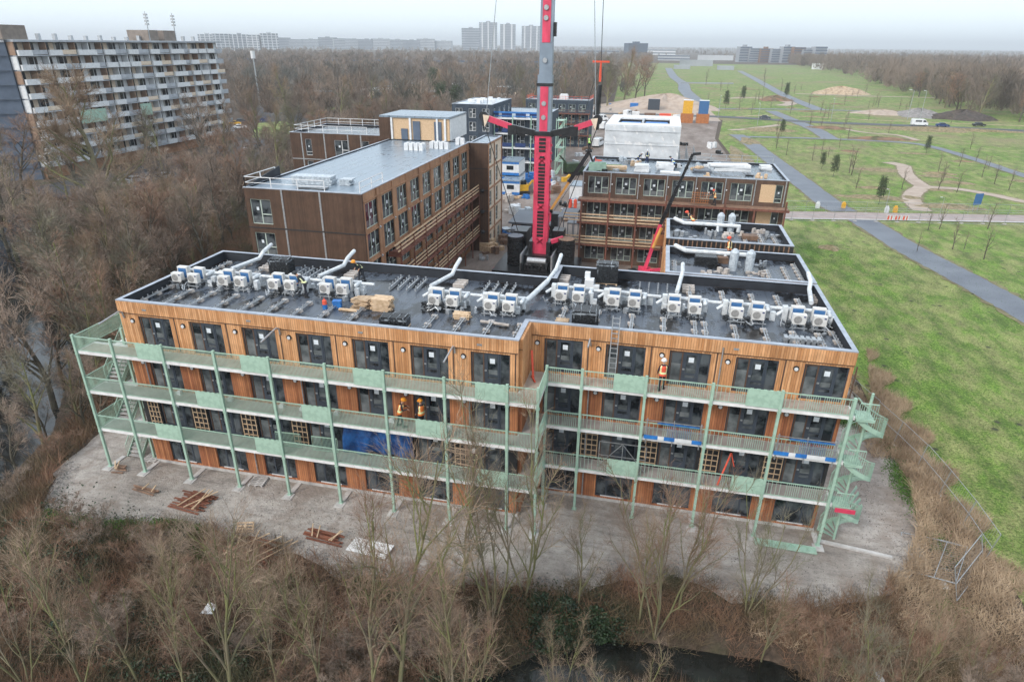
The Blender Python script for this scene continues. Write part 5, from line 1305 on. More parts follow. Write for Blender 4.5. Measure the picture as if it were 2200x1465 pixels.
for s_ in (-1, 1):
    jx = CXc + s_ * .95; tipx = CXc + (s_ * 6.0 if s_ > 0 else -6.7); tz = 18.9
    b = MB(); mid = Vector((CXc + s_ * 3.6, CYc - .4, 17.95 if s_ > 0 else 17.85)); tip = Vector((tipx, CYc - .6, tz)); root = Vector((jx, CYc - .2, 17.3))
    b.bar(root, mid, .55, .7); b.bar(root + Vector((s_ * 1.2, 0, -.35)), mid + Vector((-s_ * .3, 0, -.45)), .4, .4); b.box(mid.x - .5, mid.x + .5, mid.y - .3, mid.y + .3, mid.z - .75, mid.z + .3)
    b.tube(root + Vector((s_ * .3, -.3, .1)), root + Vector((s_ * .3, .4, .1)), .35, .35, 10)
    arm = b.obj('guying_arm', 'black_metal', cr)
    b = MB(); b.bar(mid + (tip - mid) * .05 + Vector((0, 0, .05)), tip, .5, .62); b.obj('arm_extension', 'red', arm)
    b = MB(); b.tube(tip + Vector((s_ * .25, -.25, .15)), tip + Vector((s_ * .25, .25, .15)), .55, .55, 16); b.box(tip.x - .25 + s_ * .2, tip.x + .25 + s_ * .2, tip.y - .3, tip.y + .3, tip.z - .9, tip.z + .2); b.obj('sheave', 'black_metal', arm)
    b = MB(); b.add([(tip.x - s_ * .5, tip.y - .32, tip.z + .25), (tip.x + s_ * .3, tip.y - .32, tip.z + .35), (tip.x + s_ * .1, tip.y - .32, tip.z - 1.0), (tip.x - s_ * .5, tip.y - .38, tip.z + .25), (tip.x + s_ * .3, tip.y - .38, tip.z + .35), (tip.x + s_ * .1, tip.y - .38, tip.z - 1.0)], [(0, 1, 2), (3, 5, 4), (0, 3, 4, 1), (1, 4, 5, 2), (2, 5, 3, 0)]); b.obj('cheek_plate', 'cream', arm)
    b = MB(); b.tube(tip + Vector((s_ * .4, 0, -.2)), (CXc + s_ * 2.6 * (1 if s_ < 0 else 0.6), CYc + .6, 4.2), .05, .05, 5); b.obj('guy_rope', 'black_metal', cr)
    b = MB(); b.tube(tip + Vector((0, .1, .4)), (CXc + s_ * 3.9, CYc, 48), .045, .045, 5); b.obj('guy_cable', 'silver', cr)
# superstructure, counterweights and carrier
b = MB(); b.box(8.9, 12.4, CYc - 1.6, CYc + 3.5, 1.4, 3.0); b.box(9.3, 9.75, CYc - 1, CYc + 1, 3, 4.6); b.box(11.5, 11.95, CYc - 1, CYc + 1, 3, 4.6); b.box(7.0, 8.6, CYc + 1.2, CYc + 3.6, 1.5, 5.2); b.box(11.9, 13.3, CYc + 1, CYc + 3, 2.6, 5.6)
b.box(9.2, 12.0, CYc - 3.0, CYc - 1.6, .9, 1.8); b.tube((9.3, CYc - 2.2, 2.0), (12.0, CYc - 2.2, 2.0), .5, .5, 14)
for k in range(8): b.box(8.7 + .45 * k, 8.9 + .45 * k, CYc - 3.1, CYc - 2.9, .6, 2.4 - .1 * (k % 3))
b.obj('superstructure', 'black_metal', cr)
b = MB(); b.tube((9.5, CYc - 2.6, 2.7), (11.8, CYc - 2.6, 2.7), .38, .38, 14); b.box(9.0, 12.2, CYc - 2.9, CYc - 2.5, 1.1, 1.35); b.box(8.6, 8.8, CYc - 2.8, CYc + 1, 1.4, 3.4); b.box(12.4, 12.6, CYc - 2.8, CYc + 1, 1.4, 3.4); b.obj('winch', 'silver', cr)
b = MB(); b.box(9.75, 11.5, CYc - .62, CYc + .6, 2.8, 3.6); b.bar((12.0, CYc - .5, 4.6), (13.4, CYc + .2, 5.0), .35, .5); b.box(4.9, 6.1, CYc - 1.8, CYc - .9, .2, 1.0); b.obj('boom_foot', 'red', cr)
for s_, x in ((0, 7.5), (1, 13.9)):
    b = MB(); rr = random.Random(s_)
    for k in range(9): z = .5 + .5 * k; r_ = 1.05 + rr.uniform(-.03, .05); b.tube((x, CYc - .2, z), (x, CYc - .2, z + .44), r_, r_, 18)
    b.obj('counterweight', 'black_wrap', cr)
    b = MB(); b.tube((x, CYc - .2, 5.0), (x, CYc - .2, 5.06), 1.0, .95, 18); b.obj('counterweight_lid', 'asphalt' if s_ == 0 else 'timber_dark', cr)
b = MB(); b.box(6.0, 8.3, CYc + 3.8, CYc + 5.6, 1.4, 4.4); b.box(5.95, 8.35, CYc + 3.7, CYc + 5.7, 4.4, 4.75); cb2 = b.obj('cabin', 'asphalt', cr)
b = MB(); b.box(6.2, 8.1, CYc + 3.74, CYc + 3.79, 2.6, 4.2); b.obj('cabin_window', 'car_glass', cb2)
b = MB(); b.box(5.2, 15.4, CYc - 3.4, CYc + 4.5, .55, 1.35); b.obj('carrier', 'black_metal', cr)
for x in (5.9, 7.4, 9, 11.5, 13, 14.6):
    for y in (CYc - 3.5, CYc + 4.6): b = MB(); b.tube((x, y - .2, .62), (x, y + .2, .62), .62, .62, 16); b.obj('wheel', 'rubber', cr)
# hook block on the left and right lines
hk = thing('lifting_hook', 'red and black hook block hanging before the distant woods right of the boom', 'hook', (16.6, 48, 0))
b = MB(); b.box(-.95, .95, -.1, .1, 24.9, 25.1); b.tube((0, 0, 23.3), (0, 0, 25), .16, .1, 8); b.box(-.12, .12, -.1, .1, 22.9, 23.4); b.obj('spreader', 'hivis_red', hk)
b = MB(); b.tube((0, 0, 22.6), (-.2, 0, 19.3), .2, .34, 8); b.tube((0, 0, 24.9), (-.5, 0, 45), .04, .04, 5); b.tube((.25, 0, 24.5), (.2, 0, 19.4), .04, .04, 5); b.tube((-.25, 0, 24.5), (-1.6, 0, 19.4), .03, .03, 5); b.obj('hook_line', 'black_metal', hk)
# second crane: black boom with red base
c2 = thing('mobile_crane', 'smaller crane with slanted black boom, red base and ochre cylinder before the brown galleries', 'crane', (0, 0, 0))
pA = Vector((23.5, 47.5, .9)); pB = Vector((24.95, 48, 7.0)); pC = Vector((27.75, 48.0, 15.4))
b = MB(); b.bar(pA, pB, .42, .5); b.box(22.8, 24.3, 46.6, 48.6, .5, 1.4); b.bar((23.6, 47.4, 1.2), (25.6, 47.4, 1.5), .4, .3); b.bar((22.6, 47, .3), (23.6, 47.4, 1.6), .4, .4); b.obj('boom_base', 'red', c2)
b = MB(); b.tube((24.35, 47.35, 4.2), (25.1, 47.4, 6.7), .2, .2, 12); b.obj('cylinder', 'orange_arm', c2)
b = MB(); b.bar(pB, pB.lerp(pC, .55), .34, .42); b.bar(pB.lerp(pC, .5), pC, .24, .3); b.bar(pC, pC + Vector((.9, 0, .1)), .3, .3)
for k in range(8): q = pB.lerp(pC, (k + .5) / 8); b.box(q.x - .22, q.x + .22, q.y - .28, q.y + .28, q.z - .09, q.z + .09)
b.obj('boom', 'black_metal', c2)
b = MB(); b.box(21.6, 25.2, 46.2, 49.0, .35, .8); b.obj('chassis', 'black_metal', c2)
for x in (22.2, 24.6):
    for y in (46.1, 49.1): b = MB(); b.tube((x, y - .15, .45), (x, y + .15, .45), .45, .45, 14); b.obj('wheel', 'rubber', c2)
# third: articulated lift with basket
c3 = thing('boom_lift', 'articulated boom lift with ochre and black arm raised beside the brown block', 'boom lift', (0, 0, 0))
q0 = Vector((9.6, 60, 5.2)); q1 = Vector((12.0, 60, 9.2)); q2 = Vector((14.6, 60, 13.4))
b = MB(); b.bar(q0, q1, .3, .35); b.obj('lower_arm', 'orange_arm', c3)
b = MB(); b.bar(q1, q2, .42, .5); b.bar(q2, q2 + Vector((1.1, 0, -2.6)), .2, .25); b.box(q2.x - .5, q2.x + .4, 59.6, 60.4, q2.z, q2.z + .25); b.bar(q0 + Vector((.4, 0, -.2)), q2 + Vector((-.1, 0, -1)), .06, .06); b.bar(q0, Vector((10.2, 60, 1.2)), .4, .45); b.box(9.0, 11.2, 58.8, 61.2, .6, 1.6); b.box(9.8, 10.9, 59, 60, 3.0, 4.8); b.obj('arm', 'black_metal', c3)
b = MB(); b.bar((8.9, 59.6, 4.9), (9.9, 59.6, 3.9), .9, .8); b.obj('counterweight', 'red', c3)
for x in (9.2, 11):
    for y in (58.7, 61.3): b = MB(); b.tube((x, y - .15, .5), (x, y + .15, .5), .5, .5, 14); b.obj('wheel', 'rubber', c3)

# ------------------------------------------------------------------ vehicles
def vehicle(kind, col, label, x, y, rz, z=0.07, group=None):
    key = (kind, col)
    if key in VC:
        return copy_tree(VC[key], (x, y, z), rz, label, group)
    L_, W__, H_ = {'car': (4.3, 1.75, 1.45), 'van': (5.6, 2.0, 2.4)}[kind]
    o = thing(kind, label, kind, (x, y, z), rz, group)
    prof = {'car': [(-2.15, .35), (-2.15, .8), (-1.95, .92), (-1.5, .98), (-1.05, 1.42), (.45, 1.45), (1.05, .98), (1.95, .82), (2.15, .65), (2.15, .35)],
            'van': [(-2.8, .4), (-2.8, 2.25), (-2.6, 2.4), (1.3, 2.4), (1.75, 2.2), (2.3, 1.35), (2.75, 1.15), (2.8, .4)]}[kind]
    b = MB(); n = len(prof); hw = W__ / 2
    def wy(z): return hw * (1 - .13 * max(0, (z - .9) / (H_ - .9)))
    vs = [(px, -wy(pz), pz) for px, pz in prof] + [(px, wy(pz), pz) for px, pz in prof]
    b.add(vs, [tuple(range(n)), tuple(range(2 * n - 1, n - 1, -1))] + [(i, n + i, n + (i + 1) % n, (i + 1) % n) for i in range(n)])
    b.obj('body', col, o)
    g = MB()
    if kind == 'car':
        for s_ in (-1, 1): g.add([(-1.25, s_ * (wy(1.05) + .012), 1.0), (.85, s_ * (wy(1.05) + .012), 1.0), (.38, s_ * (wy(1.38) + .012), 1.38), (-.98, s_ * (wy(1.38) + .012), 1.38)], [(0, 1, 2, 3)])
        g.add([(.5, -.7, 1.44), (1.0, -.75, 1.04), (1.0, .75, 1.04), (.5, .7, 1.44)], [(0, 1, 2, 3)]); g.add([(-1.48, -.72, 1.02), (-1.1, -.7, 1.4), (-1.1, .7, 1.4), (-1.48, .72, 1.02)], [(0, 3, 2, 1)])
    else:
        for s_ in (-1, 1): g.add([(1.0, s_ * (wy(1.5) + .02), 1.4), (2.15, s_ * (wy(1.5) + .02), 1.4), (1.7, s_ * (wy(2.0) + .02), 2.05), (1.0, s_ * (wy(2.0) + .02), 2.05)], [(0, 1, 2, 3)])
        for s_ in (-1, 1): g.add([(-1.6, s_ * (wy(1.5) + .02), 1.45), (.5, s_ * (wy(1.5) + .02), 1.45), (.5, s_ * (wy(2.0) + .02), 2.0), (-1.6, s_ * (wy(2.0) + .02), 2.0)], [(0, 1, 2, 3)])
        g.add([(1.82, -.8, 2.15), (2.32, -.85, 1.4), (2.32, .85, 1.4), (1.82, .8, 2.15)], [(0, 1, 2, 3)])
    g.obj('window', 'car_glass', o)
    for px in (-L_ / 2 + .8, L_ / 2 - .85):
        for s_ in (-1, 1):
            t = MB(); t.tube((px, s_ * (hw - .2), .32), (px, s_ * (hw + .01), .32), .32, .32, 14); wo_ = t.obj('wheel', 'rubber', o)
            t = MB(); t.tube((px, s_ * (hw + .011), .32), (px, s_ * (hw + .02), .32), .18, .18, 10); t.obj('rim', 'silver', wo_)
    for s_ in (-1, 1):
        t = MB(); t.box(L_ / 2 - .02, L_ / 2 + .015, s_ * hw * .72 - .15, s_ * hw * .72 + .15, .62, .76); t.obj('headlight', 'white', o)
    VC[key] = o; return o
VC = {}
vehicle('van', 'white', 'white van driving on the main road before the right woodland', 118, 251.3, R(-4))
vehicle('car', 'blue_dark', 'dark blue car on the main road just behind the white van', 125.5, 249.8, R(-4))
vehicle('car', 'black_metal', 'black car parked on the sand beyond the main road at the right', 140, 256, R(5))
vehicle('car', 'frame', 'dark grey car on the main road left of the path crossing', 64, 259.5, R(-10))
for i, (x, y, rz, col, lab) in enumerate([(-79.8, 75.6, 1.3, 'frame', 'dark car parked nearest in the left car park'), (-80.2, 79.4, 1.3, 'concrete', 'pale grey car parked second in the left car park'), (-80.4, 83.2, 1.3, 'silver', 'silver car parked third in the left car park'),
        (-82.6, 91, 1.4, 'frame', 'dark car parked under the bare trees by the long flats'), (-77.6, 88.3, 1.4, 'silver', 'silver car standing behind the third parked car of the left car park'),
        (-121.9, 179.2, .6, 'yellow', 'yellow car parked beyond the end of the long flats'), (-124, 186, .6, 'frame', 'dark car parked beyond the end of the long flats'), (-113.8, 170, .6, 'white', 'white car parked nearest beyond the end of the long flats'), (-118, 192, .6, 'blue_dark', 'blue car parked farthest beyond the end of the long flats'),
        (-83.7, 128.7, 1.8, 'silver', 'silver car between bare trees before the end of the long flats'), (-84.6, 133.5, 1.8, 'frame', 'dark car behind the silver car before the end of the long flats')]):
    vehicle('car', col, lab, x, y, rz)
for i, (x, y, rz, lab) in enumerate([(0.5, 232, .3, 'white van parked at the head of the muddy site road'), (9.5, 254, 1.2, 'white van parked by the yard behind the wrapped block'), (3.6, 206, 1.5, 'white van standing on the site road left of the wrapped block')]):
    vehicle('van', 'white', lab, x, y, rz)
vehicle('van', 'white', 'white delivery van with blue load on the site road beside the wrapped block', 6.3, 163, 1.4)

# ------------------------------------------------------------------ yard containers, cabins, heaps
def crate(name, x, y, z, sx, sy, sz, mat, lab, cat, rz=0, ribs=True, roofm=None):
    o = thing(name, lab, cat, (x, y, z), rz)
    b = MB(); b.box(-sx / 2, sx / 2, -sy / 2, sy / 2, 0, sz)
    if ribs:
        n = max(3, int(sx / .5))
        for k in range(n): xx = -sx / 2 + sx * (k + .3) / n; b.box(xx, xx + sx / n * .35, -sy / 2 - .05, -sy / 2 - .003, .12, sz - .12)
    b.obj('body', mat, o)
    if roofm: b = MB(); b.box(-sx / 2 - .05, sx / 2 + .05, -sy / 2 - .06, sy / 2 + .06, sz, sz + .15); b.obj('roof', roofm, o)
    return o
for i, (x, y) in enumerate([(32.6, 236), (38.4, 236)]):
    crate('silo_support', x, y, 0, 4.6, 3.2, 3.4, 'orange', ['left orange frame under the yellow silo', 'right orange frame under the blue silo'][i], 'frame')  # orange support frame that carries the silo
    crate('silo', x, y, 3.42, 3.5, 2.8, 4.6, ['yellow', 'ac_blue'][i], ['yellow silo box on an orange frame behind the wrapped block', 'blue silo box on an orange frame right of the yellow one'][i], 'silo', roofm='white')
crate('container', 19.2, 287, 0, 5.2, 3, 4.6, 'frame', 'dark container before the wide sand heap', 'container')
crate('container', 10.1, 293, 0, 3.6, 2.4, 2.2, 'blue', 'blue container at the foot of the wide sand heap', 'container')
crate('container', 24.5, 252.3, 0, 4.5, 2.4, 1.6, 'hivis_red', 'red container in the row behind the wrapped block', 'container')
crate('container', 18.5, 253, 0, 4.5, 2.4, 1.6, 'timber_dark', 'brown container left of the red one behind the wrapped block', 'container')
crate('container', 29, 295, 0, 2.4, 2.4, 2, 'green', 'small green container right of the dark container', 'container')
crate('site_cabin', 12.6, 256, 0, 3, 2.4, 1.7, 'white', 'small white cabin left of the brown container', 'cabin')
for i, (x, y, z) in enumerate([(-4.6, 99.5, 0), (-3.6, 94.3, 0), (-4.7, 99.5, 2.9)]):
    o = crate('site_cabin', x, y, z, 3.6, 6 if i != 1 else 4.5, 2.6, 'white', ['lower white site cabin with blue band beside the wing', 'front white cabin with blue band beside the yellow machine', 'upper white site cabin stacked on the lower one'][i], 'cabin', .0, False, 'roof_pale')
    b = MB(); w_ = 3 if i != 1 else 2.25; b.box(-1.83, 1.83, -w_ - .03, -w_ - .003, .0, .55); b.box(-1.83, 1.83, -w_ - .03, -w_ - .003, 2.2, 2.6); b.obj('blue_band', 'blue', o)
    b = MB(); b.box(-.7, .7, -w_ - .03, -w_ - .003, 1.1, 1.9); b.obj('window', 'car_glass', o)
o = crate('site_cabin', 9.6, 92, 0, 2.6, 5, 2.8, 'white', 'white cabin with blue foot left of the right brown block', 'cabin', 0, False, 'roof_pale'); b = MB(); b.box(-1.32, 1.32, -2.53, -2.503, 0, .5); b.obj('blue_band', 'blue', o)
y_ = thing('mini_excavator', 'yellow compact digger on the muddy yard beside the white cabins', 'digger', (-1.4, 93.6, 0), .5)
b = MB(); b.box(-.9, .9, -.7, .7, .7, 1.9); b.bar((.9, 0, 1.4), (2.0, 0, 2.6), .25, .3); b.bar((2.0, 0, 2.6), (2.6, 0, .8), .2, .25); b.box(2.4, 2.9, -.35, .35, .3, .8); b.obj('body', 'yellow', y_)
b = MB(); b.box(-.5, .5, -.55, .55, 1.9, 2.7); b.obj('cab', 'car_glass', y_)
for s_ in (-1, 1): b = MB(); b.box(-1.1, 1.1, s_ * .8 - .2, s_ * .8 + .2, .08, .65); b.obj('track', 'rubber', y_)
rr = random.Random(21)
clut = [(-5.7, 97.8), (1.5, 96), (2.2, 99), (3.0, 95), (.3, 90), (2.6, 103), (-1, 108), (3.8, 108), (1.5, 112), (8.3, 84.6), (9.7, 88.4), (8, 96), (-2.6, 86), (2.3, 50.5), (2.6, 53), (1.8, 62), (-5, 112), (4.4, 100), (2.0, 105), (5, 131), (7, 120), (20.5, 260), (28, 256), (1, 270), (-4, 268), (6, 262), (-9, 282), (-6, 290), (12, 275), (-1, 300), (38, 168), (31, 172), (30, 130), (38, 128), (40, 158)]
rr2 = random.Random(5)
clut += [(rr2.uniform(-2, 12.5), rr2.uniform(68, 112)) for _ in range(22)] + [(rr2.uniform(2.5, 6), rr2.uniform(54, 68)) for _ in range(5)] + [(rr2.uniform(-14, 10), rr2.uniform(142, 156)) for _ in range(8)] + [(rr2.uniform(6, 40), rr2.uniform(190, 250)) for _ in range(14)]
clut = [c_ for c_ in clut if not (5 < c_[0] < 9.5 and 60 < c_[1] < 240 and (c_ not in clut[:30]))]
mats_ = ['timber', 'white', 'silver', 'clear_wrap', 'blue', 'paver', 'black_wrap', 'timber_dark']
for i, (x, y) in enumerate(clut):
    b = MB(); s_ = rr.uniform(.7, 1.5)
    for k in range(rr.randint(3, 7)):
        ax, ay = rr.uniform(-1.0, 1.0) * s_, rr.uniform(-.8, .8) * s_; b.box(ax, ax + rr.uniform(.4, 1.4) * s_, ay, ay + rr.uniform(.3, .9) * s_, .02, rr.uniform(.25, 1.1) * s_, rz=rr.uniform(-.3, .3))
    mt = mats_[(i * 5 + i // 8) % 8]; nm = {'timber': 'pale timber', 'white': 'white wrapped goods', 'silver': 'silver steel parts', 'clear_wrap': 'film wrapped goods', 'blue': 'blue wrapped goods', 'paver': 'grey blocks', 'black_wrap': 'black bags', 'timber_dark': 'brown boards'}[mt]
    where = 'beside the cabins' if y < 100 and y > 80 and x < 5 else 'left of the right brown block' if 80 < y < 100 else 'beside the wing of the left brown block' if y < 70 else 'before the green posted block' if y < 135 else 'on the far storage yard'
    o = b.obj('material_pile', mt, None, (x, y, .05), rr.uniform(0, 3)); tag(o, f'heap of {nm} {where}, pile {i + 1} counted from the near cabins', 'materials', 'piles of building materials in the yard')
b = MB(); b.bar((0, 0, .3), (2.2, 1.8, .9), .5, .4); b.box(-.5, .5, -.4, .4, 0, .9)
tag(b.obj('conveyor', 'yellow', None, (4.6, 108, .05), .6), 'long yellow machine arm lying on the site road', 'machine')
for k in range(2): b = MB(); b.tube((0, 0, 0), (0, 0, 1.5), .3, .3, 12); b.tube((0, 0, 1.5), (0, 0, 1.7), .3, .1, 12); tag(b.obj('red_cylinder', 'hivis_red', None, (9.3 + k * .9, 83.6, .05)), f'{["left", "right"][k]} red drum of two beside the white cabin', 'drum')

# ------------------------------------------------------------------ foreground timber and litter on the sand
def plank_pile(x, y, L_, n, rz, lab, mat='red_plank', spread=1.6, extra=4):
    rr = random.Random(int(x * 7 + y * 3)); z0 = float(height(np.array([x]), np.array([y]))[0]) + .06
    o = thing('plank_pile', lab, 'planks', (x, y, z0), rz)
    for k in range(n):
        b = MB(); yy = -spread / 2 + spread * k / n + rr.uniform(-.05, .05); a = rr.uniform(-.05, .05); l0 = L_ * rr.uniform(.7, 1.05); xo = rr.uniform(-.25, .25)
        b.box(xo - l0 / 2, xo + l0 / 2, yy - .06, yy + .06, .02 + .1 * (k % 3), .06 + .1 * (k % 3), rz=a); b.obj('plank', mat, o)
    for k in range(extra):
        b = MB(); xx = rr.uniform(-L_ / 2, L_ / 2); a = rr.uniform(-.9, .9); b.bar((xx, -spread * .55, .34), (xx + math.sin(a) * spread, spread * .55, .4), .06, .05); b.obj('batten', 'timber', o)
    return o
plank_pile(-2.6, -3.4, 2.6, 14, -.08, 'reddish plank pile nearest the left green posts', spread=1.7)
plank_pile(-6.5, -3.1, 2.0, 4, -.12, 'short single layer of brown planks left of the first plank pile', 'timber_dark', .5, 2)
plank_pile(-9.7, -1.5, .8, 5, .1, 'small plank stack under the left end of the gallery', 'timber_dark', .7, 2)
plank_pile(3.4, -6.2, 2.9, 20, -.1, 'largest reddish plank pile with pale battens among the twigs', spread=2.1, extra=7)
plank_pile(6.9, -4.5, 2.4, 8, -.1, 'narrow reddish plank pile beside the white sheet', spread=.8)
def flat(x, y, pts, mat, name, lab, cat, tilt=.05, zz=.12, thk=.02):
    z0 = float(height(np.array([x]), np.array([y]))[0]) + zz; b = MB(); b.poly(pts, 0, thk); o = b.obj(name, mat, None, (x, y, z0)); o.rotation_euler = (tilt, -tilt, .0); return tag(o, lab, cat)
flat(9.9, -4.7, [(-1.35, -.45), (1.2, -.75), (1.35, .35), (-1.2, .6)], 'concrete_edge', 'board', 'large white board lying at the edge of the sand', 'board')
flat(3.7, -10.8, [(-.4, -.3), (.4, -.35), (.45, .1), (-.2, .35)], 'white', 'board', 'small white board caught among the bushes', 'board', .3, 1.6)
flat(42.0, .6, [(-.15, -.35), (.25, -.3), (.15, .3), (-.2, .3)], 'white', 'plastic_sack', 'white sack lying beside the fallen fence panels', 'sack', .1)
flat(36.8, -6.6, [(-.1, -.25), (.2, -.2), (.1, .3), (-.2, .2)], 'white', 'board', 'scrap of white sheet in the dry reeds', 'board', .3, .5)
for i, (x, y, rz, lab, mt) in enumerate([(2.0, -5.0, .3, 'small upright wooden pallet leaning at the largest plank pile', 'timber'), (0.1, -.6, .1, 'grey pallet between the third and fourth green posts', 'concrete'), (-8.6, .1, .05, 'grey pallet stack at the foot of the left stair', 'concrete')]):
    z0 = float(height(np.array([x]), np.array([y]))[0]) + .05; b = MB()
    for k in range(6): b.box(-.5, .5, -.5 + k * .18, -.4 + k * .18, .1, .13)
    for k in range(3): b.box(-.5 + .45 * k, -.4 + .45 * k, -.5, .5, 0, .1)
    o = b.obj('pallet', mt, None, (x, y, z0), rz); tag(o, lab, 'pallet')
    if i == 0: o.rotation_euler = (.9, 0, rz)
b = MB(); b.box(-1.7, 1.7, -.25, .25, 0, .04)
for k in range(9): b.box(-1.7 + .42 * k, -1.66 + .42 * k, -.25, .25, .04, .1)
b.box(-1.7, 1.7, -.28, -.22, .04, .12); b.box(-1.7, 1.7, .22, .28, .04, .12); tag(b.obj('spare_railing', 'green', None, (33.5, .9, .06), -.02), 'spare green railing lying on the sand at the right end', 'railing')
b = MB(); b.box(-.12, .12, -2, 2, 0, .12); tag(b.obj('concrete_beam', 'concrete', None, (37.4, 1.6, .04), R(82)), 'concrete beam lying at the foot of the spiral stair', 'beam')
b = MB()
for k in range(4):
    a = k * .35; b.bar((0, .2 * k, .2 + .25 * k), (1.0, .3 * k + .4, .9 + .25 * k), .06, .3)
tag(b.obj('stair_pieces', 'green', None, (37.6, 4.1, .05), .3), 'loose green stair pieces standing behind the spiral stair', 'stair pieces')
# mesh fence along the right edge of the sand, two panels fallen
def fence_panel(name, p0, p1, lab, h=2.0, lean=0, fall=0, grp='wire mesh fence panels'):
    a = Vector((*p0, 0)); c = Vector((*p1, 0)); L_ = (c - a).length; ang = math.atan2(c.y - a.y, c.x - a.x)
    z0 = float(height(np.array([(a.x + c.x) / 2]), np.array([(a.y + c.y) / 2]))[0]) + .05
    o = thing(name, lab, 'fence panel', (a.x, a.y, z0), ang, grp); b = MB()
    for q in ((0, 0, L_, 0), (0, h, L_, h), (0, h * .5, L_, h * .5)): b.tube((q[0], 0, q[1]), (q[2], 0, q[3]), .022, .022, 5)
    for x in (0, L_): b.tube((x, 0, 0), (x, 0, h), .025, .025, 5)
    b.obj('frame', 'silver', o); b = MB()
    n = int(L_ / .2)
    for k in range(n): x = L_ * (k + .5) / n; b.box(x - .003, x + .003, -.003, .003, 0, h)
    b.obj('wire_mesh', 'silver', o)
    if not fall: b = MB(); b.box(-.3, .3, -.12, .12, 0, .14); b.obj('foot', 'concrete', o)
    o.rotation_euler = (lean + fall, 0, ang); return o
fp = [(40.4, 24.0), (41.2, 20.3), (42.2, 17), (43.0, 14.2), (43.7, 11.3), (44.1, 8.3), (44.4, 5.3), (44.5, 2.3)]
for i in range(len(fp) - 1): fence_panel('fence_panel', fp[i], fp[i + 1], f'wire mesh fence panel along the sand edge at the right, {ordinal(i)} from the building', lean=-.15)
fence_panel('fence_panel', (44.5, 2.2), (42.0, -1.0), 'leaning wire mesh panel closing the fence at the near right corner', lean=.3)
fence_panel('fence_panel', (42.1, 3.9), (40.3, .6), 'fallen wire mesh panel lying flat left of the corner of the fence', fall=-1.35)
fence_panel('fence_panel', (43.6, 1.6), (40.4, 1.9), 'fallen wire mesh panel lying across the dry reeds', fall=1.3)
pr = [(39.8 + 3.45 * k, 89.2 + .62 * k) for k in range(16)]
for i in range(15): fence_panel('fence_panel', pr[i], pr[i + 1], f'wire mesh panel on the far side of the pink road, number {i + 1} from the brown block')
pr = [(39.9 + 3.45 * k, 83.2 + .6 * k) for k in range(16)]
for i in range(15): fence_panel('fence_panel', pr[i], pr[i + 1], f'wire mesh panel on the near side of the pink road, number {i + 1} from the brown block')
for i in range(3):
    b = MB(); b.box(0, 1.1, 0, .06, .2, 1.0); o = b.obj('barrier', 'white', None, (62.5 + 1.25 * i, 87.9 + .2 * i, .06), .15); tag(o, f'{["left", "middle", "right"][i]} red and white road barrier on the pink road', 'barrier')
    b = MB(); b.box(.1, .4, -.012, -.002, .25, .95); b.box(.65, .85, -.012, -.002, .25, .95); b.obj('red_stripe', 'hivis_red', o)
o = thing('sign_board', 'dark blue sign board on two posts beside the pink road', 'sign', (80.5, 100, 0), .5)
b = MB(); b.box(-.9, .9, -.03, .03, 1.2, 3.2); b.obj('board', 'ac_blue', o)
b = MB(); b.box(-.6, -.5, .031, .08, 0, 3.2); b.box(.5, .6, .031, .08, 0, 3.2); b.obj('post', 'silver', o)
for i, (x, y) in enumerate([(64.3, 94.5), (57.6, 96.4), (53.0, 95.4), (65.9, 95.2)]):
    b = MB(); b.box(-.3, .3, -.25, .25, 0, .9); b.box(-.2, .2, -.15, .15, .9, 1.2)
    tag(b.obj('traffic_block', 'white' if i % 2 == 0 else 'yellow', None, (x, y, .06), .2), ['white box by the fence at the path opening', 'yellow marker by the fence left of the path opening', 'white box at the left start of the pink road fence', 'yellow marker right of the white box at the path'][i], 'block')
# lamp posts
lp = MB(); lp.tube((0, 0, 0), (0, 0, 8.5), .1, .06, 8); lp.bar((0, 0, 8.5), (.9, 0, 8.7), .06, .06); lpm = lp.mesh('pole', 'silver'); lh = MB(); lh.box(.7, 1.4, -.14, .14, 8.6, 8.75); lhm = lh.mesh('lamp_head', 'white')
for i, (x, y, h_, lab) in enumerate([(121.4, 276, 1.3, 'tall lamp post left of the two beside the white van'), (124.7, 272, 1.3, 'tall lamp post right of the two beside the white van'), (45.5, 256, 1.0, 'lamp post on the road right of the silos'), (88, 256, 1.0, 'lamp post on the main road at the path crossing'), (2.5, 196, 1.1, 'lamp post on the site road behind the hook'), (64.5, 96, .45, 'low lamp post on the pink road beside the white box'), (71.5, 90.9, .45, 'low lamp post on the pink road by the barriers'), (-86, 240, 1.2, 'lamp post among the trees behind the left flats'), (-100, 300, 1.2, 'lamp post beside the white roofed sheds'), (58, 233, .9, 'lamp post before the grass beside the left silos')]):
    o = thing('street_lamp', lab, 'street lamp', (x, y, .03), random.uniform(0, 6)); link('pole', lpm, o); link('lamp_head', lhm, o); o.scale = (h_, h_, h_)

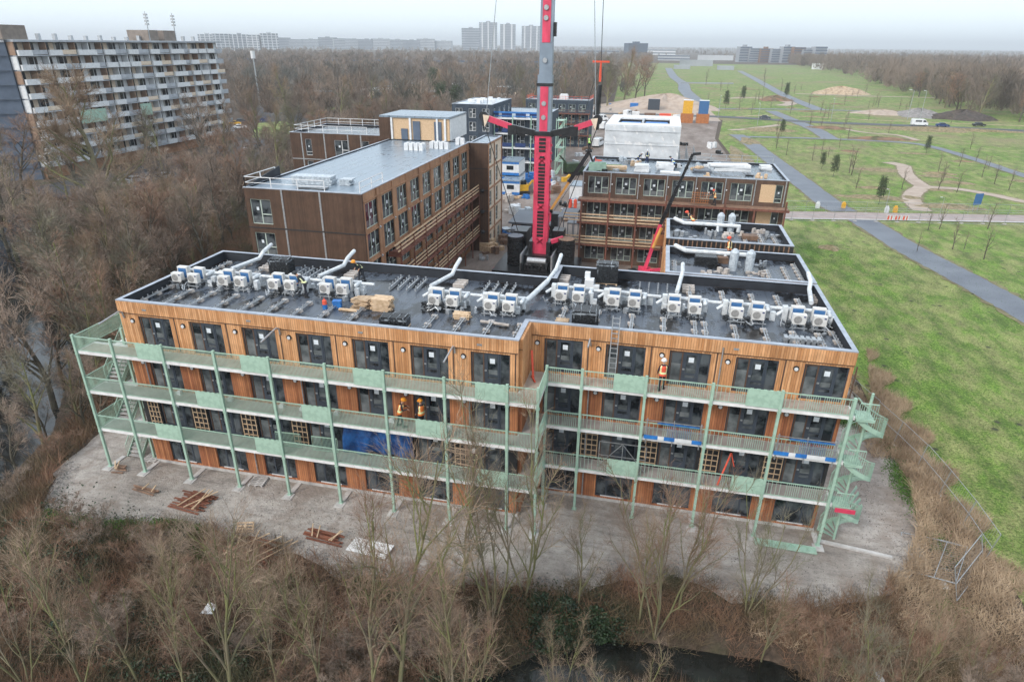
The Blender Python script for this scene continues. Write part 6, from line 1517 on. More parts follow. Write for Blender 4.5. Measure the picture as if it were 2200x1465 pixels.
# ------------------------------------------------------------------ long flats at left
fl = thing('apartment_slab', 'long ten storey flats with white balconies filling the left background', 'building', (0, 0, 0))
FX, FY0, FY1, FH = -100.0, 82.0, 147.0, 26.6
b = MB(); b.box(FX - 12, FX - 1.6, FY0, FY1, 0, FH - .4); b.obj('body', 'curtain', fl)
b = MB(); b.box(FX - 12.2, FX + .3, FY0 - .1, FY1 + .1, FH - .38, FH); b.obj('roof', 'slab_edge', fl)
b = MB(); b.box(FX - 12.0, FX - 1.0, FY0 - .09, FY0 - .01, 2, FH - .4); b.obj('end_wall', 'flat_end', fl)
b = MB(); b.box(FX - 1.59, FX - .8, FY0 + .05, FY1, 0, 2.3); b.obj('brick_base', 'brick', fl)
rr = random.Random(77)
bay = (FY1 - FY0) / 18; mats3 = ['white', 'concrete', 'cream', 'slab_edge']
edge = MB(); fins = MB(); finw = MB(); wh = MB(); gy_ = MB(); winm = MB(); cre = MB(); net = MB(); frm = MB()
for f_ in range(9):
    z = 2.6 + f_ * 2.65
    edge.box(FX - 1.6, FX + .05, FY0, FY1, z - .2, z)
    for k in range(18):
        y0 = FY0 + bay * k; off = (f_ + k) % 2
        if k % 2 == 0 or rr.random() < .3: (fins if rr.random() < .65 else finw).box(FX - 1.59, FX - .05, y0 - .12, y0 + .06, z + .002, z + 2.4)
        winm.box(FX - 1.599, FX - 1.54, y0 + .35, y0 + 1.3, z + .8, z + 2.2); winm.box(FX - 1.599, FX - 1.54, y0 + 1.5, y0 + 2.1, z + .1, z + 2.2)
        (cre if rr.random() < .4 else frm).box(FX - 1.599, FX - 1.55, y0 + 2.2, y0 + 3.3, z + .05, z + 2.3)
        frm.box(FX - 1.53, FX - 1.48, y0 + 1.3, y0 + 1.4, z + .1, z + 2.2); frm.box(FX - 1.53, FX - 1.48, y0 + .3, y0 + 1.3, z + .72, z + .8)
        if k % 2 == 0 or rr.random() < .12:
            wh.box(FX + .06, FX + .5, y0 + .15, y0 + bay - .35 + (bay * .5 if k % 8 == 4 else 0), z - .1, z + .95)
        else: (gy_ if rr.random() < .6 else cre).box(FX + .0, FX + .05, y0, y0 + bay, z + .1, z + .95)
        if f_ == 3 and k in (3, 4, 8) : net.box(FX + .52, FX + .6, y0, y0 + bay, z - .5, z + 2.2)
for n_, mb_, mt in (('balcony_slab', edge, 'slab_edge'), ('brown_screen', fins, 'brown_fin'), ('white_screen', finw, 'white'), ('balcony_front', wh, 'white'), ('balcony_railing', gy_, 'slab_edge'), ('window_row', winm, 'car_glass'), ('infill_panel', cre, 'cream'), ('window_frame', frm, 'white'), ('green_netting', net, 'green')): mb_.obj(n_, mt, fl)
M['lift_house'] = pm('grey_brown_lift_house', (.24, .20, .17), (.18, .15, .13), 1, .8)
b = MB(); b.box(FX - 11, FX - 1, 81, 86.5, FH + .02, FH + 2.6); b.box(FX - 8, FX - 2, 121.5, 125.0, FH + .02, FH + 2.4); b.box(FX - 8, FX - 2, 127, 131.5, FH + .02, FH + 2.4); b.obj('lift_house', 'lift_house', fl)
b = MB()
for y in (121.8, 131.4):
    b.tube((FX - 2, y, FH), (FX - 2, y, FH + 6.5), .12, .08, 6)
    for k in range(4): b.box(FX - 2.4, FX - 1.6, y - .3, y + .3, FH + 3.5 + .7 * k, FH + 3.9 + .7 * k)
b.obj('antenna_mast', 'silver', fl)
b = MB()
for k in range(14): y = 88 + 4.1 * k; b.box(FX - 5, FX - 4.2, y, y + .6, FH + .02, FH + rr.uniform(.5, 1.3))
b.obj('roof_vent', 'silver', fl)
fw_ = thing('apartment_slab', 'blue grey wing of the long flats at the far left edge', 'building', (0, 0, 0))
b = MB(); b.poly([(-101.5, 81.5), (-140, 60), (-146, 72), (-112, 92)], 0, FH - .5); b.obj('body', 'flat_end', fw_)
b = MB()
for f_ in range(9):
    z = 2.6 + f_ * 2.65; b.bar((-101.5, 81.2, z), (-140, 59.7, z), .2, .15)
b.obj('balcony_slab', 'flat_end', fw_)
b = MB(); b.poly([(-101.3, 81.3), (-140.3, 59.6), (-146, 72.4), (-112, 92.5)], FH - .48, FH - .1); b.obj('roof', 'slab_edge', fw_)

# ------------------------------------------------------------------ skyline
def far_block(name, x, y, sx, sy, h, mat, lab, rz=.2, stripes=0, cat='building', bands=0, top=True):
    o = thing(name, lab, cat, (x, y, 0), rz)
    b = MB(); b.box(-sx / 2, sx / 2, -sy / 2, sy / 2, 0, h); b.obj('wall', mat, o)
    if bands:
        b = MB()
        for k in range(bands): z = h * (k + .45) / bands; b.box(-sx / 2 - .3, sx / 2 + .3, -sy / 2 - .5, -sy / 2 - .05, z, z + h / bands * .4)
        b.obj('window_band', 'flat_end', o)
    if stripes:
        b = MB()
        for k in range(stripes): xx = -sx / 2 + sx * (k + .5) / stripes; b.box(xx - sx / stripes * .1, xx + sx / stripes * .1, -sy / 2 - .8, -sy / 2 - .05, h * .04, h * 1.01)
        b.obj('bay_column', 'white', o)
    if top:
        b = MB(); b.box(-sx * .12, sx * .12, -sy * .3, sy * .3, h, h + max(3, h * .05)); b.obj('roof_house', mat, o)
    return o
T_ = [(1012, 38, 62, 'honeycomb fronted long tower left in the far group of towers', 0, 9), (1049, 37, 84, 'tallest pale tower of the far group, second from the left', 3, 16), (1091, 32, 78, 'pale tower in the middle of the far group', 2, 16), (1140, 38, 72, 'twin pale tower nearest the crane boom in the far group', 3, 16)]
def far_xy(px, dist):
    d = Fv * 1393.288 + Rv * (px - 1100) - U2 * (100 - 732.5); d.z = 0; d.normalize(); return 24.07 + d.x * dist, -31.5 + d.y * dist
M['far_tower'] = pm('blue_grey_tower_concrete', (0.34, 0.36, 0.39), (0.24, 0.26, 0.29), .03, .8)  # blue-grey concrete tone, mottled at random
for px, wpx, h, lab, st, bd in T_:
    x, y = far_xy(px, 3000); far_block('tower_block', x, y, wpx * 2.0, 30, h + 22, 'far_tower', lab, math.atan2(y + 31, x - 24) - R(90), st, bands=bd)
rr = random.Random(4)
for i in range(17):
    px = 452 + i * 31 + rr.uniform(-6, 6); near = i < 5; x, y = far_xy(px, 2100 if near else 2900)
    far_block('housing_block', x, y, 46 if near else 72, 20, (rr.uniform(42, 48) if near else rr.uniform(34, 44)), 'tower_pale' if i % 3 != 2 else 'far_tower', f'far pale housing block on the left horizon, number {i + 1} from the long flats', math.atan2(y + 31, x - 24) - R(90) + rr.uniform(-.3, .3), 4 if near else 0, bands=7, top=rr.random() < .6)
x, y = far_xy(1366, 1500); far_block('office_block', x, y, 40, 40, 30, 'flat_end', 'dark square block on the horizon right of the crane hook', .3, bands=8)
for i in range(8):
    px = 1600 + i * 23; x, y = far_xy(px, 1350); far_block('housing_block', x, y, 22, 14, rr.uniform(22, 27), ['far_tower', 'far_tower', 'timber_dark'][i % 3], f'apartment block beyond the grass on the right horizon, number {i + 1} from the left', .35 + rr.uniform(-.1, .1), bands=6, top=i % 2 == 0)
for i, (px, d, s_, h, mt, lab) in enumerate([(1765, 1000, 14, 7, 'white', 'white house before the right woodland'), (1470, 900, 20, 4.5, 'far_tower', 'grey underpass wall left at the head of the grass park'), (1565, 900, 20, 4.5, 'far_tower', 'grey underpass wall right at the head of the grass park'), (1500, 1050, 46, 8, 'far_tower', 'long grey hall at the head of the grass park'), (1450, 1400, 60, 10, 'tower_pale', 'pale hall on the horizon above the left path'), (1540, 1500, 70, 9, 'tower_pale', 'pale hall on the horizon above the middle of the park'), (1270, 1800, 140, 14, 'far_tower', 'low grey row on the horizon behind the hook'), (1420, 2200, 90, 16, 'white', 'white curved hall on the far horizon')]):
    x, y = far_xy(px, d); far_block('hall', x, y, s_, 12, h, mt, lab, math.atan2(y + 31, x - 24) - R(90), bands=2 if h > 9 else 0, top=False)
x, y = far_xy(1488 + 40, 560); b = MB(); b.box(-20, 20, -1, 1, 0, .9); tag(b.obj('low_wall', 'far_tower', None, (x, y, 0), .1), 'long low white wall across the far grass', 'wall')
for i, (x, y, s_, lab, mt) in enumerate([(-109, 300, 9, 'white roofed shed among the trees left of the crane', 'cream'), (-96, 318, 8, 'low shed right of the white roofed shed', 'brick'), (-120, 330, 7, 'low shed behind the white roofed shed', 'cream'), (-84, 345, 9, 'low shed with blue roof among the middle trees', 'cream'), (-70, 372, 8, 'brick shed among the middle trees', 'brick'), (-135, 352, 8, 'pale shed in the allotments', 'cream'), (-105, 395, 9, 'long pale shed in the allotments', 'concrete'), (-150, 300, 7, 'small shed at the left of the allotments', 'brick')]):
    o = thing('shed', lab, 'shed', (x, y, 0), rr.uniform(-.4, .4)); b = MB(); b.box(-s_ / 2, s_ / 2, -3, 3, 0, 3.2); b.obj('wall', mt, o); b = MB(); b.poly([(-s_ / 2 - .4, -3.4), (s_ / 2 + .4, -3.4), (s_ / 2 + .4, 3.4), (-s_ / 2 - .4, 3.4)], 3.2, 3.6); b.obj('roof', 'roof_pale' if i % 2 else 'white', o)
b = MB(); b.box(-260, 260, -2, 2, 5, 7)
for k in range(26): b.box(-258 + 20 * k, -256 + 20 * k, -1.5, 1.5, 0, 5)
x, y = far_xy(870, 900); tag(b.obj('railway_viaduct', 'flat_end', None, (x, y, 0), .2), 'long dark viaduct across the middle distance left of the crane', 'viaduct')
o = thing('chimney', 'slender white topped mast among the trees right of the long flats', 'mast', (-150, 240, 0)); b = MB(); b.tube((0, 0, 0), (0, 0, 20), .35, .25, 8); b.obj('shaft', 'silver', o); b = MB(); b.tube((0, 0, 20), (0, 0, 23), .9, .9, 10); b.obj('head', 'white', o)

# ------------------------------------------------------------------ people
def person(label, x, y, z, rz, vest='hivis_orange', helmet='yellow', pose='stand', legs='clothes'):
    lean = {'stand': 0, 'work': .25, 'bend': .75, 'walk': .1}[pose]
    st = .28 if pose == 'walk' else (.16 if pose != 'stand' else .1)
    sl_, cl_ = math.sin(lean), math.cos(lean)
    def up(px, py, pz):  # torso points lean forward (+Y) about the hip
        dz = pz - .92; return (px, py + dz * sl_, .92 + dz * cl_)
    V = [((0, 0, .93), .14)]; E_ = []
    def add(p, r, par): V.append((p, r)); E_.append((par, len(V) - 1)); return len(V) - 1
    sp = add(up(0, 0, 1.15), .135, 0); ch = add(up(0, .01, 1.36), .15, sp); nk = add(up(0, .02, 1.5), .06, ch); hd0 = add(up(0, .04, 1.58), .075, nk); hd = add(up(0, .05, 1.66), .095, hd0); add(up(0, .05, 1.74), .07, hd)
    add(up(0, .15, 1.62), .022, hd)
    arms = {'stand': ((.26, .02, 1.12), (.24, .14, .92)), 'work': ((.27, .12, 1.16), (.18, .38, 1.2)), 'bend': ((.25, .12, 1.1), (.18, .3, .98)), 'walk': ((.27, -.05, 1.12), (.25, .1, .92))}[pose]
    for s_ in (-1, 1):
        sh = add(up(s_ * .17, .01, 1.40), .07, ch); el = add(up(s_ * arms[0][0], arms[0][1] * (s_ if pose == 'walk' else 1), arms[0][2]), .048, sh); wr_ = add(up(s_ * arms[1][0], arms[1][1], arms[1][2]), .034, el)
        w = V[wr_][0]; hp = add((w[0], w[1] + .05, w[2] - .05), .036, wr_)
        for k in range(4): f1 = add((w[0] + (k - 1.5) * .02, w[1] + .1 + .008 * (k % 3), w[2] - .09), .010, hp); add((w[0] + (k - 1.5) * .022, w[1] + .12, w[2] - .13 - .008 * (k % 2)), .008, f1)
        add((w[0] - s_ * .05, w[1] + .07, w[2] - .03), .011, hp)
        hi = add((s_ * .09, 0, .88), .10, 0); kn = add((s_ * .11, s_ * st * .5 + .03, .48), .066, hi); an = add((s_ * .12, s_ * st, .09), .048, kn); add((s_ * .13, s_ * st + .17, .045), .042, an)
    me = bpy.data.meshes.new('person_body'); me.from_pydata([v[0] for v in V], E_, [])
    tmp = bpy.data.objects.new('tmp_person', me); COL.objects.link(tmp)
    md = tmp.modifiers.new('skin', 'SKIN'); tmp.modifiers.new('sub', 'SUBSURF').levels = 1
    for i, sv in enumerate(me.skin_vertices[0].data): sv.radius = (V[i][1], V[i][1]); sv.use_root = (i == 0)
    dg = bpy.context.evaluated_depsgraph_get(); dg.update(); bm2 = bpy.data.meshes.new_from_object(tmp.evaluated_get(dg))
    bpy.data.objects.remove(tmp)
    for m in (legs, 'skin', vest, 'hivis_stripe'): bm2.materials.append(M[m])
    for p in bm2.polygons:
        c = p.center; q = (c.z - .92) * cl_ + (c.y) * sl_ + .92 if c.z > .92 else c.z
        mi = 0
        if q > 1.5 and abs(c.x) < .13: mi = 1
        p.material_index = mi; p.use_smooth = True
    hands = [V[i][0] for i in range(len(V)) if V[i][1] == .036]
    for p in bm2.polygons:
        if any((Vector(h_) - p.center).length < .1 for h_ in hands): p.material_index = 1
    o = thing('person', label, 'person', (x, y, z), rz); o.scale = (1.07,) * 3; body = link('body', bm2, o)
    # vest: a closed shell round the torso
    vb = MB(); rings = []
    for zz, rx, ry in ((.86, .20, .155), (.98, .19, .15), (1.1, .185, .15), (1.22, .195, .155), (1.36, .205, .165), (1.46, .15, .13)):
        rings.append([up(rx * math.cos(t), .01 + ry * math.sin(t), zz) for t in [2 * math.pi * i / 14 for i in range(14)]])
    vs = [p for r_ in rings for p in r_]; fs = []
    for j in range(5):
        for i in range(14): fs.append((j * 14 + i, j * 14 + (i + 1) % 14, (j + 1) * 14 + (i + 1) % 14, (j + 1) * 14 + i))
    vb.add(vs, fs); vmi = [1 if f // 14 in (1,) or (f % 14 in (1, 5, 8, 12) and f // 14 > 1) else 0 for f in range(len(fs))]; vb.m = vmi
    vo_ = vb.obj('safety_vest', [vest, 'hivis_stripe'], o)
    hb = MB(); c = up(0, .05, 1.74)
    hb.ball((c[0], c[1], c[2]), .135, .15, .12); hb.tube((c[0], c[1] + .03, c[2] - .04), (c[0], c[1] + .03, c[2] - .02), .165, .16, 14); hb.obj('helmet', helmet, o)
    for s_ in (-1, 1):
        bb = MB(); yk = s_ * st; bb.box(s_ * .13 - .055, s_ * .13 + .055, yk - .07, yk + .22, 0, .1); bb.obj('boot', 'black_metal', o)
    return o
M['helmet_orange'] = pm('orange_helmet', (.85, .33, .03), None, 4, .4)
person('worker in red vest and white helmet facing the wall on the top gallery', 25.45, 2.1, 8.87, R(10), 'hivis_red', 'white', 'stand')
person('worker in orange vest and yellow helmet, left of the two talking on the second gallery', 10.6, -.75, 5.99, R(-70), 'hivis_orange', 'helmet_orange', 'work')
person('worker in orange vest and yellow helmet, right of the two talking on the second gallery', 11.9, -.6, 5.99, R(50), 'hivis_orange', 'helmet_orange', 'stand')
person('worker with orange helmet bending beside the white elbow duct on the near roof', 4.4, 8.6, ZR, R(160), 'clothes', 'helmet_orange', 'bend')
person('worker in dark clothes standing among the fan units of the left roof half', 2.2, 4.8, ZR, R(90), 'clothes', 'black_metal', 'bend')
person('worker with white helmet on the first gallery behind the bare tree', 15.1, -.4, DK[1], R(180), 'clothes', 'white', 'work')
person('worker in orange suit walking on the first rear wing roof', 30.1, 20.0, ZR, R(100), 'hivis_orange', 'hivis_red', 'walk')
person('worker in orange vest carrying the mesh panel on the right brown block', 31.2, 51.7, 8.87, R(80), 'hivis_orange', 'hivis_red', 'work')
person('worker in blue with white helmet, left of two on the right brown roof', 21.2, 61.5, H - .3, R(-120), 'blue_dark', 'white', 'bend', 'blue_dark')
person('worker in navy with white helmet, right of two on the right brown roof', 22.4, 62.3, H - .3, R(170), 'blue_dark', 'white', 'stand', 'blue_dark')
person('worker in bright blue crouching at the middle of the right brown roof', 26.0, 58.4, H - .3, R(60), 'blue', 'black_metal', 'bend', 'blue_dark')
person('worker in lime vest standing in the basket of the boom lift', 14.55, 60, 13.66, R(-60), 'hivis_green', 'weed', 'stand')
person('worker with red helmet beside the long duct on the second rear wing roof', 27.6, 28.7, ZR, R(70), 'hivis_orange', 'hivis_red', 'bend')
person('worker in pale jacket walking on the site road beside the boom lift', 9.0, 75.0, .07, R(200), 'cream', 'white', 'walk')

# ------------------------------------------------------------------ vegetation
def gen_tree(seed, stems=1, nl1=11, nl2=8, nl3=6, nl4=5, spread=.55, gnarl=.1, twig_w=.016, stem_len=1.0, tlen=1.0, tr_=1.0):
    """unit tree 10 m tall; returns (trunk verts, faces), (twig verts, tri faces)"""
    rr = np.random.default_rng(seed); TV = []; TF = []; KV = []; nT = [0]
    def tube(p, r, n):
        base = nT[0]
        for i in range(len(p)):
            d = p[min(i + 1, len(p) - 1)] - p[max(i - 1, 0)]; d = d / (np.linalg.norm(d) + 1e-9)
            a = np.cross(d, [0.3, .2, 1] if abs(d[2]) < .9 else [1, 0, 0]); a /= np.linalg.norm(a); b_ = np.cross(d, a)
            for k in range(n): t = 2 * math.pi * k / n; TV.append(p[i] + (a * math.cos(t) + b_ * math.sin(t)) * r[i])
        for i in range(len(p) - 1):
            for k in range(n): TF.append((base + i * n + k, base + i * n + (k + 1) % n, base + (i + 1) * n + (k + 1) % n, base + (i + 1) * n + k))
        nT[0] += len(p) * n
    def curve(p0, d, L_, n, g, upb=.08):
        pts = [p0]; d = d / np.linalg.norm(d)
        for i in range(n): d = d + rr.normal(0, g, 3) + np.array([0, 0, upb]); d /= np.linalg.norm(d); pts.append(pts[-1] + d * L_ / n)
        return pts
    def at(pts, q):
        f = q * (len(pts) - 1); i = min(int(f), len(pts) - 2); return pts[i] + (pts[i + 1] - pts[i]) * (f - i), (pts[i + 1] - pts[i]) / (np.linalg.norm(pts[i + 1] - pts[i]) + 1e-9)
    def side(d, ang):
        a = rr.normal(0, 1, 3); a -= d * a.dot(d); a /= np.linalg.norm(a) + 1e-9; return d * math.cos(ang) + a * math.sin(ang)
    for s in range(stems):
        lean = np.array([0, 0, 1.0]) if stems == 1 else np.array([math.cos(6.28 * s / stems + seed) * .32, math.sin(6.28 * s / stems + seed) * .32, 1])
        L0 = 9.2 * (1 if stems == 1 else rr.uniform(.7, 1.0)) * stem_len
        tr = curve(np.array([0., 0, -.3]) + lean * 0, lean, L0, 9, gnarl * .5, .02)
        r0 = (.15 / math.sqrt(stems) + .03) * tr_; tube(tr, [r0 * (1 - .88 * i / 9) + .008 for i in range(10)], 6)
        n1 = nl1 if stems == 1 else max(5, int(nl1 * 1.5 / stems))
        for i in range(n1):
            q = .18 + .78 * (i + rr.uniform(0, 1)) / n1; p, d = at(tr, q); L1 = (1 - q * .72) * 5.2 * rr.uniform(.7, 1.1) * (1 if stems == 1 else .75)
            b1 = curve(p, side(d, spread * rr.uniform(.7, 1.3)), L1, 5, gnarl); r1 = r0 * (1 - q) * .55 + .016
            tube(b1, [r1 * (1 - .8 * k / 5) + .004 for k in range(6)], 4)
            for j in range(nl2):
                q2 = .15 + .85 * (j + rr.uniform(0, 1)) / nl2; p2, d2 = at(b1, min(q2, .999)); L2 = L1 * (1.05 - q2 * .7) * .5 * rr.uniform(.6, 1.1)
                b2 = curve(p2, side(d2, rr.uniform(.4, .8)), L2, 3, gnarl * 1.3); tube(b2, [.011 * (1 - .6 * k / 3) for k in range(4)], 3)
                for m_ in range(nl3):
                    p3, d3 = at(b2, rr.uniform(.15, .999)); L3 = rr.uniform(.45, 1.1) * tlen; d4 = side(d3, rr.uniform(.3, .8)); d4[2] += .15; e = p3 + d4 * L3
                    KV.append((p3, e, twig_w * .8))
                    for t_ in range(nl4): ps = p3 + (e - p3) * rr.uniform(.15, .95); KV.append((ps, ps + side(d4 / np.linalg.norm(d4), rr.uniform(.3, .8)) * rr.uniform(.25, .6) * tlen, twig_w * .55))
    P0 = np.array([k[0] for k in KV]); P1 = np.array([k[1] for k in KV]); W_ = np.array([k[2] for k in KV])[:, None]
    d = P1 - P0; a = np.cross(d, rr.normal(0, 1, d.shape)); a /= np.linalg.norm(a, axis=1)[:, None] + 1e-9
    kv = np.stack([P0 - a * W_, P0 + a * W_, P1], 1).reshape(-1, 3); kf = np.arange(len(kv)).reshape(-1, 3)
    return (np.array(TV), np.array(TF)), (kv, kf)
PROTO = {}
def proto(name, seed, bark, twig, **kw):
    (tv, tf), (kv, kf) = gen_tree(seed, **kw); PROTO[name] = (raw_mesh('trunk', tv, tf, bark), raw_mesh('crown', kv, kf, twig))
M['twig_red'] = pm('reddish_twigs', (0.30, 0.185, 0.125), (0.18, 0.11, 0.075), .35, .9, world=True, rnd=.4)
M['twig_olive'] = pm('olive_grey_twigs', (0.21, 0.19, 0.135), (0.12, 0.105, 0.075), .35, .9, world=True, rnd=.4)
for i in range(4): proto(f't{i}', 100 + i, ('bark', 'bark_green', 'bark', 'bark_green')[i], ('twig', 'twig_pale', 'twig_red', 'twig_olive')[i], twig_w=(.022, .016, .02, .022)[i], spread=(.55, .45, .6, .7)[i])
for i in range(3): proto(f'g{i}', 200 + i, 'bark_green', ('twig_pale', 'twig_red', 'twig_pale')[i], nl1=13, nl2=7, nl3=5, nl4=4, spread=.45, gnarl=.13, twig_w=.010, tr_=.45)
for i in range(3): proto(f'm{i}', 300 + i, 'bark_green', ('twig_pale', 'twig_red', 'twig_olive')[i], stems=(3, 4, 5)[i], nl1=16, nl2=6, nl3=5, nl4=3, spread=.42, gnarl=.12, twig_w=.010, tr_=.42)
for i in range(2): proto(f'b{i}', 400 + i, 'bark', ('twig_red', 'twig')[i], stems=6, nl1=20, nl2=6, nl3=6, nl4=4, spread=.6, twig_w=.02, tr_=.5)
proto('big', 500, 'bark_green', 'twig_pale', nl1=20, nl2=11, nl3=7, nl4=5, spread=.8, gnarl=.16, twig_w=.018, tr_=1.5)
proto('sap', 600, 'bark', 'twig', nl1=9, nl2=4, nl3=3, nl4=2, spread=.5, twig_w=.03)
def hgt(x, y): return float(height(np.array([x]), np.array([y]))[0])
def tree(name, kind, x, y, h, label, group=None, rz=None, wide=1.0, cat='tree'):
    t_, c_ = PROTO[kind]; o = thing(name, label, cat, (x, y, hgt(x, y) if abs(x) < 75 and y < 100 else 0), random.uniform(0, 6.3) if rz is None else rz, group)
    s = h / 9.6; o.scale = (s * wide, s * wide, s); link('trunk', t_, o); link('crown', c_, o); return o
NEAR = [(1.5, -16.4, 10.6, 1), (7.9, -15.4, 12.3, 2), (5.0, -14.7, 8.5, 1), (13.9, -13.1, 12.7, 2), (14.6, -12.5, 14.7, 2), (17.1, -12.4, 9.5, 2), (17.4, -12.8, 12.0, 1), (17.9, -7.3, 13.6, 5), (19.3, -5.9, 11.9, 3), (26.3, -5.9, 11.6, 3), (25.4, -5.5, 8.0, 2), (30.9, -4.3, 8.6, 4), (31.7, -5.9, 6.2, 2), (35.9, -7.6, 7.3, 4), (37.6, -7.2, 6.3, 4), (34.4, -7.6, 5.7, 3), (11.3, -13.2, 9.8, 2), (9.2, -13.7, 9.0, 2), (2.5, -14.7, 8.1, 2), (-2.6, -15.9, 9.3, 3), (-6.3, -11.6, 4.9, 2), (17.8, -11.2, 8.1, 3), (21.9, -10.3, 5.5, 3), (6.9, -11.6, 6.7, 2), (8.7, -10.6, 5.6, 3), (11.3, -11.1, 6.1, 3), (14.2, -9.9, 5.3, 2), (27.5, -4.7, 8.6, 2), (24.9, -12.1, 6.0, 3), (40.9, -6.1, 4.3, 3), (39.6, -5.1, 5.0, 3), (2.8, -12.5, 8.0, 2), (22.2, -6.0, 6.6, 2), (16.1, -6.4, 9.3, 2), (10.8, -8.6, 5.7, 2)]
for i, (x, y, h, n) in enumerate(NEAR):
    k = ('g%d' % (i % 3)) if n == 1 else ('m%d' % min(2, max(0, n - 3 + (i % 2)))) if n > 2 else ('g%d' % ((i + 1) % 3))
    place = 'left' if x < 6 else 'middle left' if x < 13 else 'centre' if x < 21 else 'middle right' if x < 29 else 'right'
    size = 'tall' if h > 11 else 'mid sized' if h > 7.5 else 'low'
    tree('bare_tree', k, x, y, h, f'{size} bare {"many stemmed" if n > 2 else "slender"} tree with greenish bark in the {place} of the foreground, number {i + 1}', 'bare trees in the foreground before the near block', wide=.9 if n > 1 else .8)
for i in range(75):
    x = random.uniform(-9, 44); y = random.uniform(-13.5, -7) if x < 28 else random.uniform(-11, -5.5)
    if seg_dist(np.array([x]), np.array([y]), DITCH, False)[0] < 2.7 or (22 < x < 33 and y < -7): continue
    tree('bare_bush', 'b%d' % (i % 2), x, y, random.uniform(1.4, 3.3), 'low brown bare bush in the scrub below the sand', 'bare bushes in the scrub before the near block', wide=1.4, cat='bush')
# left woodland
lw = 0; pts = []
rr = random.Random(31)
while lw < 235 and len(pts) < 235:
    x = rr.uniform(-68, -15); y = rr.uniform(-14, 72)
    if y > 14 and x > -24 - (y - 14) * .35: continue
    if y > 50 and x < -58: continue
    cd = seg_dist(np.array([x]), np.array([y]), CANAL, False)[0]
    if cd < 2.6: continue
    if any((x - a) ** 2 + (y - b_) ** 2 < 4.2 for a, b_ in pts): continue
    if -16 > x and y < 10 and x > -17: continue
    pts.append((x, y)); lw += 1
for i, (x, y) in enumerate(pts):
    h = rr.uniform(5.0, 12.5) if x < -22 else rr.uniform(4.5, 8.0)
    if y < -6: h *= .7
    tree('bare_tree', 't%d' % rr.choice((0, 0, 1, 2, 3)) if i % 5 else 'm%d' % (i % 3), x, y, h, 'bare brown tree in the dense wood along the canal left of the near block', 'bare trees of the wood along the canal', wide=1.15)
for i in range(40):
    x = rr.uniform(-34, -14); y = rr.uniform(-12, 22)
    if seg_dist(np.array([x]), np.array([y]), CANAL, False)[0] < 5.5 or inside(np.array([x]), np.array([y]), PAD)[0]: continue
    tree('bare_bush', 'b%d' % (i % 2), x, y, rr.uniform(2, 3.6), 'low brown bare bush between the canal and the near block', 'bare bushes between the canal and the near block', wide=1.4, cat='bush')
for q_ in ((-76, 50, 15), (-82, 57, 13), (-70, 44, 12), (-90, 66, 14), (-55, 48, 11), (-86, 74, 12)): tree('bare_tree', 't%d' % (q_[2] % 4), *q_, 'bare tree in the small clump before the left end of the long flats', 'bare trees clumped before the left end of the flats', wide=1.3)
tree('bare_tree', 'big', -63.0, 55.5, 22.5, 'very tall spreading bare tree with green trunk before the long flats', wide=1.0)
for i, (x, y, h) in enumerate([(-84, 110, 14), (-74, 104, 11), (-68, 92, 10), (-86, 98, 12), (-90, 118, 14), (-88, 140, 14), (-60, 88, 11), (-58, 100, 12), (-52, 84, 10), (-66, 112, 13), (-76, 122, 11), (-72, 134, 12), (-82, 152, 14), (-64, 126, 12), (-56, 116, 12), (-50, 100, 11), (-46, 112, 12), (-44, 92, 9), (-50, 130, 12), (-58, 142, 13), (-40, 122, 10), (-111.8, 197.4, 18), (-96, 190, 14), (-80, 176, 13), (-126, 254, 16), (-100, 225, 14), (-60, 160, 12), (-45, 150, 11), (-38, 165, 11), (-70, 190, 14), (-50, 185, 12), (-86, 215, 15), (-66, 222, 13), (-46, 210, 13), (-34, 195, 12), (-92, 165, 13), (-102, 210, 13), (-70, 88, 6), (-75, 96, 8), (-42, 76, 8), (-50, 74, 8), (-36, 84, 8), (-95, 104, 12), (-92, 90, 10), (-89, 126, 12), (-56, 62, 8), (-70, 70, 9), (-80, 66, 10), (-88, 60, 10)]):
    tree('bare_tree', 't%d' % (i % 4), x, y, h, f'bare tree between the long flats and the brown blocks, number {i + 1} from the near end', 'bare trees between the flats and the brown blocks', wide=1.25)
MIDT = [(-16.2, 291, 18), (3.2, 326, 24), (-28.9, 287, 15), (-4, 312, 20), (-10, 330, 21), (-24, 305, 17), (-38, 296, 16), (-48, 312, 16), (-60, 290, 15), (-20, 340, 20), (8, 345, 21), (-3, 300, 19), (-35, 262, 13), (-46, 250, 13), (-58, 262, 14), (-30, 232, 11), (-42, 232, 12), (-75, 270, 15), (-84, 290, 15), (-55, 335, 17), (-40, 345, 18), (-70, 330, 16), (-24, 365, 19), (-8, 370, 20), (12, 372, 20), (-22, 210, 10), (-30, 200, 10)]
for i, (x, y, h) in enumerate(MIDT): tree('bare_tree', 't%d' % (i % 4), x, y, h, f'tall bare tree in the row behind the slate blue blocks, number {i + 1} of the row', 'tall bare trees behind the slate blue blocks', wide=1.1)
SAP = [(62.6, 153.0), (67.5, 135.6), (64.3, 115.8), (73.7, 118.3), (88.1, 141.3), (85.3, 129.9), (69.5, 84.4), (67.1, 72.0), (69.5, 67.6), (77.3, 86.5), (96.9, 153.4), (83.7, 117.5), (96.1, 138.0), (95.4, 129.8), (56.5, 172.9), (57.3, 160.2), (95.5, 123.3), (92.3, 249.4), (52.2, 505.1), (45.0, 329.8), (61.0, 280.4), (100, 560), (67.5, 133.4)]
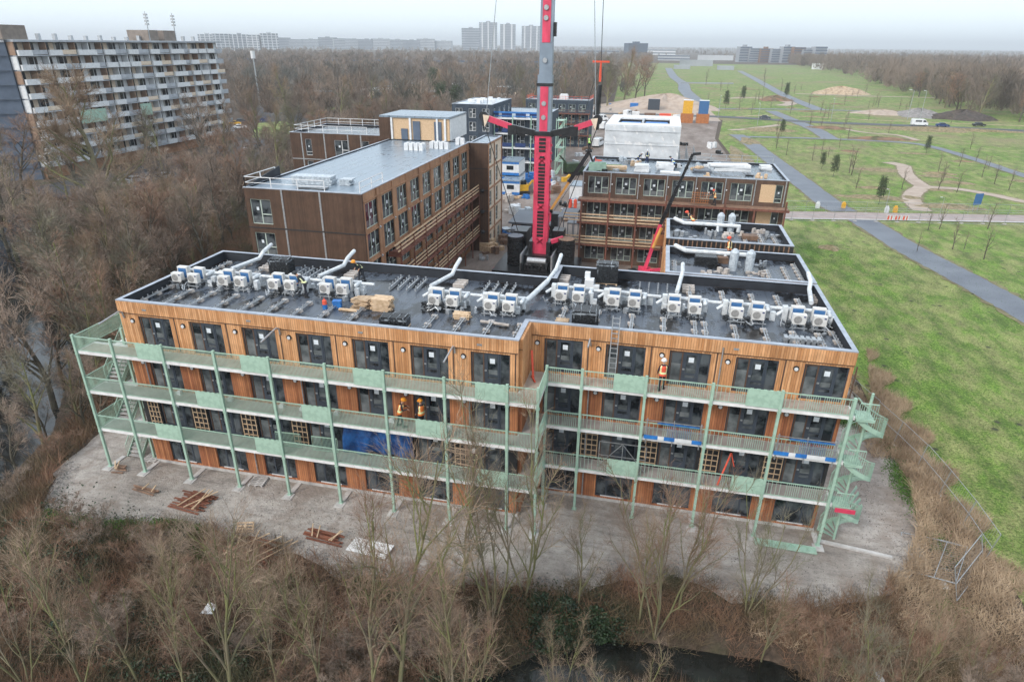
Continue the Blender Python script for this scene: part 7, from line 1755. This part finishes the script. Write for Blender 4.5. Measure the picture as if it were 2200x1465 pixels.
for i, (x, y) in enumerate(SAP):
    h = 6.5 if i in (1, 22) else 4.6 if y < 200 else 5.5
    tree('sapling', 'sap', x, y, h if y < 400 else 12, f'thin bare young tree on the park grass, number {i + 1} counted outwards from the brown block', 'young trees on the park grass')
rr = random.Random(44)
for i in range(70):
    x = rr.uniform(50, 150); y = rr.uniform(66, 480)
    if x < 47 + 14 * (y < 100) or abs(y - 255) < 8 or abs(y - 91 - (x - 45) * .18) < 4 or abs(x - (55.5 - (y - 100) * .05)) < 4: continue
    tree('sapling', 'sap', x, y, rr.uniform(2.2, 4.2) * (1 + y / 500), 'small thin bare young tree scattered on the park grass', 'small young trees scattered on the park grass')
def pine_mesh():
    rr = np.random.default_rng(8); vs = []
    for k in range(30):
        a_ = k * 2.4; z_ = 1.2 + 2.3 * (k / 30); q_ = (.75 - .18 * abs(z_ - 1.8)) * rr.uniform(.5, 1.1); c = np.array([math.cos(a_) * q_, math.sin(a_) * q_, z_]); 
        for j in range(42):
            p = c + rr.normal(0, .2, 3); d = rr.normal(0, 1, 3); d /= np.linalg.norm(d); a = np.cross(d, rr.normal(0, 1, 3)); a /= np.linalg.norm(a)
            vs += [p - a * .035, p + a * .035, p + d * .3]
    vs = np.array(vs); m1 = raw_mesh('crown', vs, np.arange(len(vs)).reshape(-1, 3), 'pine')
    b = MB(); b.tube((0, 0, -.1), (.05, 0, 1.6), .05, .035, 6); b.tube((.05, 0, 1.6), (0, .05, 3.2), .035, .015, 6)
    for k in range(8): z = 1.1 + .25 * k; a = k * 2.4; b.tube((0, 0, z), (.6 * math.cos(a), .6 * math.sin(a), z + .35), .015, .008, 4)
    return b.mesh('trunk', 'bark'), m1
PROTO['pine'] = pine_mesh()
for i, (x, y, s) in enumerate([(62.3, 140.0, 1), (62.6, 128.9, 1.25), (64.9, 101.5, 1.3), (96.1, 174.4, 1.2), (62.3, 204.0, 1.3), (63.4, 347.2, 2.0), (88.8, 374.1, 2.2), (51.7, 302.5, 2.0)]):
    o = thing('pine_tree', f'small dark green pine on the park grass, {ordinal(i)} nearest to the brown block', 'tree', (x, y, 0), i, 'small pines on the park grass'); o.scale = (s * .75, s * .75, s * 1.1); link('trunk', PROTO['pine'][0], o); link('crown', PROTO['pine'][1], o)
for i, (x, y, s) in enumerate([(-87, 245, 3.2), (-76, 225, 2.6), (-74, 232, 3.2), (-68, 228, 2.4), (-100, 330, 4), (-62, 246, 3), (-66, 238, 3.4), (-118, 262, 3)]):
    o = thing('pine_tree', f'dark green conifer among the bare trees left of the crane, {ordinal(i)} of the dark ones', 'tree', (x, y, 0), i, 'dark conifers among the bare trees'); o.scale = (s, s, s); link('trunk', PROTO['pine'][0], o); link('crown', PROTO['pine'][1], o)

def sliver_mesh(name, P, D, Wd, mat):
    a = np.cross(D, RNG.normal(0, 1, D.shape)); a /= np.linalg.norm(a, axis=1)[:, None] + 1e-9
    v = np.stack([P - a * Wd[:, None], P + a * Wd[:, None], P + D], 1).reshape(-1, 3)
    return raw_mesh(name, v, np.arange(len(v)).reshape(-1, 3), mat)
def far_wood(name, centres, heights, nper, wid, mat, label):
    """crowns of many far trees as clouds of upright twigs"""
    n = len(centres); C = np.repeat(centres, nper, 0); Hh = np.repeat(heights, nper)
    rad = Hh * .30; u = RNG.uniform(0, 1, n * nper) ** .5; th = RNG.uniform(0, 6.283, n * nper); zf = RNG.uniform(.12, 1, n * nper)
    prof = np.sin(np.clip(zf * 1.25, 0, 1) * math.pi * .5) * np.sqrt(np.clip(1.08 - zf, 0, 1)) * 1.25
    P = np.column_stack([C[:, 0] + np.cos(th) * u * rad * prof, C[:, 1] + np.sin(th) * u * rad * prof, Hh * zf * .86])
    D = np.column_stack([np.cos(th) * u * .5, np.sin(th) * u * .5, RNG.uniform(.6, 1.2, n * nper)]) + RNG.normal(0, .28, (n * nper, 3)); D *= (Hh * .16)[:, None]
    W_ = wid * RNG.uniform(.5, 1.4, n * nper)
    o = link(name, sliver_mesh(name, P, D, W_, mat)); return tag(o, label, 'woodland', kind='stuff')
def scatter(n, f, tries=40):
    out = []
    while len(out) < n:
        p = f()
        if p is not None: out.append(p)
    return np.array(out)
def polar(dmin, dmax, pxmin, pxmax):
    d = math.sqrt(RNG.uniform(dmin ** 2, dmax ** 2)); px = RNG.uniform(pxmin, pxmax); x, y = far_xy(px, d); return (x, y)
def f_mid():
    x, y = polar(250, 560, 440, 1375)
    if x > -10 - (y < 300) * 12 + (y > 330) * 14 or y < 205: return None
    if -165 < x < -90 and 285 < y < 330 and RNG.random() < .8: return None
    if -150 < x < -60 and 330 < y < 420 and RNG.random() < .6: return None
    return (x, y)
c = scatter(430, f_mid); q3 = np.sin(c[:, 0] * .045 + 1) + np.sin(c[:, 1] * .06) + RNG.normal(0, .35, len(c))
for k_, (sel, mt, lb) in enumerate([(q3 < -.5, 'far_wood_grey', 'grey parts of the bare wood in the middle distance left of the park'), ((q3 >= -.5) & (q3 < .6), 'far_wood', 'brown parts of the bare wood in the middle distance left of the park'), (q3 >= .6, 'far_wood_red', 'reddish parts of the bare wood in the middle distance left of the park')]):
    far_wood('distant_wood', c[sel], RNG.uniform(7, 17, sel.sum()), 230, .13, mt, lb)
def f_mid2():
    x, y = polar(560, 1500, 420, 1400); return None if x > 20 + (y - 500) * .0 else (x, y)
c = scatter(1150, f_mid2); far_wood('distant_wood', c, RNG.uniform(10, 17, len(c)), 110, .36, 'far_wood', 'grey brown woodland below the horizon left of the crane')
def f_far():
    return polar(1500, 6500, -60, 2300)
c = scatter(3600, f_far); far_wood('distant_wood', c, RNG.uniform(8, 15, len(c)), 36, 1.5, 'far_wood', 'hazy belt of trees along the whole horizon')
EDGE = [(176, 262), (150, 285), (152, 328), (170, 400), (168, 486), (178, 570), (192, 668), (200, 933), (215, 1250)]
def f_right():
    x, y = polar(290, 1400, 1700, 2500)
    ex_ = np.interp(y, [e[1] for e in EDGE], [e[0] for e in EDGE])
    if y < 262 or x < ex_ + RNG.uniform(-2, 6): return None
    return (x, y)
c = scatter(1900, f_right); dd = np.hypot(c[:, 0] - 24, c[:, 1] + 31)
near_ = dd < 560
far_wood('woodland', c[near_], RNG.uniform(13, 21, near_.sum()), 420, .12, 'far_wood', 'dense grey brown bare woodland at the right of the park')
far_wood('woodland', c[~near_], RNG.uniform(13, 20, (~near_).sum()), 110, .34, 'far_wood', 'farther part of the bare woodland running to the right horizon')
for i in range(20):
    y = 262 + i * 9; x = float(np.interp(y, [e[1] for e in EDGE], [e[0] for e in EDGE])) + 2 + (i % 3) * 3
    tree('bare_tree', 't%d' % (i % 4), x, y, rr.uniform(12, 17), f'bare tree on the near edge of the right woodland, number {i + 1} from the road', 'bare trees on the edge of the right woodland', wide=1.2)
def f_left():   # wood under and around the long flats
    x = RNG.uniform(-140, -30); y = RNG.uniform(60, 250)
    if x < -86 and y < 200: return None
    if -100 < x < -70 and y < 160 and RNG.random() < .8: return None
    if x > -34 and y < 200: return None
    return (x, y)
c = scatter(240, f_left); far_wood('brush_wood', c, RNG.uniform(5, 10, len(c)), 420, .05, 'twig', 'brown brush between the car park and the brown blocks')

sheet('lawn', [(-60, 200), (-40, 196), (-48, 226), (-75, 222)], .05, 'grass')
sheet('allotment_ground', [(-150, 290), (-70, 285), (-55, 330), (-60, 420), (-150, 410)], .05, 'sand_path')
rr = random.Random(12)
for i in range(22):
    x = rr.uniform(-145, -62); y = rr.uniform(292, 410); s_ = rr.uniform(4, 8); o = thing('shed', ['small pale', 'small brown', 'small grey', 'small white'][i % 4] + ' garden shed in the allotments between the middle trees', 'shed', (x, y, 0), rr.uniform(-.3, .3), 'garden sheds in the allotments')
    b = MB(); b.box(-s_ / 2, s_ / 2, -2.2, 2.2, 0, 2.4); b.obj('wall', ['cream', 'timber_dark', 'concrete', 'white'][i % 4], o); b = MB(); b.box(-s_ / 2 - .3, s_ / 2 + .3, -2.5, 2.5, 2.4, 2.7); b.obj('roof', ['roof_pale', 'white', 'roof_pale', 'sheet'][i % 4], o)

# scrub, ivy, reeds and grass close by
def ground_pts(n, f):
    X = RNG.uniform(f[0], f[1], n * 3); Y = RNG.uniform(f[2], f[3], n * 3); return X, Y
def cover(name, n, box, keep, lmin, lmax, wd, mat, label, upb=1.0, clump=0.0, cat='ground cover'):
    X = RNG.uniform(box[0], box[1], n * 4); Y = RNG.uniform(box[2], box[3], n * 4); k = keep(X, Y); X, Y = X[k][:n], Y[k][:n]
    if clump:
        q = (np.sin(X * 1.7 + np.sin(Y * 1.3) * 2) * np.sin(Y * 1.9 + np.cos(X * .8) * 2) + RNG.normal(0, .5, len(X))) > -clump; X, Y = X[q], Y[q]
    Zz = height(X, Y); m_ = len(X); D = RNG.normal(0, 1, (m_, 3)) * .55; D[:, 2] = np.abs(D[:, 2]) * .6 + upb; D /= np.linalg.norm(D, axis=1)[:, None]
    L_ = RNG.uniform(lmin, lmax, m_); P = np.column_stack([X, Y, Zz + RNG.uniform(-.02, .35, m_) * lmax])
    return tag(link(name, sliver_mesh(name, P, D * L_[:, None], wd * RNG.uniform(.5, 1.5, m_), mat)), label, cat, kind='stuff')
def outside(X, Y, d=.2):
    return ~inside(X, Y, PAD) & (seg_dist(X, Y, PAD) > d)
def k_scrub(X, Y): return outside(X, Y, .25 + .5 * np.abs(np.sin(X * 1.3))) & (seg_dist(X, Y, DITCH, False) > 1.35 + .5 * np.sin(X * 2.2)) & (X < 43.8) & ~((X > 38.8) & (Y > -3.5))
cover('scrub', 150000, (-14, 44, -17, 1), k_scrub, .35, 1.3, .012, 'scrub', 'tangled brown scrub covering the bank in the foreground', .55, .75)
def k_scrub2(X, Y): return outside(X, Y, .4) & (seg_dist(X, Y, CANAL, False) > 4.6)
cover('scrub', 150000, (-62, -12, -16, 66), k_scrub2, .5, 1.7, .02, 'scrub', 'tangled brown scrub under the wood along the canal', .7, .8)
def leaf_cover(name, n, spots, mat, label, size=.07, hmax=1.2):
    X = []; Y = []; Zz = []
    for (cx, cy, rx, ry, w_) in spots:
        k = int(n * w_); a = RNG.normal(0, .45, (k, 2)); X.append(cx + a[:, 0] * rx); Y.append(cy + a[:, 1] * ry); Zz.append(RNG.uniform(0, 1, k) * hmax * np.exp(-(a ** 2).sum(1)))
    X = np.concatenate(X); Y = np.concatenate(Y); Zz = np.concatenate(Zz) * (.4 + .6 * np.abs(np.sin(X * 2.1) * np.sin(Y * 2.4 + 1)))
    P = np.column_stack([X, Y, height(X, Y) + Zz + .03]); m_ = len(P)
    a = RNG.normal(0, 1, (m_, 3)); a /= np.linalg.norm(a, axis=1)[:, None]; b_ = np.cross(a, RNG.normal(0, 1, (m_, 3)) + np.array([0, 0, .6])); b_ /= np.linalg.norm(b_, axis=1)[:, None]; s = size * RNG.uniform(.6, 1.4, m_)[:, None]
    v = np.stack([P - a * s, P + b_ * s * .6, P + a * s, P - b_ * s * .6], 1).reshape(-1, 3)
    return tag(link(name, raw_mesh(name, v, np.arange(len(v)).reshape(-1, 4), mat)), label, 'ground cover', kind='stuff')
leaf_cover('ivy', 60000, [(6, -12, 3, 2, .06), (14, -9, 2, 2, .05), (17, -11, 3, 2, .06), (-7, -10, 4, 4, .22), (-2, -12.5, 5, 3, .25), (-12, -9, 4, 4, .13), (21.3, -7.0, 3.0, 1.6, .22), (23.5, -6.6, 1.6, 1.5, .1), (3, -14, 5, 1.6, .08)], 'ivy', 'dark green ivy and bramble mats among the foreground scrub')
edge_pts = [(PAD[i][0] * (1 - q) + PAD[i + 1][0] * q, PAD[i][1] * (1 - q) + PAD[i + 1][1] * q, .9, .7, 1 / 80) for i in range(1, 21) for q in (0, .25, .5, .75)]
leaf_cover('soil_clods', 9000, edge_pts, 'gravel', 'dark clods and litter along the lower edge of the sand', .05, .12)
leaf_cover('litter', 3000, [(8, -2.5, 14, 2.5, .5), (30, -.5, 9, 1.8, .3), (39.5, 6, 1.8, 6, .2)], 'soil', 'small dark crumbs scattered over the sand', .035, .05)
leaf_cover('weeds', 26000, [(-10.6, -6.9, 1.3, .8, .16), (-8.2, -6.8, 1.2, .6, .14), (-5.2, -6.4, 1.6, .6, .14), (-2, -5.6, 2.5, .5, .1), (1.2, -6.8, 2.5, .8, .1), (5.5, -7.6, 2, .8, .08), (11, -7.2, 1.5, .6, .06), (42.3, 9, .9, 3.5, .1), (42.6, 3.5, .9, 1.8, .09), (40.5, 17, 1.8, 1.2, .07), (42.8, 14, .7, 3, .08), (41.8, -.8, 1.2, .8, .05)], 'weed', 'fresh green weeds along the edge of the sand', .06, .35)
def k_reed(X, Y):
    a = (X > 38.6 + np.maximum(0, Y) * .22) & (X < 45.4 + .8 * np.sin(Y * 1.3)) & (Y > -14) & (seg_dist(X, Y, PAD) > .15) & ~inside(X, Y, PAD)
    b_ = (Y < -3.6) & (Y > -10) & (X > 31) & (X < 46) & outside(X, Y, .6) & (seg_dist(X, Y, DITCH, False) > 1.9)
    return a | b_
cover('dry_reeds', 90000, (24, 47, -14, 34), k_reed, .25, .9, .016, 'reed', 'pale brown dry reeds along the right edge and the ditch', .5, .9)
def k_reed2(X, Y): return (X > 41) & (X < 43.4 + .8 * np.sin(Y)) & (Y > 12) & (np.abs(np.sin(Y * .35) * np.sin(X * 1.1 + Y * .2)) > .35)
cover('dry_reeds', 15000, (40.5, 44.4, 12, 86), k_reed2, .2, .6, .025, 'reed', 'strip of dry grass between the near blocks and the green field', .6)
def k_gr(X, Y): return (X > 45.6 + .9 * np.sin(Y * .9)) & (RNG.uniform(0, 1, len(X)) < np.exp(-(X - 45) / 12))
cover('grass', 90000, (45, 78, -16, 70), k_gr, .05, .2, .012, 'weed', 'short green grass tufts of the field at the right', .6, .9)

# ------------------------------------------------------------------ light winter haze
M['haze'] = bpy.data.materials.new('haze_air'); M['haze'].use_nodes = True
t = M['haze'].node_tree; t.nodes.clear(); pv = t.nodes.new('ShaderNodeVolumePrincipled'); pv.inputs['Color'].default_value = (.93, .965, 1.0, 1); pv.inputs['Density'].default_value = .0002; pv.inputs['Anisotropy'].default_value = .2
mo = t.nodes.new('ShaderNodeOutputMaterial'); t.links.new(pv.outputs[0], mo.inputs['Volume'])
b = MB(); b.box(-15500, 15500, -15500, 15500, -4.2, 130); hz = b.obj('haze', 'haze'); tag(hz, 'thin pale winter haze over the far woods and towers', 'haze', kind='stuff')

# ------------------------------------------------------------------ labels of look-alikes
import re
for o in bpy.data.objects:
    l = o.get('label')
    if not l or 'category' not in o.keys(): continue
    n = re.sub(r',? (number|pile) \d+.*$', '', l)
    if n != l:
        o['label'] = n
        if 'group' not in o.keys(): o['group'] = {'building': 'housing blocks on the horizon'}.get(o['category'], o['category'] + 's of one row')
    if len(o['label'].split()) > 16: print('LONG', o.name, o['label'])
